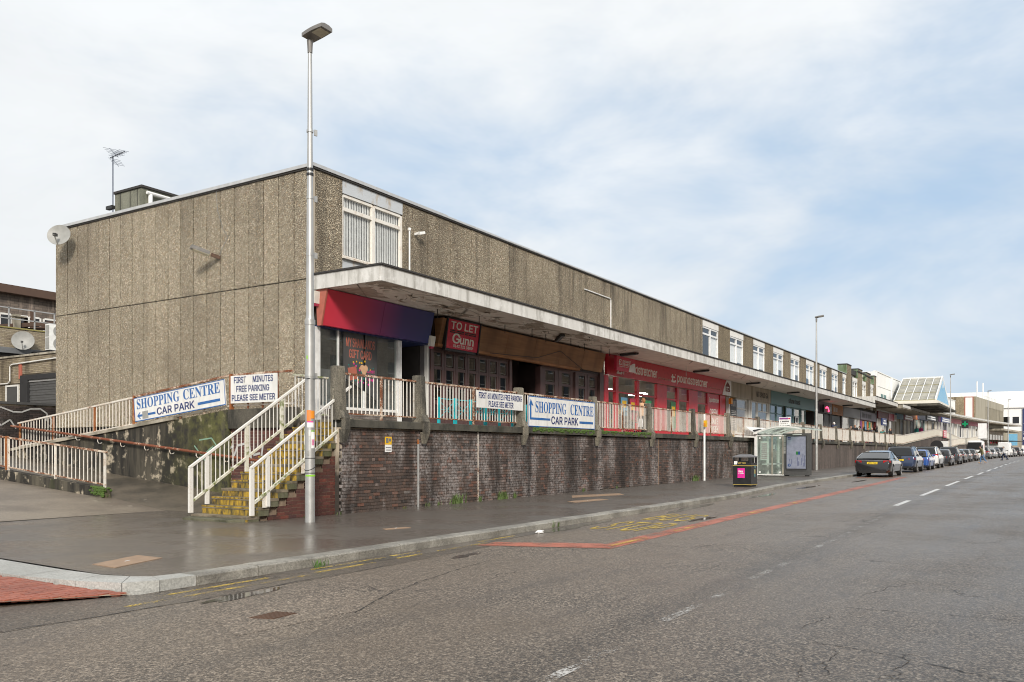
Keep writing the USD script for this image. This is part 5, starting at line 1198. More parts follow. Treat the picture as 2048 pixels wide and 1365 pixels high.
letters(t, 'small_lettering', [front('every penny counts', 39.75, 41.35, 5.22, .12, yt, depth=.012), front('every penny counts', 47.2, 49.5, 5.22, .12, yt, depth=.012)], M['faded_letter'])
ux = [33.85, 34.2, 35.25, 37.6, 40.0, 41.2, 42.8, 44.5, 45.75, 47.55, 49.75, 50.7]
add('upright', [box(33.78, 34.2, YF - .1, YF + .12, DECK, 4.98)], M['shop_red'], t)
for a, b in ((35.1, 35.4), (37.5, 37.75), (39.95, 41.25), (42.72, 42.98), (44.45, 45.85), (47.5, 47.68), (49.72, 50.72)):
    add('upright', box(a, b, YF - .03, YF + .12, DECK, 4.98), M['shop_red'], t)
for a, b in ((34.2, 35.1), (35.4, 37.5), (37.75, 39.95), (41.25, 42.72), (42.98, 44.45), (45.85, 47.5)):
    add('transom', box(a, b, YF - .01, YF + .1, 4.28, 4.34), M['shop_red'], t)
    add('stall_riser', box(a, b, YF - .0, YF + .11, DECK, 2.62), M['shop_red'], t)
    add('pane', box(a, b, YF + .04, YF + .046, 2.62, 4.28), M['shop_glass'], t); add('pane', box(a, b, YF + .04, YF + .046, 4.34, 4.98), M['shop_glass'], t)
add('red_panel', box(47.68, 49.72, YF + .02, YF + .1, 2.4, 4.98), M['shop_red'], t)
add('window_film', [box(42.98, 44.45, YF + .07, YF + .075, 4.34, 4.98), box(45.85, 47.5, YF + .07, YF + .075, 4.34, 4.98), box(41.25, 42.72, YF + .07, YF + .075, 4.7, 4.98)], M['shop_red_deep'], t)
letters(t, 'lettering', [front('OPEN', 48.0, 49.35, 3.72, .36, YF + .018, bold=True, depth=.008), front('7 DAYS', 47.95, 49.5, 3.22, .34, YF + .018, bold=True, depth=.008), front('A WEEK', 47.9, 49.55, 2.74, .34, YF + .018, bold=True, depth=.008), front('£poundstretcher', 47.9, 49.6, 4.5, .24, YF + .018, bold=True, depth=.008)], M['letter_white'])
room(t, 34.2, 50.6, 'interior_pale', 9.0, floor='interior_pale')
for (x, y, l) in ((35.0, 18.2, 1.6), (36.0, 19.6, 1.9), (37.6, 18.6, 1.6), (38.4, 20.5, 2.2), (36.2, 21.4, 1.8), (41.8, 18.4, 1.5), (43.5, 19.5, 1.5)):
    add('strip_lamp', box(x, x + l, y, y + .12, 4.72, 4.78), M['lit_tube'], t)
sh = []
for y in (18.9, 21.0):
    for z in (2.5, 3.0, 3.5): sh.append(box(34.6, 47.0, y, y + .5, z, z + .05))
add('shelf', sh, M['cloth_grey'], t)
for seed, col in ((1, 'yellow_box'), (2, 'cloth_teal'), (3, 'rose'), (4, 'sign_white'), (5, 'green_paint')):
    r = np.random.default_rng(seed); ms = []
    for _ in range(60):
        x, z = r.uniform(34.6, 46.8), r.choice([2.55, 3.05, 3.55]); y = r.choice([18.95, 21.05]); w = r.uniform(.12, .35); ms.append(box(x, x + w, y, y + .3, z, z + r.uniform(.15, .4)))
    add('goods', ms, M[col], t)
for x0, x1, z0, z1, col in ((35.75, 36.45, 3.25, 4.1, 'light_blue'), (36.75, 37.4, 3.1, 4.1, 'to_let_red'), (38.5, 39.3, 3.3, 4.1, 'green_paint'), (41.9, 42.6, 2.8, 4.2, 'ad_green')):
    ps = thing('window_poster', 'bright %s offer poster in the red shop window' % {'light_blue': 'pale blue', 'to_let_red': 'red and yellow', 'green_paint': 'green and yellow', 'ad_green': 'tall dark green'}[col], 'poster')
    add('sheet', box(x0, x1, YF + .005, YF + .012, z0, z1), M[col], ps); add('price_block', [box(x0 + .12, x1 - .12, YF + .001, YF + .005, z0 + (z1 - z0) * .45, z0 + (z1 - z0) * .82)], M['yellow_box'], ps)
sg = thing('projecting_sign', 'small red projecting shop sign under the canopy at the left end of the red fascia', 'sign')
add('box', box(33.98, 35.95, 15.9, 16.02, 5.18, CANB - .12), M['to_let_red'], sg)
letters(sg, 'lettering', [front('£', 34.2, 34.5, 5.44, .24, 15.898, bold=True), front('pound', 34.6, 35.4, 5.57, .12, 15.898, bold=True, italic=.2), front('stretcher', 34.55, 35.7, 5.43, .12, 15.898, bold=True, italic=.2), front('every penny counts', 34.25, 35.2, 5.35, .05, 15.898)], M['letter_white'])
qc = Polygon([(35.94, 5.19), (35.25, 5.19)] + [(35.94 - .69 * math.cos(a), 5.19 + .42 * math.sin(a)) for a in np.linspace(0, math.pi / 2, 8)])
add('corner_flash', wall_poly(qc, 15.892, 15.898), M['sign_white'], sg)
tr = thing('trolley_stack', 'stack of wire shopping trolleys behind the railing of the red shop', 'trolley')
for k in range(3):
    o = np.array([33.6 + .22 * k, 14.9, DECK])
    add('basket', [bar(o + [0, dy, .45 + .02], o + [.75, dy, .95], .008, .008) for dy in (0, .5)] + [bar(o + [f, 0, h], o + [f, .5, h], .008, .008) for f in np.linspace(0, .75, 8) for h in (.5, .95)] + [bar(o + [f, dy, .45], o + [f + .05, dy, .95], .007, .007) for f in np.linspace(0, .75, 9) for dy in (0, .5)], M['chrome'], tr)
    add('chassis', [bar(o + [0, dy, .15], o + [.8, dy, .15], .02, .02) for dy in (0, .5)] + [bar(o + [0, dy, .15], o + [.0, dy, .95], .02, .02) for dy in (0, .5)] + [bar(o + [0, 0, .98], o + [0, .5, .98], .03, .03)], M['chrome'], tr)
    add('wheel', [tube([o + [fx_, dy - .015, .06], o + [fx_, dy + .015, .06]], .06, 10) for fx_ in (.05, .75) for dy in (0, .5)], M['rubber'], tr)

# 4-10 farther units
def unit(name, label, xa, xb, sign_mat, frame_mat, bays, text=None, tcol='ink_black', inside='interior_pale', sx=None, th=.3, riser=.35, riser_mat=None, fz=(4.98, CANB - .02), bold=False, yo=0.0, extra=None):
    t = thing(name, label, 'shop')
    y = YF + yo
    add('fascia', box(xa + .03, xb - .03, y - .14, y + .02, fz[0], fz[1]), M[sign_mat], t)
    if text: letters(t, 'lettering', [front(text, sx[0], sx[1], (fz[0] + fz[1]) / 2 - th / 2, th, y - .142, bold=bold, depth=.012)], M[tcol])
    add('side_post', box(xa, xa + .2, y - .05, y + .15, DECK, fz[0] - .004), M[frame_mat], t); add('side_post', box(xb - .2, xb, y - .05, y + .15, DECK, fz[0] - .004), M[frame_mat], t)
    for (a, b, kind) in bays:
        if kind == 'open':
            add('recess', [box(a, b, y + 1.2, y + 1.25, DECK, fz[0]), box(a, a + .03, y + .15, y + 1.2, DECK, fz[0]), box(b - .03, b, y + .15, y + 1.2, DECK, fz[0])], M['interior_dark'], t); continue
        if kind == 'shutter':
            ms = [box(a, b, y + .05 + (.012 if q % 2 else 0), y + .08, DECK + .085 * q, DECK + .085 * (q + 1) - .004) for q in range(int((fz[0] - DECK) / .085))]
            add('shutter', ms, M['shutter_grey'], t); continue
        w = .09
        fr = [box(a, a + w, y, y + .1, DECK + riser, fz[0] - .003), box(b - w, b, y, y + .1, DECK + riser, fz[0] - .003), box(a + w, b - w, y + .003, y + .097, DECK + riser, DECK + riser + w), box(a + w, b - w, y + .003, y + .097, fz[0] - w, fz[0] - .003)]
        if kind == 'transom': fr.append(box(a + w, b - w, y + .003, y + .097, 4.3, 4.37))
        if kind == 'grid': fr += [box((a + b) / 2 - .03, (a + b) / 2 + .03, y, y + .1, 4.37, fz[0] - w), box(a + w, b - w, y + .003, y + .097, 4.3, 4.37)]
        wn = add('window_frame' if kind != 'door' else 'door', fr, M[frame_mat], t)
        add('pane', box(a + w, b - w, y + .05, y + .056, DECK + riser + w, fz[0] - w), M['shop_glass'], wn)
        add('stall_riser', box(a, b, y + .0, y + .12, DECK - .02, DECK + riser - .003), M[riser_mat or frame_mat], t)
    room(t, xa + .1, xb - .1, inside, 4.0)
    return t
t = unit('beige_shop', 'narrow beige shop with a chalkboard menu right of the red shop', 51.4, 55.8, 'beige_fascia', 'cream_wall', [(53.0, 55.2, 'transom')], inside='interior_warm')
mb = thing('menu_board', 'tall black chalkboard menu beside the red shop', 'sign')
add('board', box(51.6, 52.75, YF - .1, YF - .06, 2.9, 4.85), M['ink_black'], mb)
r = np.random.default_rng(3); ms = []
for z in np.arange(3.1, 4.2, .11):
    x = 51.72
    while x < 52.6: w = r.uniform(.05, .2); ms.append(box(x, min(x + w, 52.65), YF - .104, YF - .1, z, z + .045)); x += w + .05
ms += [bar((51.72 + .15 * k, YF - .102, 4.4), (51.8 + .15 * k, YF - .102, 4.75), .006, .04, (1, 0, 0)) for k in range(6)]
add('chalk_lines', ms, M['chalk_white'], mb)
ob = thing('orange_box', 'orange alarm box above the chalkboard menu', 'alarm'); add('case', box(51.0, 51.3, YF - .3, YF - .14, 4.5, 4.85), M['orange_box'], ob); add('label_plate', box(51.06, 51.24, YF - .306, YF - .3, 4.6, 4.7), M['yellow_box'], ob)
t = unit('gallery_shop', 'small gallery with faded ART SPACE G4 lettering on a cream fascia', 56.0, 60.5, 'beige_fascia', 'cream_wall', [(56.3, 57.6, 'door'), (57.7, 60.2, 'grid')], 'ART SPACE G4', 'board_grey', inside='interior_pale', sx=(56.9, 59.7), th=.36)
t = unit('charity_shop', 'teal fronted charity shop with shaw trust lettering', 60.55, 75.3, 'teal_sign', 'teal_frame', [(60.8, 62.5, 'transom'), (62.6, 64.4, 'transom'), (65.2, 67.4, 'transom'), (67.5, 69.6, 'transom'), (70.0, 71.4, 'plain'), (71.5, 75.0, 'open')], 'shaw trust', 'ink_black', inside='interior_warm', sx=(65.4, 69.0), th=.36, bold=True)
r = np.random.default_rng(9)
for col in ('cloth_black', 'cloth_peach', 'light_blue'):
    add('clothes_rail', [box(x, x + .12, YF + 1.0, YF + 1.5, 2.7, 3.7 + r.uniform(-.3, .2)) for x in r.uniform(60.9, 69.4, 26)], M[col], t)
wsn = thing('window_sign', 'white framed sign hanging in the charity shop window', 'sign'); add('frame', rects([68.0, 68.9], [3.25, 3.8, 4.3], YF - .01, YF + .01, .1), M['sign_white'], wsn); add('panel', box(68.05, 68.85, YF + .012, YF + .016, 3.3, 4.25), M['ink_black'], wsn)
t = unit('dark_shop', 'dark shop with a glowing red sign behind the second lamp post', 75.4, 80.9, 'lilac_grey', 'cloth_grey', [(75.7, 78.4, 'plain'), (78.5, 80.5, 'shutter')], None)
add('sign_print', scribble(78.3, 80.5, 5.25, .45, YF - .142, 6), M['sign_white'], t)
rs = thing('neon_sign', 'black box sign with a red glowing curved mark', 'sign'); add('box', box(75.9, 78.0, 16.0, 16.15, 4.95, 5.62), M['ink_black'], rs)
an = np.linspace(2.6, -.6, 12); add('glow_mark', [tube([(77.0 + .55 * math.cos(a), 15.98, 5.2 + .24 * math.sin(a)) for a in an], .06, 6), tube([(77.5, 15.98, 5.2), (77.6, 15.98, 5.08)], .08, 6)], M['red_sign_light'], rs)
t = unit('wooden_shop', 'black shop with an orange timber fascia sign', 81.1, 85.9, 'orange_wood', 'pub_dark', [(81.4, 85.6, 'shutter')], None)
add('sign_print', scribble(81.6, 83.4, 5.25, .45, YF - .142, 7), M['cloth_pale'], t)
t = unit('grey_shop', 'grey shop with tall windows and a plain timber fascia', 86.0, 95.0, 'grey_door', 'cream_wall', [(86.4, 89.5, 'plain'), (89.7, 92.4, 'shutter'), (92.6, 94.6, 'plain')], inside='interior_pale')
t = unit('mural_shop', 'shop with a pictorial grey fascia and coloured window panels', 95.2, 105.1, 'lilac_grey', 'maroon', [(95.6, 97.9, 'plain'), (98.1, 100.4, 'plain'), (100.6, 102.8, 'plain')], None)
add('sign_print', scribble(96, 102, 5.2, .55, YF - .142, 8), M['cloth_grey'], t)
for k, (c, x) in enumerate((('purple', 95.7), ('orange_paint', 96.9), ('light_blue', 98.3), ('orange_paint', 99.6), ('green_paint', 100.9), ('cloth_peach', 101.9))): add('colour_panel', box(x, x + .95, YF - .02, YF - .005, 2.9, 4.85), M[c], t)

# fittings on the building
pr = thing('plant_room', 'grey-green roof box with white gutter pipe on the flat roof', 'roof structure')
add('body', box(18.0, 20.4, 26.4, 27.95, ROOF + .05, 10.72), M['plant_room'], pr); add('cap', box(17.95, 20.5, 26.34, 28.0, 10.722, 10.80), M['roof_edge_dark'], pr)
add('joint', [box(17.99, 17.999, y, y + .02, ROOF + .1, 10.7) for y in (27.05, 27.6, 26.62)], M['roof_edge_dark'], pr)
add('gutter_pipe', [tube([(18.1, 26.26, 10.55), (20.3, 26.26, 10.55)], .06, 8), tube([(18.25, 26.28, 10.53), (18.25, 26.28, ROOF + .1)], .075, 8)], M['white_pvc'], pr, smooth=40)
add('duct_hoop', tube([(18.6 + .5 - .5 * math.cos(a), 26.2, 9.55 + .62 * math.sin(a)) for a in np.linspace(0, math.pi, 14)], .025, 6), M['white_pvc'], pr)
ae = thing('tv_aerial', 'rooftop television aerial on a thin mast left of the roof box', 'aerial')
ax, ay = 17.95, 28.0
add('mast', tube([(ax, ay, 9.9), (ax, ay, 12.1)], .025, 6), M['aerial_grey'], ae); add('boom', tube([(ax, ay + .15, 12.05), (ax - .2, ay - 1.0, 12.0)], .018, 6), M['aerial_grey'], ae)
add('element', [bar((ax - .03 - .17 * f - .16, ay + .1 - 1.05 * f + .05, 12.03), (ax - .03 - .17 * f + .16, ay + .1 - 1.05 * f - .05, 12.03), .012, .012) for f in np.linspace(.25, 1, 6)], M['aerial_grey'], ae)
add('reflector', [bar((ax - .25, ay + .1 + dy, 12.35 + dz), (ax + .25, ay - .1 + dy, 12.35 + dz), .01, .01) for dy, dz in ((.1, 0), (.0, -.08), (-.1, -.16), (-.2, -.24))] + [bar((ax, ay + .2, 12.4), (ax, ay - .3, 12.0), .014, .014), bar((ax, ay + .05, 12.0), (ax, ay - .35, 11.65), .014, .014)] + [bar((ax - .2, ay - .05 - .08 * k, 11.95 - .08 * k), (ax + .2, ay - .15 - .08 * k, 11.95 - .08 * k), .01, .01) for k in range(4)], M['aerial_grey'], ae)
add('bracket', box(ax - .08, ax + .06, ay - .06, ay + .3, 10.2, 10.32), M['dark_steel'], ae)
def dish(name, label, c, face, r):
    t = thing(name, label, 'satellite dish')
    d, a, b = frame(face)
    pts = []; n, m = 28, 5
    V = [np.array(c, float)]; F = []
    for i in range(1, m + 1):
        for k in range(n):
            an = 2 * math.pi * k / n; q = r * i / m
            V.append(np.array(c) + a * q * math.cos(an) + b * q * .93 * math.sin(an) + d * .22 * r * (i / m) ** 2)
    for k in range(n): F.append([0, 1 + k, 1 + (k + 1) % n])
    for i in range(m - 1):
        for k in range(n):
            p, q = 1 + i * n + k, 1 + i * n + (k + 1) % n
            F += [[p, p + n, q + n], [p, q + n, q]]
    V = np.array(V); n0 = len(V); V2 = np.vstack([V, V - d * .012]); F = np.array(F)
    F2 = np.vstack([F, F[:, ::-1] + n0] + [np.array([[1 + (m - 1) * n + k, 1 + (m - 1) * n + k + n0, 1 + (m - 1) * n + (k + 1) % n + n0], [1 + (m - 1) * n + k, 1 + (m - 1) * n + (k + 1) % n + n0, 1 + (m - 1) * n + (k + 1) % n]]) for k in range(n)])
    add('reflector', (V2, F2), M['dish_grey'], t, smooth=35)
    c = np.array(c, float); lo = c - b * r * .9 + d * .2 * r; f = c + d * r * 1.0 - b * r * .35
    add('arm', [bar(lo, f, .03, .03)], M['dish_grey'], t); add('receiver', [bar(f, f - d * .16 + b * .04, .09, .09)], M['black_plastic'], t)
    add('mount', [bar(c - d * .01, c - d * .4, .08, .08)], M['dark_steel'], t)
    return t
dish('satellite_dish', 'large grey satellite dish at the top left corner of the pebble wall', (15.78, 27.55, 8.72), (-.80, -.55, .22), .38)
wl = thing('wall_lamp', 'rusty floodlight on a bracket on the pebble end wall', 'lamp')
add('head', [bar((16.0, 20.32, 7.28), (15.55, 20.55, 7.42), .24, .10)], M['lamp_grey'], wl); add('lens', [bar((15.98, 20.33, 7.225), (15.6, 20.53, 7.345), .2, .02)], M['lamp_lens'], wl); add('bracket', [bar((16.28, 20.2, 7.2), (16.05, 20.3, 7.26), .06, .10)], M['cover_rust'], wl)
cb = [(16.275, 19.1 + .0, ROOF), (16.275, 19.05, 8.6), (16.275, 19.25, 8.2), (16.275, 19.12, 7.9), (16.275, 19.9, 7.5), (16.275, 20.2, 7.3)]
add('cable', tube([(16.27, 20.35, ROOF + .05), (16.27, 20.3, 8.6), (16.27, 20.05, 8.0), (16.27, 19.85, 7.75), (16.27, 20.15, 7.38), (16.27, 20.2, 7.25)], .009, 6), M['dish_grey'], label='pale cable hanging down the pebble wall to the floodlight', cat='cable')
cc = thing('cctv_camera', 'small white security camera on the front pebble wall right of the first window', 'camera')
add('mount', [bar((20.62, YF - .01, 8.31), (20.62, YF - .2, 8.33), .07, .07)], M['white_plastic'], cc); add('body', [bar((20.56, YF - .22, 8.30), (20.76, YF - .26, 8.36), .09, .08)], M['white_plastic'], cc)
cd = thing('conduit', 'short white conduit with a capped top beside the first window', 'conduit'); add('pipe', tube([(20.32, YF - .035, 6.33), (20.32, YF - .035, 8.36)], .026, 8), M['white_pvc'], cd); add('cap', tube([(20.32, YF - .035, 8.36), (20.32, YF - .035, 8.44)], .05, 8), M['white_pvc'], cd)
add('conduit', tube([(32.0, YF - .035, 8.46), (34.5, YF - .035, 8.44), (34.56, YF - .035, 8.38), (34.56, YF - .035, 6.33)], .026, 8), M['white_pvc'], label='bent white conduit on the middle of the front pebble wall', cat='conduit')

# ------------------------------------------------------------------ street furniture
def PX(px, Y):
    """x where the line of sight through a picture column meets the plane y = Y (used once to lay things out)."""
    t = (px - 1024) / FOCAL_PX; ca, sa = math.cos(YAW), math.sin(YAW)
    return Y * (ca + sa * t) / (sa - ca * t)
def lamp_post(label, x, y, zb, ht, near=False, mat='galvanised'):
    t = thing('street_lamp', label, 'street lamp', None, None, (x, y, zb))
    add('base', tube([(0, 0, -.1), (0, 0, .55), (0, 0, 4.05), (0, 0, 4.12)], [.102, .100, .097, .09], 20), M[mat], t, smooth=40)
    add('shaft', tube([(0, 0, 4.10), (0, 0, 4.2), (0, 0, 6.3), (0, 0, ht - .28)], [.09, .080, .066, .040], 18), M[mat], t, smooth=40)
    add('collar', tube([(0, 0, 4.0), (0, 0, 4.10)], [.107, .107], 18), M[mat], t, smooth=40)
    add('spigot', tube([(0, 0, ht - .27), (0, 0, ht - .02)], [.048, .062], 14), M['lamp_grey'], t, smooth=40)
    top = []
    for k in range(7):
        s = k / 6; yy = .07 - s * .54; w = .14 + .035 * math.sin(math.pi * min(1, s * .7 + .2)); zz = ht + .02 + .10 * s - .03 * s * s
        top.append((yy, w, zz))
    V, F = [], []
    for yy, w, zz in top: V += [(-w, yy, zz), (w, yy, zz), (w, yy, zz + .07), (w * .4, yy, zz + .10), (-w * .4, yy, zz + .10), (-w, yy, zz + .07)]
    for k in range(6):
        for j in range(6):
            a, b = k * 6 + j, k * 6 + (j + 1) % 6
            F += [[a, b + 6, b], [a, a + 6, b + 6]]
    F += [[0, i, i + 1] for i in range(1, 5)] + [[36, 36 + i + 1, 36 + i] for i in range(1, 5)]
    add('lantern', (np.array(V), np.array(F)[:, ::-1]), M['lamp_grey'], t, smooth=30)
    add('lens', hexa([(-.13, -.18, ht + .045), (-.13, -.42, ht + .075), (.13, -.42, ht + .075), (.13, -.18, ht + .045)], [(-.13, -.18, ht + .08), (-.13, -.42, ht + .1), (.13, -.42, ht + .1), (.13, -.18, ht + .08)]), M['lamp_lens'], t)
    return t
lp = lamp_post('tall grey lamp post in front of the stairs, its lower part covered in stickers', 12.37, 12.60, .16, 9.78, True)
def wrap(z, h, a0, a1, mat, r=.104):
    an = np.linspace(a0, a1, 8); V = [(r * math.cos(a), r * math.sin(a), z) for a in an] + [(r * math.cos(a), r * math.sin(a), z + h) for a in an]
    F = [[k, k + 1, k + 9] for k in range(7)] + [[k, k + 9, k + 8] for k in range(7)]
    return add('sticker', (np.array(V), np.array(F)), M[mat], lp)
for z, h, a0, a1, m in ((2.05, .22, -3.0, -2.2, 'sticker_orange'), (2.10, .16, -2.2, -1.3, 'orange_box'), (1.92, .10, -2.9, -1.6, 'sign_white'), (2.02, .025, -2.9, -1.7, 'pink_notice'), (1.5, .34, -2.1, -1.3, 'sign_white'), (1.56, .12, -2.0, -1.4, 'cloth_pink'), (1.83, .03, -2.1, -1.3, 'sticker_green'), (.93, .035, -3.3, -1.0, 'sticker_green'),
                        (1.75, .12, -2.6, -2.2, 'grimy_white'), (1.35, .10, -2.9, -2.5, 'dish_grey'), (3.3, .07, -3.1, -2.8, 'sticker_green')): wrap(z, h, a0, a1, m)
add('strap', [tube([(.104 * math.cos(a), .104 * math.sin(a), 1.3 + .0 * a) for a in np.linspace(0, 2 * math.pi, 20)], .007, 5), tube([(.104 * math.cos(a), .104 * math.sin(a), 1.10 + .05 * math.cos(a)) for a in np.linspace(0, 2 * math.pi, 20)], .007, 5), tube([(.104 * math.cos(a), .104 * math.sin(a), 1.0) for a in np.linspace(0, 2 * math.pi, 20)], .007, 5)], M['black_plastic'], lp)
for z in (2.95, 5.4, 6.55, 7.9): add('band', [tube([(0, 0, z), (0, 0, z + .05)], [.104 if z < 4 else .084 - (z - 4) * .004] * 2, 18), bar((.09, -.03, z + .02), (.15, -.05, z + .02), .03, .12)], M['galvanised'], lp)
for z in (7.02, 7.12): add('black_band', tube([(0, 0, z), (0, 0, z + .05)], [.074, .074], 18), M['black_plastic'], lp)
add('cable_stub', [tube([(-.30, .05, 2.92), (.0, -.1, 2.9), (.32, -.1, 2.93)], .008, 5)], M['dark_steel'], lp)
lamp_post('second lamp post, standing against the wall beyond the bus shelter', 60.0, 13.15, .32, 10.35)
lamp_post('third lamp post, beside the glazed pyramid roof', 114.0, 9.5, .5, 10.2)
lamp_post('fourth lamp post, with a white banner, in front of the beige building', 151.5, 7.4, .62, 10.3)
lamp_post('farthest lamp post, before the white building at the end of the street', 181.0, 5.6, .72, 10.3)
bn = thing('lamp_banner', 'blank white banner hanging on the fourth lamp post', 'banner')
add('cloth', box(150.9, 150.95, 7.55, 8.75, 3.6, 5.95), M['banner_white'], bn); add('bracket', [bar((151.4, 7.4, 6.0), (150.92, 8.8, 6.0), .05, .05), bar((151.4, 7.4, 3.55), (150.92, 8.8, 3.55), .05, .05)], M['dark_steel'], bn)

# litter bin
t = thing('litter_bin', 'square black litter bin with gold bands and a pink notice by the kerb', 'bin')
bx0, bx1, by0, by1 = 32.25, 33.05, 9.47, 10.17; bz = .125 + GS * 32.6
R_ = lambda m, z, s=0: hexa([(bx0 + m, by0 + m, z), (bx1 - m, by0 + m, z), (bx1 - m, by1 - m, z), (bx0 + m, by1 - m, z)], [(bx0 + s, by0 + s, 0)] * 4)
def rb(m0, z0, m1, z1):
    q = lambda m, z: [(bx0 + m, by0 + m, z), (bx1 - m, by0 + m, z), (bx1 - m, by1 - m, z), (bx0 + m, by1 - m, z)]
    return hexa(q(m0, bz + z0), q(m1, bz + z1))
add('plinth', rb(.03, -.02, .03, .05), M['black_plastic'], t); add('body', [rb(.012, .05, .0, .07), rb(0, .07, 0, .92)], M['bin_black'], t)
add('gold_band', [rb(-.004, .075, -.004, .095), rb(-.005, .80, -.005, .825)], M['bin_gold'], t)
add('corner_post', [box(x, x + .07, y, y + .07, bz + .92, bz + 1.13) for x in (bx0, bx1 - .07) for y in (by0, by1 - .07)], M['bin_black'], t)
add('liner', rb(.09, .6, .09, .99), M['black_plastic'], t)
add('lid', [rb(-.015, 1.13, -.02, 1.165), rb(-.02, 1.165, .16, 1.235), rb(.16, 1.235, .2, 1.25)], M['cloth_grey'], t)
add('name_plate', box(bx0 - .012, bx0 - .005, by0 + .22, by1 - .16, bz + .83, bz + .905), M['bin_black'], t)
letters(t, 'lettering', [text_at('LITTER', .06, (bx0 - .013, by1 - .2, bz + .885), (0, -1, 0), UZ, width=.3, bold=True)], M['bin_gold'])
add('white_label', box(bx0 - .01, bx0 - .002, by1 - .17, by1 - .04, bz + .86, bz + .99), M['sign_white'], t)
pn = [box(bx0 - .01, bx0 - .003, by0 + .24, by0 + .52, bz + .34, bz + .72)]
pk = add('pink_notice', pn, M['pink_notice'], t); add('print', scribble_x(by0 + .48, by0 + .3, bz + .56, .07, bx0 - .0105, 1) + scribble_x(by0 + .48, by0 + .28, bz + .5, .04, bx0 - .0105, 2), M['sign_white'], pk)
add('side_sticker', [box(bx0 + .40, bx0 + .52, by0 - .01, by0 - .002, bz + .38, bz + .68), wall_poly(Point(bx0 + .5, bz + .77).buffer(.06, 6), by0 - .01, by0 - .002)], M['teal_sign'], t)
add('side_sticker', [box(bx0 + .41, bx0 + .51, by0 - .013, by0 - .0105, bz + .5, bz + .66)], M['bin_gold'], t)

# bus stop pole by the wall
t = thing('bus_stop_pole', 'slim white pole with a yellow box standing against the brick wall', 'pole')
z = .12 + GS * 38
add('pole', tube([(37.85, 13.28, z), (37.85, 13.28, 3.32)], .05, 12), M['white_pvc'], t, smooth=40); add('box', box(37.62, 37.80, 13.12, 13.24, 2.72, 3.02), M['yellow_box'], t); add('lens', box(37.60, 37.615, 13.14, 13.22, 2.76, 2.9), M['orange_box'], t)

# bus shelter
t = thing('bus_shelter', 'glass bus shelter with a white frame and gull wing roof', 'bus shelter')
sx0, sx1, sb, sf, sz = 45.0, 49.4, 12.95, 11.55, .125 + GS * 46
for x, y in ((sx0, sb), (sx1, sb), (47.2, sb)): add('post', box(x - .07, x + .07, y - .07, y + .07, sz, sz + 2.28), M['white_plastic'], t)
add('end_post', box(sx0 - .03, sx0 + .03, sf - .04, sf + .04, sz + .1, sz + 2.15), M['poly_sheet'], t); add('end_post', box(sx0 - .03, sx0 + .03, 12.06, 12.14, sz + .1, sz + 2.15), M['poly_sheet'], t)
add('end_glass', box(sx0 - .006, sx0 + .006, sf + .04, sb - .08, sz + .12, sz + 2.12), M['shelter_glass'], t); add('end_glass', box(sx1 - .006, sx1 + .006, sf + .04, sb - .08, sz + .12, sz + 2.12), M['shelter_glass'], t)
add('back_glass', box(sx0 + .08, sx1 - .08, sb - .01, sb + .002, sz + .15, sz + 2.12), M['shelter_glass'], t)
add('rail', [box(sx0 - .025, sx0 + .025, sf - .05, sb - .07, sz + .06, sz + .115), box(sx0 - .02, sx0 + .02, sf - .05, sb - .07, sz + 2.125, sz + 2.17), box(sx0 + .07, sx1 - .07, sb - .03, sb + .03, sz + 2.13, sz + 2.19), box(sx0 + .07, sx1 - .07, sb - .03, sb + .03, sz + .06, sz + .12)], M['white_plastic'], t)
add('clamp', [tube([(sx0 - .04, y, z_), (sx0 + .04, y, z_)], .05, 12) for y in (sf + .14, sb - .2) for z_ in (sz + .22, sz + 2.02)], M['sign_white'], t)
def arc_roof(y0, z0, y1, z1, bow, n=8):
    V, F = [], []
    for k in range(n + 1):
        s = k / n; y, zz = y0 + (y1 - y0) * s, z0 + (z1 - z0) * s + bow * math.sin(math.pi * s)
        V += [(sx0 - .25, y, zz), (sx1 + .3, y, zz), (sx1 + .3, y, zz + .018), (sx0 - .25, y, zz + .018)]
    for k in range(n):
        for j in range(4):
            a, b = 4 * k + j, 4 * k + (j + 1) % 4; F += [[a, b, b + 4], [a, b + 4, a + 4]]
    F += [[0, 2, 1], [0, 3, 2], [4 * n, 4 * n + 1, 4 * n + 2], [4 * n, 4 * n + 2, 4 * n + 3]]
    return np.array(V), np.array(F)
add('roof_glass', arc_roof(sb - .1, sz + 2.32, 10.55, sz + 2.52, .22), M['shelter_glass'], t); add('rear_roof', arc_roof(13.42, sz + 2.62, sb + .05, sz + 2.32, -.03), M['white_plastic'], t)
for x in (sx0 - .22, 46.1, 47.2, 48.3, sx1 + .26):
    an = np.linspace(0, 1, 9); pts = [(x, sb + (10.6 - sb) * s, sz + 2.29 + .2 * s + .22 * math.sin(math.pi * s)) for s in an]
    add('roof_rib', [bar(pts[k], pts[k + 1], .05, .05 + .05 * (1 - k / 8)) for k in range(8)], M['white_plastic'], t)
add('gutter', box(sx0 - .25, sx1 + .3, sb - .12, sb + .08, sz + 2.23, sz + 2.315), M['white_plastic'], t)
add('bench', [box(sx0 + .3, sx1 - .4, sb - .55, sb - .22, sz + .60, sz + .66)], M['white_plastic'], t); add('bench_leg', [box(x, x + .05, sb - .42, sb - .36, sz, sz + .6) for x in (sx0 + .5, sx1 - .7)], M['galvanised'], t)
add('timetable', box(sx0 + .012, sx0 + .02, 12.30, 12.72, sz + .85, sz + 1.85), M['sign_white'], t)
add('print', [box(sx0 - .012, sx0 - .007, 12.36, 12.66, sz + z_, sz + z_ + .06) for z_ in np.arange(.92, 1.8, .11)], M['dish_grey'], t)
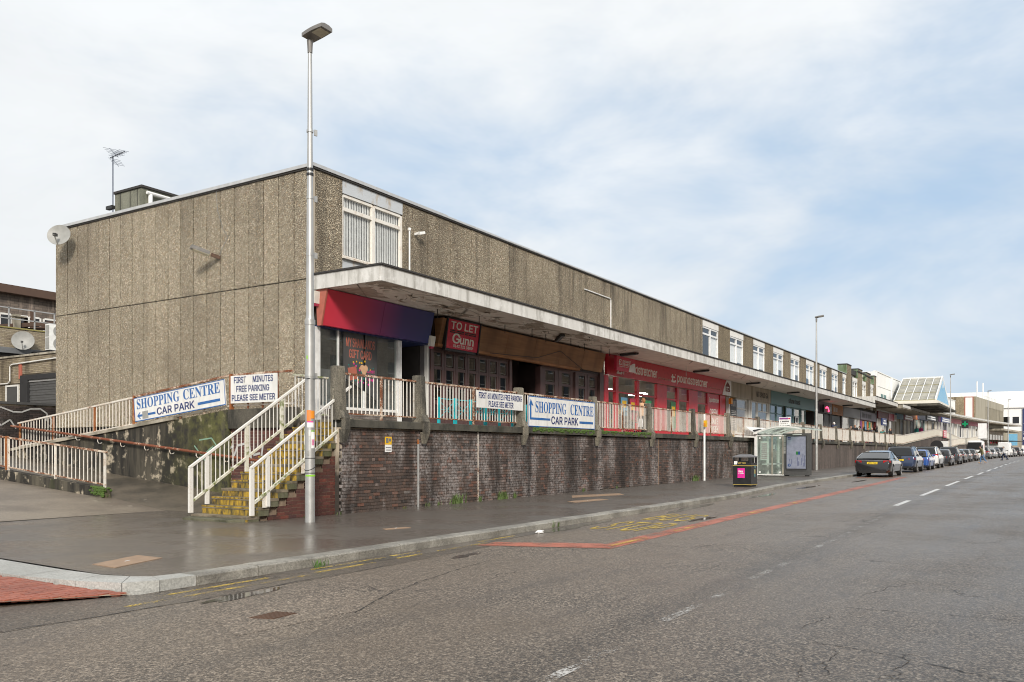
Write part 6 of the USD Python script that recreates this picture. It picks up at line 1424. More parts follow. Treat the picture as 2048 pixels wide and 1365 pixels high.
add('glass_sticker', [box(47.0, 47.3, sb - .03, sb - .02, sz + 1.45, sz + 1.7), box(48.3, 48.6, sb - .03, sb - .02, sz + 1.45, sz + 1.7)], M['sign_white'], t)
add('wind_vane', [bar((sx0 - .1, 13.0, sz + 2.42), (sx0 + .9, 13.0, sz + 2.5), .18, .06)], M['dark_steel'], t)
fl = thing('bus_stop_flag', 'white bus stop name board on top of the shelter roof', 'sign')
fy0, fy1, fz0, fz1, fx_ = 11.55, 12.17, sz + 2.62, sz + 3.17, 46.6
add('board', box(fx_, fx_ + .03, fy0, fy1, fz0, fz1), M['sign_white'], fl); add('header', box(fx_ - .004, fx_, fy0 + .14, fy1 - .02, fz1 - .13, fz1 - .03), M['purple'], fl); add('red_tab', box(fx_ - .004, fx_, fy0 + .02, fy0 + .13, fz1 - .12, fz1 - .05), M['to_let_red'], fl)
add('stem', box(fx_ + .03, fx_ + .07, 11.83, 11.89, sz + 2.4, fz1 - .1), M['white_plastic'], fl)
add('print', scribble_x(fy1 - .08, fy0 + .1, fz1 - .27, .085, fx_ - .001, 3) + scribble_x(fy1 - .06, fy0 + .04, fz0 + .05, .06, fx_ - .001, 5), M['ink_black'], fl); add('grey_print', scribble_x(fy1 - .1, fy0 + .12, fz1 - .38, .06, fx_ - .001, 4), M['dish_grey'], fl)
# advertising panel
t = thing('advert_panel', 'tall dark advertising panel with a pale lilac grey screen beside the bus shelter', 'advertising panel')
px_, ay0, ay1, az = 46.2, 10.42, 11.86, .125 + GS * 46
add('case', [box(px_, px_ + .24, ay0, ay1, az + .05, az + 2.28)], M['board_grey'], t); add('foot', [box(px_ + .05, px_ + .2, y, y + .2, az - .02, az + .05) for y in (ay0 + .1, ay1 - .3)], M['dark_steel'], t)
add('screen', box(px_ - .006, px_ - .0, ay0 + .24, ay1 - .20, az + .40, az + 2.11), M['screen_grey'], t)
add('bezel', [box(px_ - .02, px_ - .007, ay0 + .20, ay0 + .238, az + .36, az + 2.15), box(px_ - .02, px_ - .007, ay1 - .198, ay1 - .16, az + .36, az + 2.15), box(px_ - .02, px_ - .007, ay0 + .239, ay1 - .199, az + .36, az + .398), box(px_ - .02, px_ - .007, ay0 + .239, ay1 - .199, az + 2.112, az + 2.15), box(px_ - .012, px_, ay0 + .22, ay1 - .18, az + .27, az + .30)], M['ink_black'], t)
add('green_square', box(px_ - .009, px_ - .0065, 11.06, 11.17, az + 1.14, az + 1.31), M['ad_green'], t); add('blue_square', box(px_ - .009, px_ - .0065, 10.96, 11.057, az + 1.14, az + 1.31), M['ad_blue'], t)
rr = [[box(px_ - .009, px_ - .0065, y, y + .02, az + z0, az + z1)] for y, z0, z1 in ((11.5, .78, .92), (11.4, .62, .9), (11.08, .55, 1.0), (11.02, .55, .8), (10.88, .6, .98), (10.76, .52, .7), (10.72, .52, 1.1), (10.80, .8, 1.16))]
add('print', sum(rr, []) + [box(px_ - .009, px_ - .0065, 11.44, 11.6, az + z_, az + z_ + .05) for z_ in (1.95, 2.03)], M['sign_navy'], t)
v = wall_poly(Point(0, 0).buffer(.08, 8).difference(Polygon([(-.05, .02), (.06, .05), (.02, -.06)])), 0, .003)
add('globe_logo', (np.c_[px_ - .01 + v[0][:, 1], 11.52 - v[0][:, 0], az + .58 + v[0][:, 2]], v[1][:, ::-1]), M['ad_blue'], t)
add('white_tab', box(px_ - .006, px_, 10.88, 11.35, az + 2.185, az + 2.225), M['sign_white'], t)
add('poster_scraps', [box(px_ - .003, px_ + .0, 11.68, 11.84, az + z_, az + z_ + h) for z_, h in ((1.2, .14), (1.36, .22), (1.6, .18), (1.8, .3), (2.12, .08))], M['dish_grey'], t)

# ------------------------------------------------------------------ cars
KIND = {
 'saloon': dict(L=4.9, W=1.92, H=1.44, belt=[(0, .80), (.02, .98), (.10, 1.03), (.3, 1.0), (.7, .94), (.93, .80), (1, .62)], roof=[(.03, 1.02), (.10, 1.12), (.27, 1.36), (.42, 1.44), (.55, 1.42), (.63, 1.33), (.78, .97)], low=.20),
 'suv': dict(L=4.9, W=1.95, H=1.72, belt=[(0, .95), (.015, 1.10), (.2, 1.12), (.7, 1.08), (.94, .96), (1, .75)], roof=[(.015, 1.12), (.04, 1.30), (.085, 1.60), (.13, 1.70), (.5, 1.72), (.60, 1.65), (.74, 1.10)], low=.25),
 'hatch': dict(L=4.3, W=1.80, H=1.48, belt=[(0, .78), (.015, .97), (.2, 1.0), (.7, .94), (.94, .82), (1, .62)], roof=[(.015, .99), (.04, 1.10), (.12, 1.38), (.19, 1.46), (.48, 1.48), (.58, 1.40), (.74, .97)], low=.20),
 'van': dict(L=5.9, W=2.02, H=2.62, belt=[(0, 1.35), (.6, 1.35), (.8, 1.28), (.97, 1.05), (1, .8)], roof=[(.005, 1.37), (.012, 2.50), (.03, 2.60), (.62, 2.62), (.70, 2.45), (.84, 1.28)], low=.25),
}
def loft(rings):
    n = len(rings[0]); V = np.vstack(rings); F = []
    for k in range(len(rings) - 1):
        for j in range(n):
            a, b = k * n + j, k * n + (j + 1) % n; F += [[a, b, b + n], [a, b + n, a + n]]
    F += [[0, i + 1, i] for i in range(1, n - 1)]; o = (len(rings) - 1) * n; F += [[o, o + i, o + i + 1] for i in range(1, n - 1)]
    return V, np.array(F)
def outward(m):
    v, f = m; a, b, c_ = v[f[:, 0]], v[f[:, 1]], v[f[:, 2]]
    return (v, f) if np.einsum('ij,ij->', a, np.cross(b, c_)) > 0 else (v, f[:, ::-1])
def make_car(name, label, kind, mat, x_rear, y_c, flip=False, plate=None, lamp='wide', group=None, z=None, dark_roof=False, cat_='car'):
    k = KIND[kind]; L, W, H, low = k['L'], k['W'], k['H'], k['low']; w = W / 2
    fi = lambda tab, s: float(np.interp(s, *zip(*tab)))
    rot = 180.0 if flip else 0.0
    xc = x_rear + L / 2
    yaw = math.degrees(math.atan2(float(bend(xc + 2) - bend(xc - 2)), 4))
    t = thing(name, label, cat_, group, None, (xc, y_c + float(bend(xc)), float(gz(xc)) + .004 if z is None else z), rot + yaw)
    X = lambda s: (s - .5) * L
    SS = [0, .012, .04, .1, .18, .3, .45, .6, .72, .82, .9, .955, .988, 1.0]
    pw = lambda s: w * (1 - .10 * max(0, (.06 - s) / .06) ** 1.5 - .16 * max(0, (s - .9) / .1) ** 2)
    rings = []
    for s in SS:
        b, ww = fi(k['belt'], s), pw(s); lo = low + .10 * max(0, (.05 - s) / .05) + .06 * max(0, (s - .95) / .05); m = lo + (b - lo) * .55
        half = [(ww * .80, lo), (ww * .965, lo + .10), (ww, m), (ww * .985, b - .12), (ww * .93, b - .03), (ww * .80, b)]
        rings.append(np.array([(X(s), -y, z_) for y, z_ in half] + [(X(s), y, z_) for y, z_ in reversed(half)]))
    body = outward(loft(rings))
    rw_ = .335 if kind in ('saloon', 'hatch') else .37
    wx = (X(.19), X(.81))
    try:
        mb = manifold3d.Manifold(manifold3d.Mesh(body[0].astype(np.float32), body[1].astype(np.uint32)))
        if mb.volume() < 0: mb = manifold3d.Manifold(manifold3d.Mesh(body[0].astype(np.float32), body[1][:, ::-1].astype(np.uint32)))
        for a in wx:
            for sy in (-1, 1):
                c = manifold3d.Manifold.cylinder(.34, rw_ + .055, rw_ + .055, 24, True).rotate([90, 0, 0]).translate([a, sy * (w - .12), rw_ + .01]); mb = mb - c
        mm = mb.to_mesh(); body = (np.array(mm.vert_properties)[:, :3].astype(float), np.array(mm.tri_verts))
    except Exception: pass
    add('body', body, M[mat], t, smooth=32)
    gr = []
    rs = [s for s, _ in k['roof']]
    for s in sorted(set(rs + list(np.linspace(rs[0], rs[-1], 12)))):
        zr = max(fi(k['roof'], s), fi(k['belt'], s) - .0); b = fi(k['belt'], s) - .02; wb, wt = pw(s) * .90, pw(s) * (.90 - (.20 if kind != 'van' else .06) * min(1, (zr - b) / .45))
        half = [(wb, b), (wb - (wb - wt) * .45, b + (zr - b) * .5), (wt, b + (zr - b) * .90), (wt * .86, zr), (wt * .4, zr + .012)]
        gr.append(np.array([(X(s), -y, z_) for y, z_ in half] + [(X(s), y, z_) for y, z_ in reversed(half)]))
    add('windows', outward(loft(gr)), M['car_glass' if kind != 'van' else mat], t, smooth=35)
    # roof skin and pillars lie just outside the glass
    top = max(z_ for _, z_ in k['roof'])
    sel = [g_ for g_ in gr if g_[4][2] > top - (.10 if kind != 'saloon' else .09)]
    if len(sel) > 1 and kind != 'van':
        V, F = [], []
        for g_ in sel:
            V += [g_[i] + [0, (-.012 if i < 5 else .012), .014] for i in (2, 3, 4, 5, 6, 7)]
        for q in range(len(sel) - 1):
            for j in range(5):
                a, b = q * 6 + j, q * 6 + j + 1; F += [[a, b + 6, b], [a, a + 6, b + 6]]
        V = np.array(V); F = np.array(F); n0 = len(V)
        if np.cross(V[F[4][1]] - V[F[4][0]], V[F[4][2]] - V[F[4][0]])[2] < 0: F = F[:, ::-1]
        add('roof', (V, F), M['black_car' if dark_roof else mat], t, smooth=35)
        pil = []
        for i0 in (0, len(gr) // 2, len(gr) - 1):
            for sd in (0, 1):
                idx = [0, 1, 2] if sd == 0 else [9, 8, 7]
                if i0 == len(gr) // 2: pts = [gr[i0][i] for i in idx]
                else:
                    seq = gr[: next(q for q, g_ in enumerate(gr) if g_ is sel[0]) + 1] if i0 == 0 else gr[next(q for q, g_ in enumerate(gr) if g_ is sel[-1]):]
                    pts = [g_[2 if sd == 0 else 7] for g_ in seq]
                pil += [bar(np.array(p), np.array(q), .075, .03) for p, q in zip(pts[:-1], pts[1:]) if np.linalg.norm(np.array(q) - p) > .02]
        if pil: add('pillars', pil, M[mat], t)
    if kind == 'van':
        s0, s1 = .71, .835
        def fp(s, f): zr, b = fi(k['roof'], s), 1.33; return X(s) + .03, pw(s) * .86 * f, zr + .015
        V = [(fp(s0, 1)[0], sy * fp(s0, .95)[1], fp(s0, 1)[2]) for sy in (-1, 1)] + [(fp(s1, 1)[0], sy * fp(s1, 1)[1], fp(s1, 1)[2] + .05) for sy in (1, -1)]
        add('windscreen', (np.array(V), np.array([[0, 1, 2], [0, 2, 3], [2, 1, 0], [3, 2, 0]])), M['black_plastic'], t)
        add('side_window', [box(X(.62), X(.76), sy * w * .93 - .01, sy * w * .93 + .01, 1.42, 2.0) for sy in (-1, 1)], M['black_plastic'], t)
        add('grille', box(X(1) - .03, X(1) + .01, -.55, .55, .55, .72), M['black_plastic'], t); add('headlight', [box(X(.985) - .06, X(.985) + .015, sy * .74 - .14, sy * .74 + .14, .82, 1.0) for sy in (-1, 1)], M['chrome'], t)
    for a in wx:
        for sy in (-1, 1):
            yy = sy * (w - .13)
            wh = add('wheel', tube([(a, yy - .11, rw_), (a, yy - .10, rw_), (a, yy + .10, rw_), (a, yy + .11, rw_)], [rw_ - .03, rw_, rw_, rw_ - .03], 22), M['rubber'], t, smooth=40)
            yo = yy + sy * .112
            sp = [tube([(a, yo - .003, rw_), (a, yo + .003, rw_)], [.10, .09], 12)]
            for q in range(5):
                an = 2 * math.pi * q / 5; sp.append(bar((a, yo, rw_), (a + .23 * math.cos(an), yo, rw_ + .23 * math.sin(an)), .012, .075, (0, 1, 0)))
            sp.append(tube([(a, yo - .012, rw_), (a, yo + .002, rw_)], [.245, .235], 20, False))
            add('rim', sp, M['alloy'], wh)
    e = X(0); b0 = fi(k['belt'], .02)
    if kind != 'van':
        lz = b0 - (.20 if kind == 'saloon' else .28)
        for sy in (-1, 1):
            y0, y1 = sorted((sy * w * .58, sy * w * .955))
            c = box(e - .012, e + .16, y0, y1, lz, lz + (.13 if lamp == 'wide' else .3)); v = c[0].copy(); out = np.abs(v[:, 1]) > w * .9; v[out & (v[:, 0] < e), 0] += .11
            add('tail_light', (v, c[1]), M['red_lens'], t)
        add('trim_strip', box(e - .022, e + .02, -w * .56, w * .56, lz + .085, lz + .14), M['chrome'], t)
        add('bumper_insert', box(e - .02, e + .1, -w * .72, w * .72, low + .02, low + .16), M['black_plastic'], t)
        add('reflector', [box(e + .03, e + .06, s_ * w * .72 - .12, s_ * w * .72 + .12, low + .22, low + .27) for s_ in (-1, 1)], M['red_lens'], t)
        pl = add('number_plate', box(e - .03, e - .012, -.27, .27, lz - .07, lz + .05), M['plate_yellow'], t)
        if plate: letters(pl, 'lettering', [text_at(plate, .075, (e - .0305, .22, lz - .05), (0, -1, 0), UZ, width=.44, bold=True, depth=.002)], M['ink_black'])
        else: add('print', scribble_x(.22, -.22, lz - .045, .07, e - .0302, int(L * 10)), M['ink_black'], pl)
    for sy in (-1, 1):
        m_ = box(X(.66) - .10, X(.66) + .08, sy * (w + .03) - .09, sy * (w + .03) + .09, b0 + .02, b0 + .16); add('wing_mirror', m_, M[mat if kind != 'suv' else 'black_plastic'], t)
    return t
YC_ = 8.02
make_car('parked_car', 'black low saloon parked first in the row, behind the red bay bar', 'saloon', 'black_car', 50.3, 8.05, plate='AP70 YGR')
make_car('parked_car', 'navy blue large SUV parked second in the row with a roof spoiler', 'suv', 'navy_car', 60.9, 8.08)
make_car('parked_car', 'bright blue hatchback parked between the navy SUV and the white crossover', 'hatch', 'blue_car', 68.0, 7.95)
make_car('parked_car', 'white crossover car parked fourth in the row', 'suv', 'white_car', 74.4, 8.0, lamp='tall')
make_car('parked_car', 'black hatchback with large red tail lights behind the white crossover', 'hatch', 'black_car', 85.0, 7.95)
make_car('parked_car', 'charcoal SUV half hidden behind the black hatchback', 'suv', 'charcoal_car', 92.6, 7.95)
make_car('parked_car', 'black saloon parked left of the man in the olive jacket', 'saloon', 'black_car', 103.0, 8.2)
make_car('parked_car', 'dark grey hatchback parked ahead of the far black saloon', 'hatch', 'grey_car', 111.5, 8.2)
make_car('parked_car', 'charcoal hatchback behind the man in the olive jacket', 'hatch', 'charcoal_car', 119.5, 8.2)
make_car('parked_van', 'tall white van facing up the street, towering over the cars', 'van', 'white_car', 128.5, 8.35, flip=True, cat_='van')
make_car('parked_car', 'dark grey SUV parked beyond the white van', 'suv', 'grey_car', 139.5, 8.3, lamp='tall')
make_car('parked_car', 'small silver hatchback beyond the dark grey SUV', 'hatch', 'silver_car', 149.5, 8.3)
make_car('parked_car', 'dark hatchback next to the man in the pale jacket', 'hatch', 'charcoal_car', 156.5, 8.3)
make_car('parked_car', 'white SUV far down the parked row', 'suv', 'white_car', 163.5, 8.3, lamp='tall')
make_car('parked_van', 'white panel van far down the parked row behind the white SUV', 'van', 'white_car', 171.0, 8.3, cat_='van')
make_car('parked_car', 'dark car near the right edge of the view', 'hatch', 'grey_car', 180.5, 8.3)
make_car('parked_car', 'black SUV second from the far end of the parked row', 'suv', 'black_car', 188.0, 8.3)
make_car('parked_car', 'silver grey car at the far end of the parked row', 'hatch', 'silver_car', 195.5, 8.3)

# ------------------------------------------------------------------ people
def chain(spheres, bones, refine=.05):
    """One continuous manifold: hull of the spheres at both joints of every bone."""
    out = None
    sp = {k: manifold3d.Manifold.sphere(r, 12).translate([float(q) for q in c]) for k, (c, r) in spheres.items()}
    hs = [manifold3d.Manifold.batch_hull([sp[a] for a in b]) for b in bones]
    out = manifold3d.Manifold.batch_boolean(hs, manifold3d.OpType.Add)
    m = out.to_mesh(); tm = trimesh.Trimesh(np.array(m.vert_properties)[:, :3], np.array(m.tri_verts), process=True)
    return tm
def person(label, loc, rz, top='cloth_black', legs='cloth_navy', hair='hair_dark', shoes='cloth_black', h=1.72, stride=.0, lean=.0, arms=(.1, -.1), bend_=.15, hood=False, bag=None, hold=0.0):
    t = thing('person', label, 'person', None, None, loc, rz)
    s = h / 1.72
    L = lambda x, y, z: (np.array([x + lean * max(0, z - .9), y, z]) * s)
    hip, chest, neck, head = L(0, 0, .93), L(.0, 0, 1.30), L(.02, 0, 1.47), L(.05, 0, 1.61)
    S = {'hip': (hip, .125 * s), 'chest': (chest, .135 * s), 'neck': (neck, .058 * s), 'head': (head, .088 * s), 'jaw': (L(.075, 0, 1.545), .060 * s), 'crown': (L(.03, 0, 1.635), .088 * s), 'nose': (L(.145, 0, 1.59), .014 * s)}
    B = [('hip', 'chest'), ('chest', 'neck'), ('neck', 'head'), ('head', 'crown', 'jaw'), ('head', 'jaw', 'nose')]
    for sg, st_, ar in ((-1, stride, arms[0]), (1, -stride, arms[1])):
        n = 'L' if sg > 0 else 'R'
        sh, hp = L(0, sg * .19, 1.40), L(0, sg * .085, .90)
        el = sh + np.array([math.sin(ar) * .29, sg * .045, -math.cos(ar) * .29]) * s
        fa = ar + bend_ + hold
        wr = el + np.array([math.sin(fa) * .25, -sg * .01, -math.cos(fa) * .25]) * s
        pm_ = wr + np.array([math.sin(fa) * .085, 0, -math.cos(fa) * .085]) * s
        kn = hp + np.array([math.sin(st_) * .44 + .02, 0, -math.cos(st_) * .44]) * s
        an_ = kn + np.array([math.sin(st_ - .12 - abs(st_) * .5) * .42, 0, -math.cos(st_ - .12 - abs(st_) * .5) * .42]) * s
        toe = an_ + np.array([.17, sg * .02, -.035]) * s
        S.update({n + 'sh': (sh, .066 * s), n + 'el': (el, .045 * s), n + 'wr': (wr, .031 * s), n + 'pm': (pm_, .036 * s), n + 'hp': (hp, .095 * s), n + 'kn': (kn, .062 * s), n + 'an': (an_, .044 * s), n + 'toe': (toe, .036 * s), n + 'heel': (an_ + np.array([-.05, 0, -.03]) * s, .038 * s), n + 'ear': (L(.03, sg * .085, 1.59), .02 * s)})
        B += [('chest', n + 'sh'), (n + 'sh', n + 'el'), (n + 'el', n + 'wr'), (n + 'wr', n + 'pm'), ('hip', n + 'hp'), (n + 'hp', n + 'kn'), (n + 'kn', n + 'an'), (n + 'an', n + 'toe', n + 'heel'), ('head', n + 'ear')]
        dr = np.array([math.sin(fa), 0, -math.cos(fa)]) * s
        for q in range(4):
            f0 = pm_ + np.array([(.027 - .018 * q) * math.cos(fa), 0, (.027 - .018 * q) * math.sin(fa)]) * s; f1 = f0 + dr * (.07 + .012 * (q in (1, 2))) + np.array([0, -sg * .02, 0]) * s
            S[n + 'f%d' % q] = (f0, .011 * s); S[n + 'g%d' % q] = (f1, .009 * s); B.append((n + 'f%d' % q, n + 'g%d' % q))
        S[n + 'th'] = (pm_ + np.array([.05 * math.cos(fa), -sg * .02, .05 * math.sin(fa)]) * s + dr * .03, .010 * s); B.append((n + 'pm', n + 'th'))
    add('body', chain(S, B), M['skin'], t, smooth=50)
    g = lambda names, e: {k: (S[k][0], S[k][1] + e * s) for k in names}
    J = g(['hip', 'chest', 'Lsh', 'Rsh', 'Lel', 'Rel', 'Lwr', 'Rwr', 'Lhp', 'Rhp'], .026); J['neck'] = (L(.01, 0, 1.43), .07 * s)
    JB = [('hip', 'chest'), ('chest', 'Lsh', 'Rsh'), ('hip', 'Lhp', 'Rhp', 'chest'), ('chest', 'neck'), ('Lsh', 'Lel'), ('Rsh', 'Rel'), ('Lel', 'Lwr'), ('Rel', 'Rwr')]
    if hood: J['hood'] = (L(.0, 0, 1.60), .125 * s); JB.append(('neck', 'hood'))
    add('jacket', chain(J, JB), M[top], t, smooth=50)
    T = g(['Lhp', 'Rhp', 'Lkn', 'Rkn', 'Lan', 'Ran'], .016)
    add('trousers', chain(T, [('Lhp', 'Lkn'), ('Lkn', 'Lan'), ('Rhp', 'Rkn'), ('Rkn', 'Ran'), ('Lhp', 'Rhp')]), M[legs], t, smooth=50)
    add('shoes', chain(g(['Lan', 'Ran', 'Ltoe', 'Rtoe', 'Lheel', 'Rheel'], .010), [('Lan', 'Ltoe', 'Lheel'), ('Ran', 'Rtoe', 'Rheel')]), M[shoes], t, smooth=50)
    if not hood:
        add('hair', chain({'a': (L(.0, 0, 1.645), .094 * s), 'b': (L(-.02, 0, 1.60), .092 * s), 'c': (L(.03, 0, 1.665), .082 * s), 'd': (L(-.03, 0, 1.55), .07 * s)}, [('a', 'b'), ('a', 'c'), ('b', 'd')]), M[hair], t, smooth=50)
    add('eye', [move(trimesh.creation.icosphere(1, .011 * s), L(.128, y, 1.615)) for y in (-.032, .032)], M['ink_black'], t); add('mouth', [box(*(np.array([.127, .137, -.022, .022, 1.548, 1.556]) * s + np.array([lean * .65 * s] * 2 + [0] * 4)))], M['rose'], t)
    if bag:
        w_ = S['Lpm'][0]; add('carrier_bag', hexa([(w_[0] - .12, w_[1] - .05, w_[2] - .42), (w_[0] + .12, w_[1] - .05, w_[2] - .42), (w_[0] + .12, w_[1] + .05, w_[2] - .42), (w_[0] - .12, w_[1] + .05, w_[2] - .42)], [(w_[0] - .09, w_[1] - .02, w_[2] - .06), (w_[0] + .09, w_[1] - .02, w_[2] - .06), (w_[0] + .09, w_[1] + .02, w_[2] - .06), (w_[0] - .09, w_[1] + .02, w_[2] - .06)]), M[bag], t)
    return t
gr_ = lambda x, y: (x, y, float(gz(x)) + .03)
person('person in an olive jacket and blue jeans hurrying across the road', gr_(102, 5.5), 100, 'cloth_olive', 'cloth_jeans', 'hair_dark', 'shoe_tan', 1.78, .30, .20, (.45, -.35), .5)
person('person in a pale jacket and dark trousers crossing the road farther away', gr_(126, 4.35), 95, 'cloth_pale', 'cloth_navy', 'hair_grey', 'cloth_black', 1.78, .36, .05, (-.35, .3), .3)
def terr(px, Y, label, rz, **kw):
    x = PX(px, Y); return person(label, (x, Y, float(DK(x)) + .02), rz, **kw)
terr(1287, 14.6, 'person with ginger hair in a peach coat with a white bag outside the red shop', 70, top='cloth_peach', legs='cloth_black', hair='hair_ginger', bag='carrier_bag', h=1.5)
terr(1668, 14.9, 'person with white hair in a navy coat right of the second lamp post', 60, top='cloth_navy', hair='hair_white', h=1.66)
terr(1702, 15.2, 'person in black looking left, leftmost of the crowd at the railing', 170, top='cloth_black', h=1.58)
terr(1710, 14.9, 'person in black with a ginger beard, second in the crowd at the railing', 200, top='cloth_black', hair='hair_ginger', h=1.66)
terr(1720, 14.8, 'person with dark hair in a charcoal coat, third in the crowd', 90, top='cloth_grey', h=1.62)
terr(1728, 14.6, 'person in a black hooded coat, fourth in the crowd', 120, top='cloth_black', hood=True, h=1.6)
terr(1737, 14.7, 'person with a pale face in black, fifth in the crowd', 190, top='cloth_black', h=1.56)
terr(1743, 15.3, 'person in dark clothes standing at the back of the crowd', 250, top='cloth_navy', hair='hair_grey', h=1.68)
terr(1753, 14.6, 'person in a black coat with a white patch, last in the crowd at the railing', 100, top='cloth_black', hood=True, h=1.7)
terr(1765, 15.4, 'person in a teal jacket between the crowd and the person with folded hands', 200, top='cloth_teal', hair='hair_grey', h=1.7)
terr(1780, 14.9, 'person in a black jacket facing the street by the railing', 250, top='cloth_black', hair='hair_ginger', h=1.76, arms=(.3, .3), hold=1.1)
terr(1833, 14.6, 'person in a teal coat walking up the terrace ramp', 20, top='cloth_teal', legs='cloth_grey', hair='hair_grey', h=1.72, stride=.3)
terr(1842, 14.8, 'person in pink and black beside the one in the teal coat', 200, top='cloth_pink', h=1.64)

# ------------------------------------------------------------------ the street beyond the first block
def ry(x, y): return y + float(bend(x))
t = thing('canopy_block', 'second stretch of shops under a higher white canopy', 'building')
add('canopy_end', box(90.02, 90.12, YC + .06, YF - .08, 6.34, 7.06), M['white_fascia'], t)
add('canopy_slab', box(90.12, 105.1, YC + .06, YF - .08, 6.70, 7.03), M['beam_concrete'], t); add('soffit', box(90.12, 105.1, YC + .06, YF - .08, 6.675, 6.698), M['pale_ledge'], t)
add('fascia_board', [box(90.02, 105.1, YC, YC + .055, 6.66, 7.05)], M['white_fascia'], t); add('canopy_edge', box(90.0, 105.1, YC - .05, YC + .2, 7.055, 7.10), M['roof_edge_dark'], t)
add('light_strip', bar((97.6, 15.8, 6.62), (96.4, 14.9, 6.62), .2, .07), M['roof_edge_dark'], t)

# white block behind the canopy
wb = thing('white_block', 'plain white two storey building behind the glazed pyramid', 'building')
def rot_box(xa, xb, ya, yb, z0, z1):
    q = [(xa, ry(xa, ya)), (xb, ry(xb, ya)), (xb, ry(xb, yb)), (xa, ry(xa, yb))]
    return hexa([(x, y, z0) for x, y in q], [(x, y, z1) for x, y in q])
xsb = [105.35, 116.2, 128, 140, 152, 164, 176]
for a, b in zip(xsb[:-1], xsb[1:]): add('wall', rot_box(a, b, YF, YF + 12, 2.0, 10.85), M['white_far_wall'], wb)
for x in xsb[:-1]: add('pilaster', rot_box(x, x + .5, YF - .12, YF - .004, 5.5, 10.9), M['white_far_wall'], wb)
add('band', [rot_box(105.9, 116.1, YF - .03, YF - .003, 9.2, 9.24), rot_box(116.8, 127.9, YF - .03, YF - .003, 9.2, 9.24)], M['kerb_pale'], wb)
add('coping', [rot_box(a, b, YF - .08, YF + .3, 10.853, 10.95) for a, b in zip(xsb[:-1], xsb[1:])], M['white_far_wall'], wb)
for a, b in ((108.5, 112.8), (119.6, 124.6), (146, 149), (153, 156), (160, 163)):
    w = add('window', [rot_box(a, a + .25, YF - .02, YF - .002, 7.15, 8.5), rot_box(b - .25, b, YF - .02, YF - .002, 7.15, 8.5), rot_box((a + b) / 2 - .15, (a + b) / 2 + .15, YF - .02, YF - .002, 7.15, 8.5)], M['white_pvc'], wb)
    add('pane', [rot_box(a + .25, b - .25, YF - .012, YF - .003, 7.2, 8.45)], M['teal_frame'], w)
for x, z in ((117.5, 11.3), (121, 11.5), (131, 11.6)):
    q = thing('roof_vent', 'small roof vent on the white block, %s' % {117.5: 'nearest', 121: 'the one with a dark cap', 131: 'close to the pyramid'}[x], 'vent'); add('pipe', tube([(x, ry(x, 19), 10.8), (x, ry(x, 19), z)], .18, 8), M['white_pvc'], q); add('cap', tube([(x, ry(x, 19), z + .06), (x, ry(x, 19), z + .14)], .4, 8), M['dark_steel'], q)

# glazed pyramid over the arcade entrance
py = thing('glazed_roof', 'glazed gable roof with a bright blue triangular front above the arcade entrance', 'roof structure')
xa, xm, xb_, yf, yk, zb, za = 112.8, 120.9, 129.6, 11.0, 15.6, 7.72, 11.0
for r_ in range(3):
    for c in range(5):
        f0, f1 = r_ / 3 + .012, (r_ + 1) / 3 - .012; g0, g1 = c / 5 + .02, (c + 1) / 5 - .02
        for side, x_lo, nm in ((0, xa, 'pane'), (1, xb_, 'pane')):
            P = lambda f, g_: np.array([x_lo + (xm - x_lo) * f, yf + (yk - yf) * g_, zb + (za - zb) * f])
            q = [P(f0, g0), P(f0, g1), P(f1, g1), P(f1, g0)]
            add(nm, hexa(q if side == 0 else q[::-1], [p + [(-.03 if side == 0 else .03), 0, .05] for p in (q if side == 0 else q[::-1])]), M['poly_sheet'], py)
for x_lo in (xa, xb_):
    P = lambda f, g_: np.array([x_lo + (xm - x_lo) * f, yf + (yk - yf) * g_, zb + (za - zb) * f])
    add('glazing_bar', [bar(P(0, c / 5), P(1, c / 5), .10, .12) for c in range(6)], M['white_plastic'], py); add('cross_bar', [bar(P(f, 0), P(f, 1), .22, .10) for f in (0.01, 1 / 3, 2 / 3)], M['mossy_poly'], py)
add('ridge', bar((xm, yf - .1, za + .08), (xm, yk, za + .08), .35, .16), M['white_plastic'], py)
add('blue_front', wall_poly(Polygon([(xa + .7, zb + .06), (xb_ - .7, zb + .06), (xm, za - .22)]), yf - .06, yf - .02), M['sky_blue_panel'], py)
add('white_mark', wall_poly(Polygon([(xm - .3, 9.6), (xm + .3, 9.7), (xm + .9, 10.1), (xm + .1, 10.5), (xm - .2, 10.2)]), yf - .075, yf - .062), M['sign_white'], py)
add('front_frame', [bar((xa, yf, zb), (xm, yf, za), .14, .5), bar((xb_, yf, zb), (xm, yf, za), .14, .5)], M['white_plastic'], py)
add('eave_slab', [box(111.2, 132.5, yf - .35, yk, 7.30, 7.66)], M['cream_far_paint'], py); add('underside', [box(110.8 + 3 * k, 112.6 + 3 * k, yf - .6, yk, 7.0 + .02 * (k % 2), 7.28) for k in range(8)], M['beam_concrete'], py)

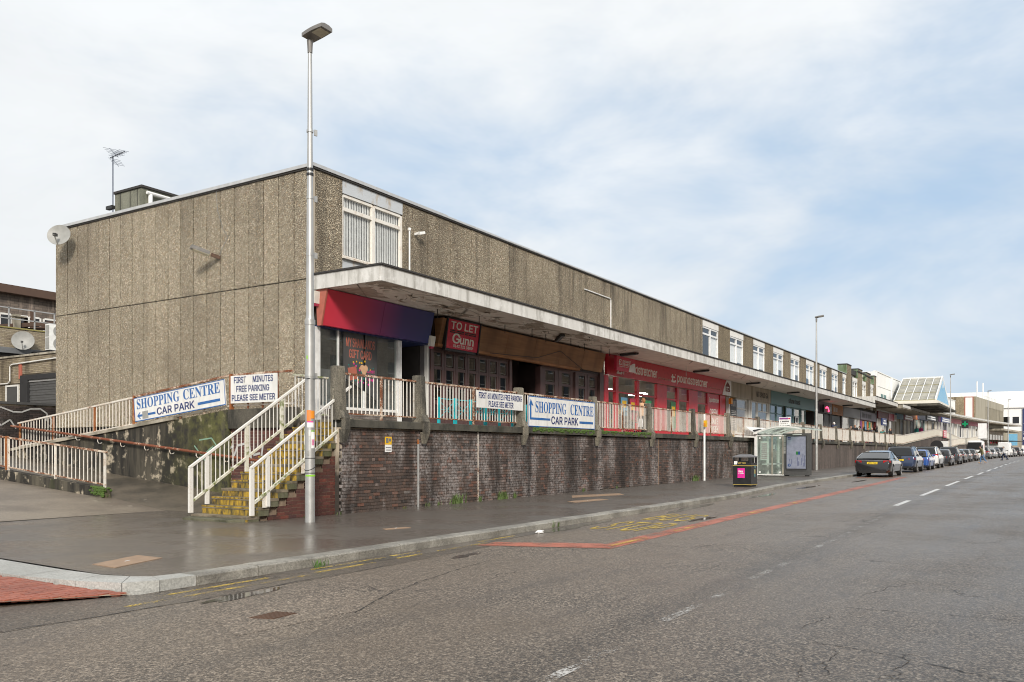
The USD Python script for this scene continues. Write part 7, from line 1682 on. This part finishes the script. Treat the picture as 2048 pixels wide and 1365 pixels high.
# canopies and shops beyond
def run_canopy(name, label, xs, ya, yb, z0, z1, zs=0.0, mat='pale_ledge'):
    t = thing(name, label, 'canopy')
    for k in range(len(xs) - 1):
        a, b = xs[k], xs[k + 1]; s = zs * (a - xs[0]); e = zs * (b - xs[0])
        add('slab', hexa([(a, ry(a, ya), z0 + s), (b, ry(b, ya), z0 + e), (b, ry(b, yb), z0 + e), (a, ry(a, yb), z0 + s)], [(a, ry(a, ya), z1 + s), (b, ry(b, ya), z1 + e), (b, ry(b, yb), z1 + e), (a, ry(a, yb), z1 + s)]), M[mat], t)
        add('edge', hexa([(a, ry(a, ya) - .06, z1 + s - .25), (b, ry(b, ya) - .06, z1 + e - .25), (b, ry(b, ya) - .004, z1 + e - .25), (a, ry(a, ya) - .004, z1 + s - .25)], [(a, ry(a, ya) - .06, z1 + s + .05), (b, ry(b, ya) - .06, z1 + e + .05), (b, ry(b, ya) - .004, z1 + e + .05), (a, ry(a, ya) - .004, z1 + s + .05)]), M['white_fascia'], t)
    return t
run_canopy('canopy', 'low canopy passing below the glazed pyramid', [105.2, 116, 128], 13.6, 16.4, 6.5, 6.85)
run_canopy('canopy', 'long pale canopy beyond the pyramid, leading to the beige building', [136, 150, 165, 180, 200, 225, 246], 14.3, 17.2, 7.3, 7.75, .004)
far_units = [('maroon', 'cream_wall', 'red sign shop with light windows under the higher canopy', 105.2, 118.5, 'maroon'), ('light_blue', 'beige_fascia', 'shop with a pale blue sign and a black doorway', 118.7, 127.5, 'interior_dark'),
             ('orange_paint', 'grey_door', 'shop with an orange and black sign', 127.7, 136, 'interior_dark'), ('sign_navy', 'teal_frame', 'shop with a dark navy sign board and blue front', 136.2, 146, 'interior_dark'), ('ink_black', 'beige_fascia', 'shop with a black sign behind the third lamp post', 146.2, 156, 'interior_dark'),
             ('purple', 'lilac_grey', 'shop with a purple sign left of the green cross', 156.2, 168, 'interior_dark'), ('pink_fascia', 'cream_wall', 'shop with a long pink sign right of the green cross', 168.2, 190, 'interior_dark'), ('rose', 'cream_wall', 'shop with a deep pink sign at the end of the canopy', 190.2, 214, 'interior_dark')]
for sm, fm, lab, a, b, ins in far_units:
    t = thing('far_shop', lab, 'shop'); dk = float(DK((a + b) / 2)); yy = YF - .1 if a > 105 else YF
    zt = dk + 2.75
    add('fascia', rot_box(a, b - .1, yy - .2, yy - .05, zt, zt + .85), M[sm], t)
    if sm == 'maroon':
        add('red_sign', rot_box(112.5, 116.4, yy - .25, yy - .21, zt - .05, zt + .8), M['to_let_red'], t); add('white_sign', rot_box(116.5, 118.2, yy - .25, yy - .21, zt, zt + .8), M['sign_white'], t)
    n = max(2, int((b - a) / 2.6))
    for k in range(n):
        p, q = a + (b - a) * k / n, a + (b - a) * (k + 1) / n
        add('upright', rot_box(p, p + .35, yy - .12, yy - .02, dk, zt - .005), M[fm], t)
        if k == n // 2: add('doorway', rot_box(p + .4, q, yy - .03, yy - .01, dk, zt - .3), M['ink_black'], t)
        else: add('shop_window', rot_box(p + .36, q, yy - .05, yy - .03, dk + .4, zt - .05), M['car_glass' if k % 2 else 'interior_pale'], t)
    add('stall_riser', rot_box(a, b - .1, yy - .13, yy - .06, dk - .1, dk + .35), M[fm], t)
for name, x0, x1, y, z0, z1, col, lab in (('hanging_sign', 101.6, 104.6, 15.2, 4.5, 5.3, 'sign_navy', 'dark blue hanging sign in front of the mural shop'), ('hanging_sign', 117.5, 124.5, 15.1, 5.6, 6.25, 'maroon', 'maroon hanging sign under the second canopy'), ('hanging_sign', 131, 140, 14.3, 6.0, 6.7, 'ink_black', 'black hanging sign under the pyramid'),
                                      ('hanging_sign', 143, 152, 13.9, 6.0, 6.8, 'sign_navy', 'navy hanging sign left of the third lamp post')):
    q = thing(name, lab, 'sign'); add('panel', rot_box(x0, x1, y, y + .15, z0, z1), M[col], q); add('white_band', [rot_box(x0 + .4, x1 - .4, y - .02, y - .003, z0 + .15, z0 + .32), rot_box(x0 + .9, x1 - .9, y - .02, y - .003, z0 + .45, z0 + .6)], M['sign_white'], q)
gc = thing('pharmacy_cross', 'glowing green pharmacy cross on a dark board', 'sign')
cx, cy_ = 166.0, ry(166, 13.6); add('board', box(cx, cx + .3, cy_ - .6, cy_ + .5, 5.6, 7.0), M['ink_black'], gc); add('cross', [box(cx - .06, cx - .003, cy_ - .2, cy_ + .1, 5.9, 6.75), box(cx - .06, cx - .003, cy_ - .5, cy_ - .203, 6.17, 6.48), box(cx - .06, cx - .003, cy_ + .103, cy_ + .4, 6.17, 6.48)], M['green_cross_light'], gc)

# ramp railings and walls down to the street at the far end
def poly_rail(label, pts, h=1.0, sp=.32):
    t = thing('far_ramp_railing', label, 'railing')
    P = [np.array([x, ry(x, y), z]) for x, y, z in pts]; bars = []
    for p, q in zip(P[:-1], P[1:]):
        add('top_rail', bar(p, q, .10, .09), M['rusty_white_paint'], t); add('bottom_rail', bar(p - [0, 0, h - .1], q - [0, 0, h - .1], .06, .05), M['very_rusty_paint'], t)
        n = int(np.linalg.norm(q - p) / sp)
        for k in range(n): c = p + (q - p) * k / n; bars.append(box(c[0] - .05, c[0] + .05, c[1] - .02, c[1] + .02, c[2] - h - .02, c[2] + .0))
    add('bars', bars, M['cream_far_paint'], t); return P
A_ = [(98.9, 13.45, 3.38), (104, 13.4, 3.38), (112, 13.35, 3.75), (122, 13.3, 4.2), (133, 13.3, 4.72), (140, 13.3, 4.68), (152, 13.3, 4.1), (168, 13.3, 3.35)]
poly_rail('curved rusty white railing rising over the far ramp', A_)
B_ = [(118, 11.9, 1.75), (126, 11.9, 2.4), (136, 11.9, 3.2), (146, 11.9, 3.6), (156, 11.9, 3.75), (172, 11.9, 4.35)]
poly_rail('second rusty white railing climbing from the street below the curved one', B_)
def under(name, label, pts, y0, y1, mat):
    t = thing(name, label, 'wall')
    for (xa_, _, za_), (xb2, _, zb2) in zip(pts[:-1], pts[1:]):
        q = lambda x, y, z: (x, ry(x, y), z)
        add('wall_part', hexa([q(xa_, y0, -.2), q(xb2, y0, -.2), q(xb2, y1, -.2), q(xa_, y1, -.2)], [q(xa_, y0, za_ - 1.08), q(xb2, y0, zb2 - 1.08), q(xb2, y1, zb2 - 1.08), q(xa_, y1, za_ - 1.08)]), M[mat], t)
        add('coping', hexa([q(xa_, y0 - .05, za_ - 1.077), q(xb2, y0 - .05, zb2 - 1.077), q(xb2, y1, zb2 - 1.077), q(xa_, y1, za_ - 1.077)], [q(xa_, y0 - .05, za_ - 1.0), q(xb2, y0 - .05, zb2 - 1.0), q(xb2, y1, zb2 - 1.0), q(xa_, y1, za_ - 1.0)]), M['coping_concrete'], t)
under('far_ramp_wall', 'brown stained brick wall under the curved far railing', [(100.05, 0, 3.38)] + A_[1:], 13.3, 13.6, 'far_brick_wall'); under('far_ramp_wall', 'brick wall under the second far railing', B_, 11.75, 12.05, 'far_brick_wall')
q = thing('red_notice', 'red notice fixed to the curved far railing', 'sign'); x = 138.5; add('plate', rot_box(x, x + 3.2, 13.1, 13.14, 3.6, 4.7), M['to_let_red'], q); add('print', [rot_box(x + .3, x + 2.9, 13.08, 13.096, z, z + .12) for z in (3.8, 4.1, 4.4)], M['sign_white'], q)
q = thing('white_notice', 'white notice board beside the third lamp post', 'sign'); add('plate', box(121, 121.1, 10.35, 11.15, 1.9, 2.9), M['sign_white'], q); add('pole', box(121.1, 121.2, 10.7, 10.8, .4, 2.9), M['dark_steel'], q)
q = thing('round_board', 'round black board in front of the far ramp wall', 'sign'); add('disc', move(tube([(0, 0, -.04), (0, 0, .04)], .75, 24), (120.5, 11.6, 2.25), Ry(math.pi / 2)), M['ink_black'], q); add('stand', [box(120.5, 120.6, 11.55, 11.65, .4, 1.6)], M['dark_steel'], q)

# beige corner building
bb = thing('beige_building', 'beige panelled building with fins and a white strip on its end wall', 'building')
c0, c1 = np.array([200.0, 12.0]), np.array([242.0, 8.45]); d = (c1 - c0) / np.linalg.norm(c1 - c0); nrm = np.array([-d[1], d[0]]) * 1.0
def bq(s0, s1, t0, t1, z0, z1):
    P = lambda s, t_: tuple(c0 + d * s + nrm * t_)
    q = [P(s0, t0), P(s1, t0), P(s1, t1), P(s0, t1)]; return hexa([(*p, z0) for p in q], [(*p, z1) for p in q])
add('body', bq(.1, 42, .1, 18, 3, 13.0), M['beige_panel'], bb)
for k in range(7): add('front_panel', bq(.1 + 1.9 * k, 1.95 + 1.9 * k, 0, .09, 7.9, 13.0), M['beige_panel'], bb)
add('end_panel', [bq(0, .09, 2.1, 16, 7.5, 13.0)], M['pebbledash_far'], bb); add('end_panel', [bq(0, .09, .1, .42, 7.5, 13.0)], M['pebbledash_far'], bb); add('white_strip', bq(-.02, .09, .6, 1.92, 7.5, 12.8), M['white_far_wall'], bb)
add('red_trim', [bq(-.04, .09, .42, .6, 7.5, 13.0), bq(-.04, .09, 1.92, 2.1, 7.5, 13.0), bq(-.04, .09, .6, 1.92, 12.81, 13.0)], M['terracotta_trim'], bb)
add('head_beam', bq(13.5, 42, -.02, .09, 11.4, 13.0), M['beige_panel'], bb)
for k in range(15): add('fin', bq(14 + 1.9 * k, 14.3 + 1.9 * k, -.1, .09, 8.2, 11.38), M['beige_panel'], bb)
add('dark_glass', bq(13.6, 41.8, .03, .09, 8.3, 11.35), M['car_glass'], bb); add('dark_line', [bq(13.6, 42, -.06, .02, 8.1, 8.22), bq(13.6, 42, -.06, .02, 6.7, 6.85)], M['roof_edge_dark'], bb)
add('spandrel', bq(13.6, 42, -.03, .09, 6.87, 8.08), M['beige_panel'], bb); add('roof_rail', [tube([(*(c0 + d * s + nrm * .6), 13.0), (*(c0 + d * s + nrm * .6), 13.9)], .03, 5) for s in np.arange(16, 36, 2.5)] + [bar((*(c0 + d * 16 + nrm * .6), 13.9), (*(c0 + d * 34 + nrm * .6), 13.9), .04, .04)], M['steel_rail'], bb)
for s, z, lab in ((15.5, 17.2, 'tall pale pole on the roof of the beige building'), (24, 17.4, 'second thinner pale pole on the roof of the beige building')): add('roof_pole', tube([(*(c0 + d * s + nrm * 2), 12.9), (*(c0 + d * s + nrm * 2), z)], .14, 8), M['white_pvc'], label=lab, cat='pole')
add('lower_canopy', bq(16, 46, -3.2, .0, 6.2, 6.6), M['pale_ledge'], bb); add('lower_wall', bq(13.6, 42, .02, .095, 3.2, 6.6), M['beige_fascia'], bb)
for k in range(6): add('lower_window', bq(15 + 4.4 * k, 18 + 4.4 * k, -.02, .015, 3.4, 5.4), M['car_glass'], bb)
# white building at the end
we = thing('white_hall', 'huge plain white building closing the end of the street', 'building')
add('body', hexa([(300, -40, -1), (330, -40, -1), (330, 60, -1), (300, 60, -1)], [(300, -40, 19.9), (330, -40, 19.9), (330, 60, 19.9), (300, 60, 19.9)]), M['white_far_wall'], we)
lf = thing('white_cinema_front', 'white lower building with a tall dark banner and square windows', 'building')
xf = 272.0
add('body', box(xf, xf + 20, -30, 11, 0, 13.6), M['white_far_wall'], lf); add('cornice', box(xf - .5, xf + 20, -30, 11.2, 13.603, 14.3), M['white_far_wall'], lf); add('step', box(xf - .3, xf + 3, -30, 3.0, 14.31, 16.2), M['cream_wall'], lf)
for y in (8.9, 6.6): add('window', box(xf - .05, xf, y - .75, y + .75, 9.3, 11.1), M['car_glass'], lf)
add('passage', box(xf - .06, xf, 5.2, 9.8, 0, 7.2), M['beige_panel'], lf); add('sky_gap', box(xf - .08, xf - .062, 6.2, 8.4, 3.2, 6.4), M['light_blue'], lf); add('red_shop_sign', box(xf - .5, xf - .1, 5.6, 8.6, 1.5, 2.6), M['to_let_red'], lf)
bn2 = thing('vertical_banner', 'tall navy banner with white vertical lettering on the white front', 'banner')
add('cloth', box(xf - .3, xf - .2, 3.3, 5.0, 3.4, 13.3), M['sign_navy'], bn2); letters(bn2, 'lettering', [text_at('Playdrome', .95, (xf - .31, 3.75, 6.2), (0, 0, 1), (0, 1, 0), width=6.2, bold=True, depth=.02)], M['sign_white'])
add('lower_panel', box(xf - .32, xf - .303, 3.5, 4.8, 4.7, 5.5), M['sign_white'], bn2)
rs2 = thing('roadside_kiosk', 'low shop with a red fascia at the right edge of the view', 'shop'); add('fascia', box(255, 256, -6, 4.3, 3.6, 4.6), M['to_let_red'], rs2); add('white_text', box(254.9, 254.99, -4, 2.6, 3.85, 4.35), M['sign_white'], rs2); add('wall', box(255.3, 262, -6, 4.2, .3, 3.59), M['orange_wood'], rs2); add('window', [box(255.2, 255.29, y, y + 1.6, 1.0, 3.0) for y in (-4, -2, 0, 2)], M['car_glass'], rs2)
run = thing('white_side_block', 'white building glimpsed above the beige building on the left', 'building'); add('body', box(214, 250, 16, 40, 3, 14.6), M['white_far_wall'], run)

# ------------------------------------------------------------------ service yard at the left
bw = thing('yard_wall', 'black sooty brick wall with looping graffiti at the top of the lane', 'wall')
add('core', box(6, 18.2, 30.53, 30.75, .5, 3.24), M['wall_mortar'], bw)
nb_, rest = 0, []
for j in range(38):
    z = .62 + j * .0755; x = 13.0 - (.11 if j % 2 else 0)
    if z + .065 > 3.24: break
    while x < 18.1:
        m = box(x, x + .215, 30.50 + RNG.uniform(-.004, .004), 30.54, z, z + .066)
        if z > 1.9 and nb_ < 290: add('brick', m, M['black_brick'], bw, vary=True); nb_ += 1
        else: rest.append(m)
        x += .2255
add('bricks_along', rest, M['black_brick'], bw, vary=True, kind='stuff'); add('coping', [box(6 + .9 * k, 6.89 + .9 * k, 30.44, 30.8, 3.243, 3.33) for k in range(13)], M['board_grey'], bw)
gf = []
for pts in ([(15.0, 3.1), (15.4, 3.12), (15.8, 2.98), (16.1, 2.98), (16.4, 3.1), (16.75, 3.12), (17.0, 2.95), (16.95, 2.7)], [(15.1, 2.75), (15.4, 2.5), (15.7, 2.7), (15.9, 2.4)], [(17.05, 2.85), (17.2, 2.7), (17.1, 2.5), (17.25, 2.35)]):
    q = [np.array([x, 30.488, z]) for x, z in pts]; gf += [bar(q[i], q[i + 1], .05, .008, (0, 1, 0)) for i in range(len(q) - 1)]
add('graffiti', gf, M['graffiti_pale'], bw)
yb = thing('yard_building', 'pale brick service building with a grey roller shutter behind the black wall', 'building')
X9, ZT9 = 20.5, 5.92
add('core', box(X9 + .03, 32, 31.0, 43.5, .5, ZT9 - .08), M['yard_mortar'], yb)
br, nb_ = [], 0
hole = [(34.0, 38.75, 0, 4.98), (39.05, 40.15, 0, 4.62)]
for j in range(62):
    z = 2.4 + j * .0757
    if z > ZT9 - .1: break
    y = 35.2 - (.11 if j % 2 else 0)
    while y < 42.6:
        if not any(a - .2 < y < b and c < z < e_ for a, b, c, e_ in hole):
            m = box(X9 + RNG.uniform(-.004, .004), X9 + .05, y, y + .215, z, z + .066)
            if nb_ < 290 and z > 3.3 and y < 40.9: add('brick', m, M['yard_brick'], yb, vary=True); nb_ += 1
            else: br.append(m)
        y += .2255
add('bricks_along', br, M['yard_brick'], yb, vary=True, kind='stuff'); add('plain_wall', box(X9 + .0, X9 + .028, 31, 35.2, 1, ZT9 - .1), M['pale_brick_wall'], yb)
add('coping', [box(X9 - .06, X9 + .3, 31 + 1.2 * k, 32.19 + 1.2 * k, ZT9 - .08, ZT9) for k in range(10)], M['pale_ledge'], yb)
add('roof', box(X9 + .3, 32, 31, 43.4, ZT9 - .1, ZT9 - .02), M['roof_felt'], yb)
add('shutter_frame', [box(X9 - .12, X9 + .05, 38.15, 38.75, 1.5, 4.98), box(X9 - .12, X9 + .05, 34.0, 38.145, 4.76, 4.98)], M['shutter_frame'], yb)
add('shutter_slat', [box(X9 - .02 + .02 * (k % 2), X9 + .03, 34.0, 38.14, 2.0 + .115 * k, 2.0 + .115 * k + .105) for k in range(23)], M['shutter_grey'], yb)
add('shutter_head', box(X9 - .06, X9 + .04, 34.0, 38.14, 4.66, 4.755), M['steel_rail'], yb)
add('boarded_window', box(X9 - .02, X9 + .04, 39.15, 40.05, 2.6, 4.52), M['board_grey'], yb); add('window_trim', [box(X9 - .04, X9 + .05, 39.05, 39.145, 2.5, 4.6), box(X9 - .04, X9 + .05, 40.055, 40.15, 2.5, 4.6), box(X9 - .04, X9 + .05, 39.15, 40.05, 4.523, 4.6)], M['grimy_white'], yb)
add('timber_batten', box(X9 - .05, X9 - .005, 38.78, 39.0, 4.85, 5.5), M['terracotta_trim'], yb)
q = thing('drain_pipe', 'white waste pipe bending down the pale brick yard wall', 'pipe'); add('pipe', [tube([(X9 - .07, 35.6, 5.62), (X9 - .07, 39.55, 5.52), (X9 - .07, 39.7, 5.42), (X9 - .07, 39.7, 4.78), (X9 - .07, 39.85, 4.68), (X9 - .07, 41.5, 4.66)], .032, 8)], M['grimy_white'], q, smooth=40)
md = thing('yard_annex', 'pale brick annex with parapet and grey gutter behind the yard building', 'building')
YM, ZM = 42.6, 7.62
add('core', box(10, 32, YM + .02, YM + 6, 2, ZM - .03), M['yard_mortar'], md); br, nb_ = [], 0
for j in range(40):
    z = 4.9 + j * .0757
    if z > ZM - .07: break
    x = 21.0 - (.11 if j % 2 else 0)
    while x < 25.2:
        m = box(x, x + .215, YM + RNG.uniform(-.004, .004), YM + .04, z, z + .066)
        if nb_ < 280 and z > 6.1 and 21.2 < x: add('brick', m, M['yard_brick'], md, vary=True); nb_ += 1
        else: br.append(m)
        x += .2255
add('bricks_along', br, M['yard_brick'], md, vary=True, kind='stuff'); add('coping', [box(19 + 1.1 * k, 20.09 + 1.1 * k, YM - .05, YM + .3, ZM - .03, ZM + .03) for k in range(7)], M['mossy_poly'], md)
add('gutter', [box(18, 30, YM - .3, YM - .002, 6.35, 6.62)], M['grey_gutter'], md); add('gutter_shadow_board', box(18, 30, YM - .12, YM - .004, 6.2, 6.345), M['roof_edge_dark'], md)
dish('satellite_dish', 'small grey satellite dish on the pale brick annex', (22.35, YM - .4, 6.98), (-.55, -.8, .15), .5)
ac = thing('air_conditioner', 'white twin fan air conditioning unit at the edge of the pebble wall', 'air conditioner')
add('case', box(22.75, 23.75, 40.6, 41.0, 6.5, 7.75), M['white_plastic'], ac); add('fan_panel', [box(22.735, 22.749, 40.64, 40.96, z, z + .55) for z in (6.55, 7.15)], M['dish_grey'], ac); add('fan_ring', [move(tube([(0, 0, -.01), (0, 0, .01)], .28, 18), (23.2, 40.588, z), Rx(math.pi / 2)) for z in (6.82, 7.42)], M['dish_grey'], ac); add('bracket', [box(x, x + .08, 40.6, 42.6, 6.4, 6.495) for x in (22.8, 23.5)], M['dark_steel'], ac)
yr_ = thing('roof_railing', 'galvanised two bar railing on the annex parapet', 'railing'); yq = YM + .25
add('rail', [bar((18.5, yq, z), (24.3, yq, z), .05, .05) for z in (8.1, 8.62)], M['steel_rail'], yr_)
for x in (20.2, 22.0, 23.25, 24.25): add('stanchion', bar((x, yq, ZM), (x, yq, 8.66), .05, .05, (0, 1, 0)), M['steel_rail'], yr_)
tb_ = thing('brown_brick_block', 'brown brick upper storey with a sagging dark eave at the far left', 'building')
YT = 49.0
add('wall', box(12, 34, YT, YT + 8, 5, 10.55), M['brown_brick_wall'], tb_); add('eave', hexa([(12, YT - .5, 10.5), (34, YT - .5, 10.3), (34, YT + 8, 10.3), (12, YT + 8, 10.5)], [(12, YT - .5, 10.95), (34, YT - .5, 10.75), (34, YT + 8, 10.9), (12, YT + 8, 11.1)]), M['rust_brown_wood'], tb_)
for x in (24.0, 25.6, 27.1):
    w = add('window', rects([x, x + .65, x + 1.3], [7.7, 8.3, 9.25], YT - .05, YT - .004, .1), M['grimy_white'], tb_); add('pane', box(x + .05, x + 1.25, YT - .03, YT - .006, 7.75, 9.2), M['car_glass'], w)
for x, z in ((25.35, 9.3), (27.0, 9.9)): add('rusty_post', box(x, x + .16, YT - 2.0, YT - 1.84, 7.2, z), M['rust_brown_wood'], label='rust brown post on the yard roof, %s' % ('left one' if x < 26 else 'right one'), cat='post')
vp = thing('flue_pipe', 'white flue pipes with a bracket on the brown brick block', 'pipe'); add('pipe', [tube([(28.2, YT - .25, 7.4), (28.2, YT - .25, 9.5), (28.35, YT - .25, 9.85)], .1, 8), tube([(28.0, YT - .25, 10.0), (28.0, YT - .25, 10.4)], .14, 8)], M['white_pvc'], vp); add('shelf', box(27.8, 28.7, YT - .4, YT - .01, 9.9, 9.98), M['dish_grey'], vp)
bm = thing('roof_beams', 'tangle of brown beams and boards lying on the yard roof', 'timber'); add('beam', [bar((21.5, YM + 1.6, 7.7), (24.9, YM + 1.2, 8.3), .3, .2), bar((23.5, YM + 2.4, 7.8), (26.2, YM + 2.0, 8.5), .25, .15), bar((22.8, YM + 1.5, 7.8), (26, YM + 1.5, 8.1), .1, .1)], M['rust_brown_wood'], bm); add('board', [bar((22.9, YM + 1.3, 7.62), (22.9, YM + 1.3, 8.5), .3, .3, (1, 0, 0)), bar((22.7, YM + 1.25, 8.4), (23.3, YM + 1.25, 8.4), .4, .06)], M['pale_ledge'], bm)

# ------------------------------------------------------------------ tenements across the road, mirrored in the shop windows
tn = thing('tenement_row', 'sandstone tenement row across the road, mirrored in the shop windows', 'building')
wl_, gl_ = [], []
for k in range(24):
    x = -22 + 7.0 * k
    wl_.append(box(x, x + 6.9, -26, -15.0, 0, 13.5)); wl_.append(hexa([(x + 1, -16.0, 0), (x + 3.8, -16.0, 0), (x + 4.4, -14.99, 0), (x + .4, -14.99, 0)], [(x + 1, -16.0, 12.8), (x + 3.8, -16.0, 12.8), (x + 4.4, -14.99, 12.8), (x + .4, -14.99, 12.8)]))
    for f in range(4):
        z = 1.0 + 3.2 * f
        gl_ += [box(x + 5.1, x + 6.2, -14.99, -14.95, z, z + 1.9), box(x + 1.4, x + 2.3, -14.98, -14.94, z, z + 1.9), box(x + 2.6, x + 3.5, -14.98, -14.94, z, z + 1.9)]
add('wall', wl_, M['sandstone'], tn); add('window', gl_, M['car_glass'], tn)
add('window_frame', [box(b[0][:, 0].min() - .08, b[0][:, 0].max() + .08, b[0][:, 1].max(), b[0][:, 1].max() + .03, b[0][:, 2].min() - .1, b[0][:, 2].min() - .0) for b in gl_] + [box(b[0][:, 0].min(), b[0][:, 0].max(), b[0][:, 1].max() + .002, b[0][:, 1].max() + .02, b[0][:, 2].mean() - .04, b[0][:, 2].mean() + .04) for b in gl_], M['grimy_white'], tn)
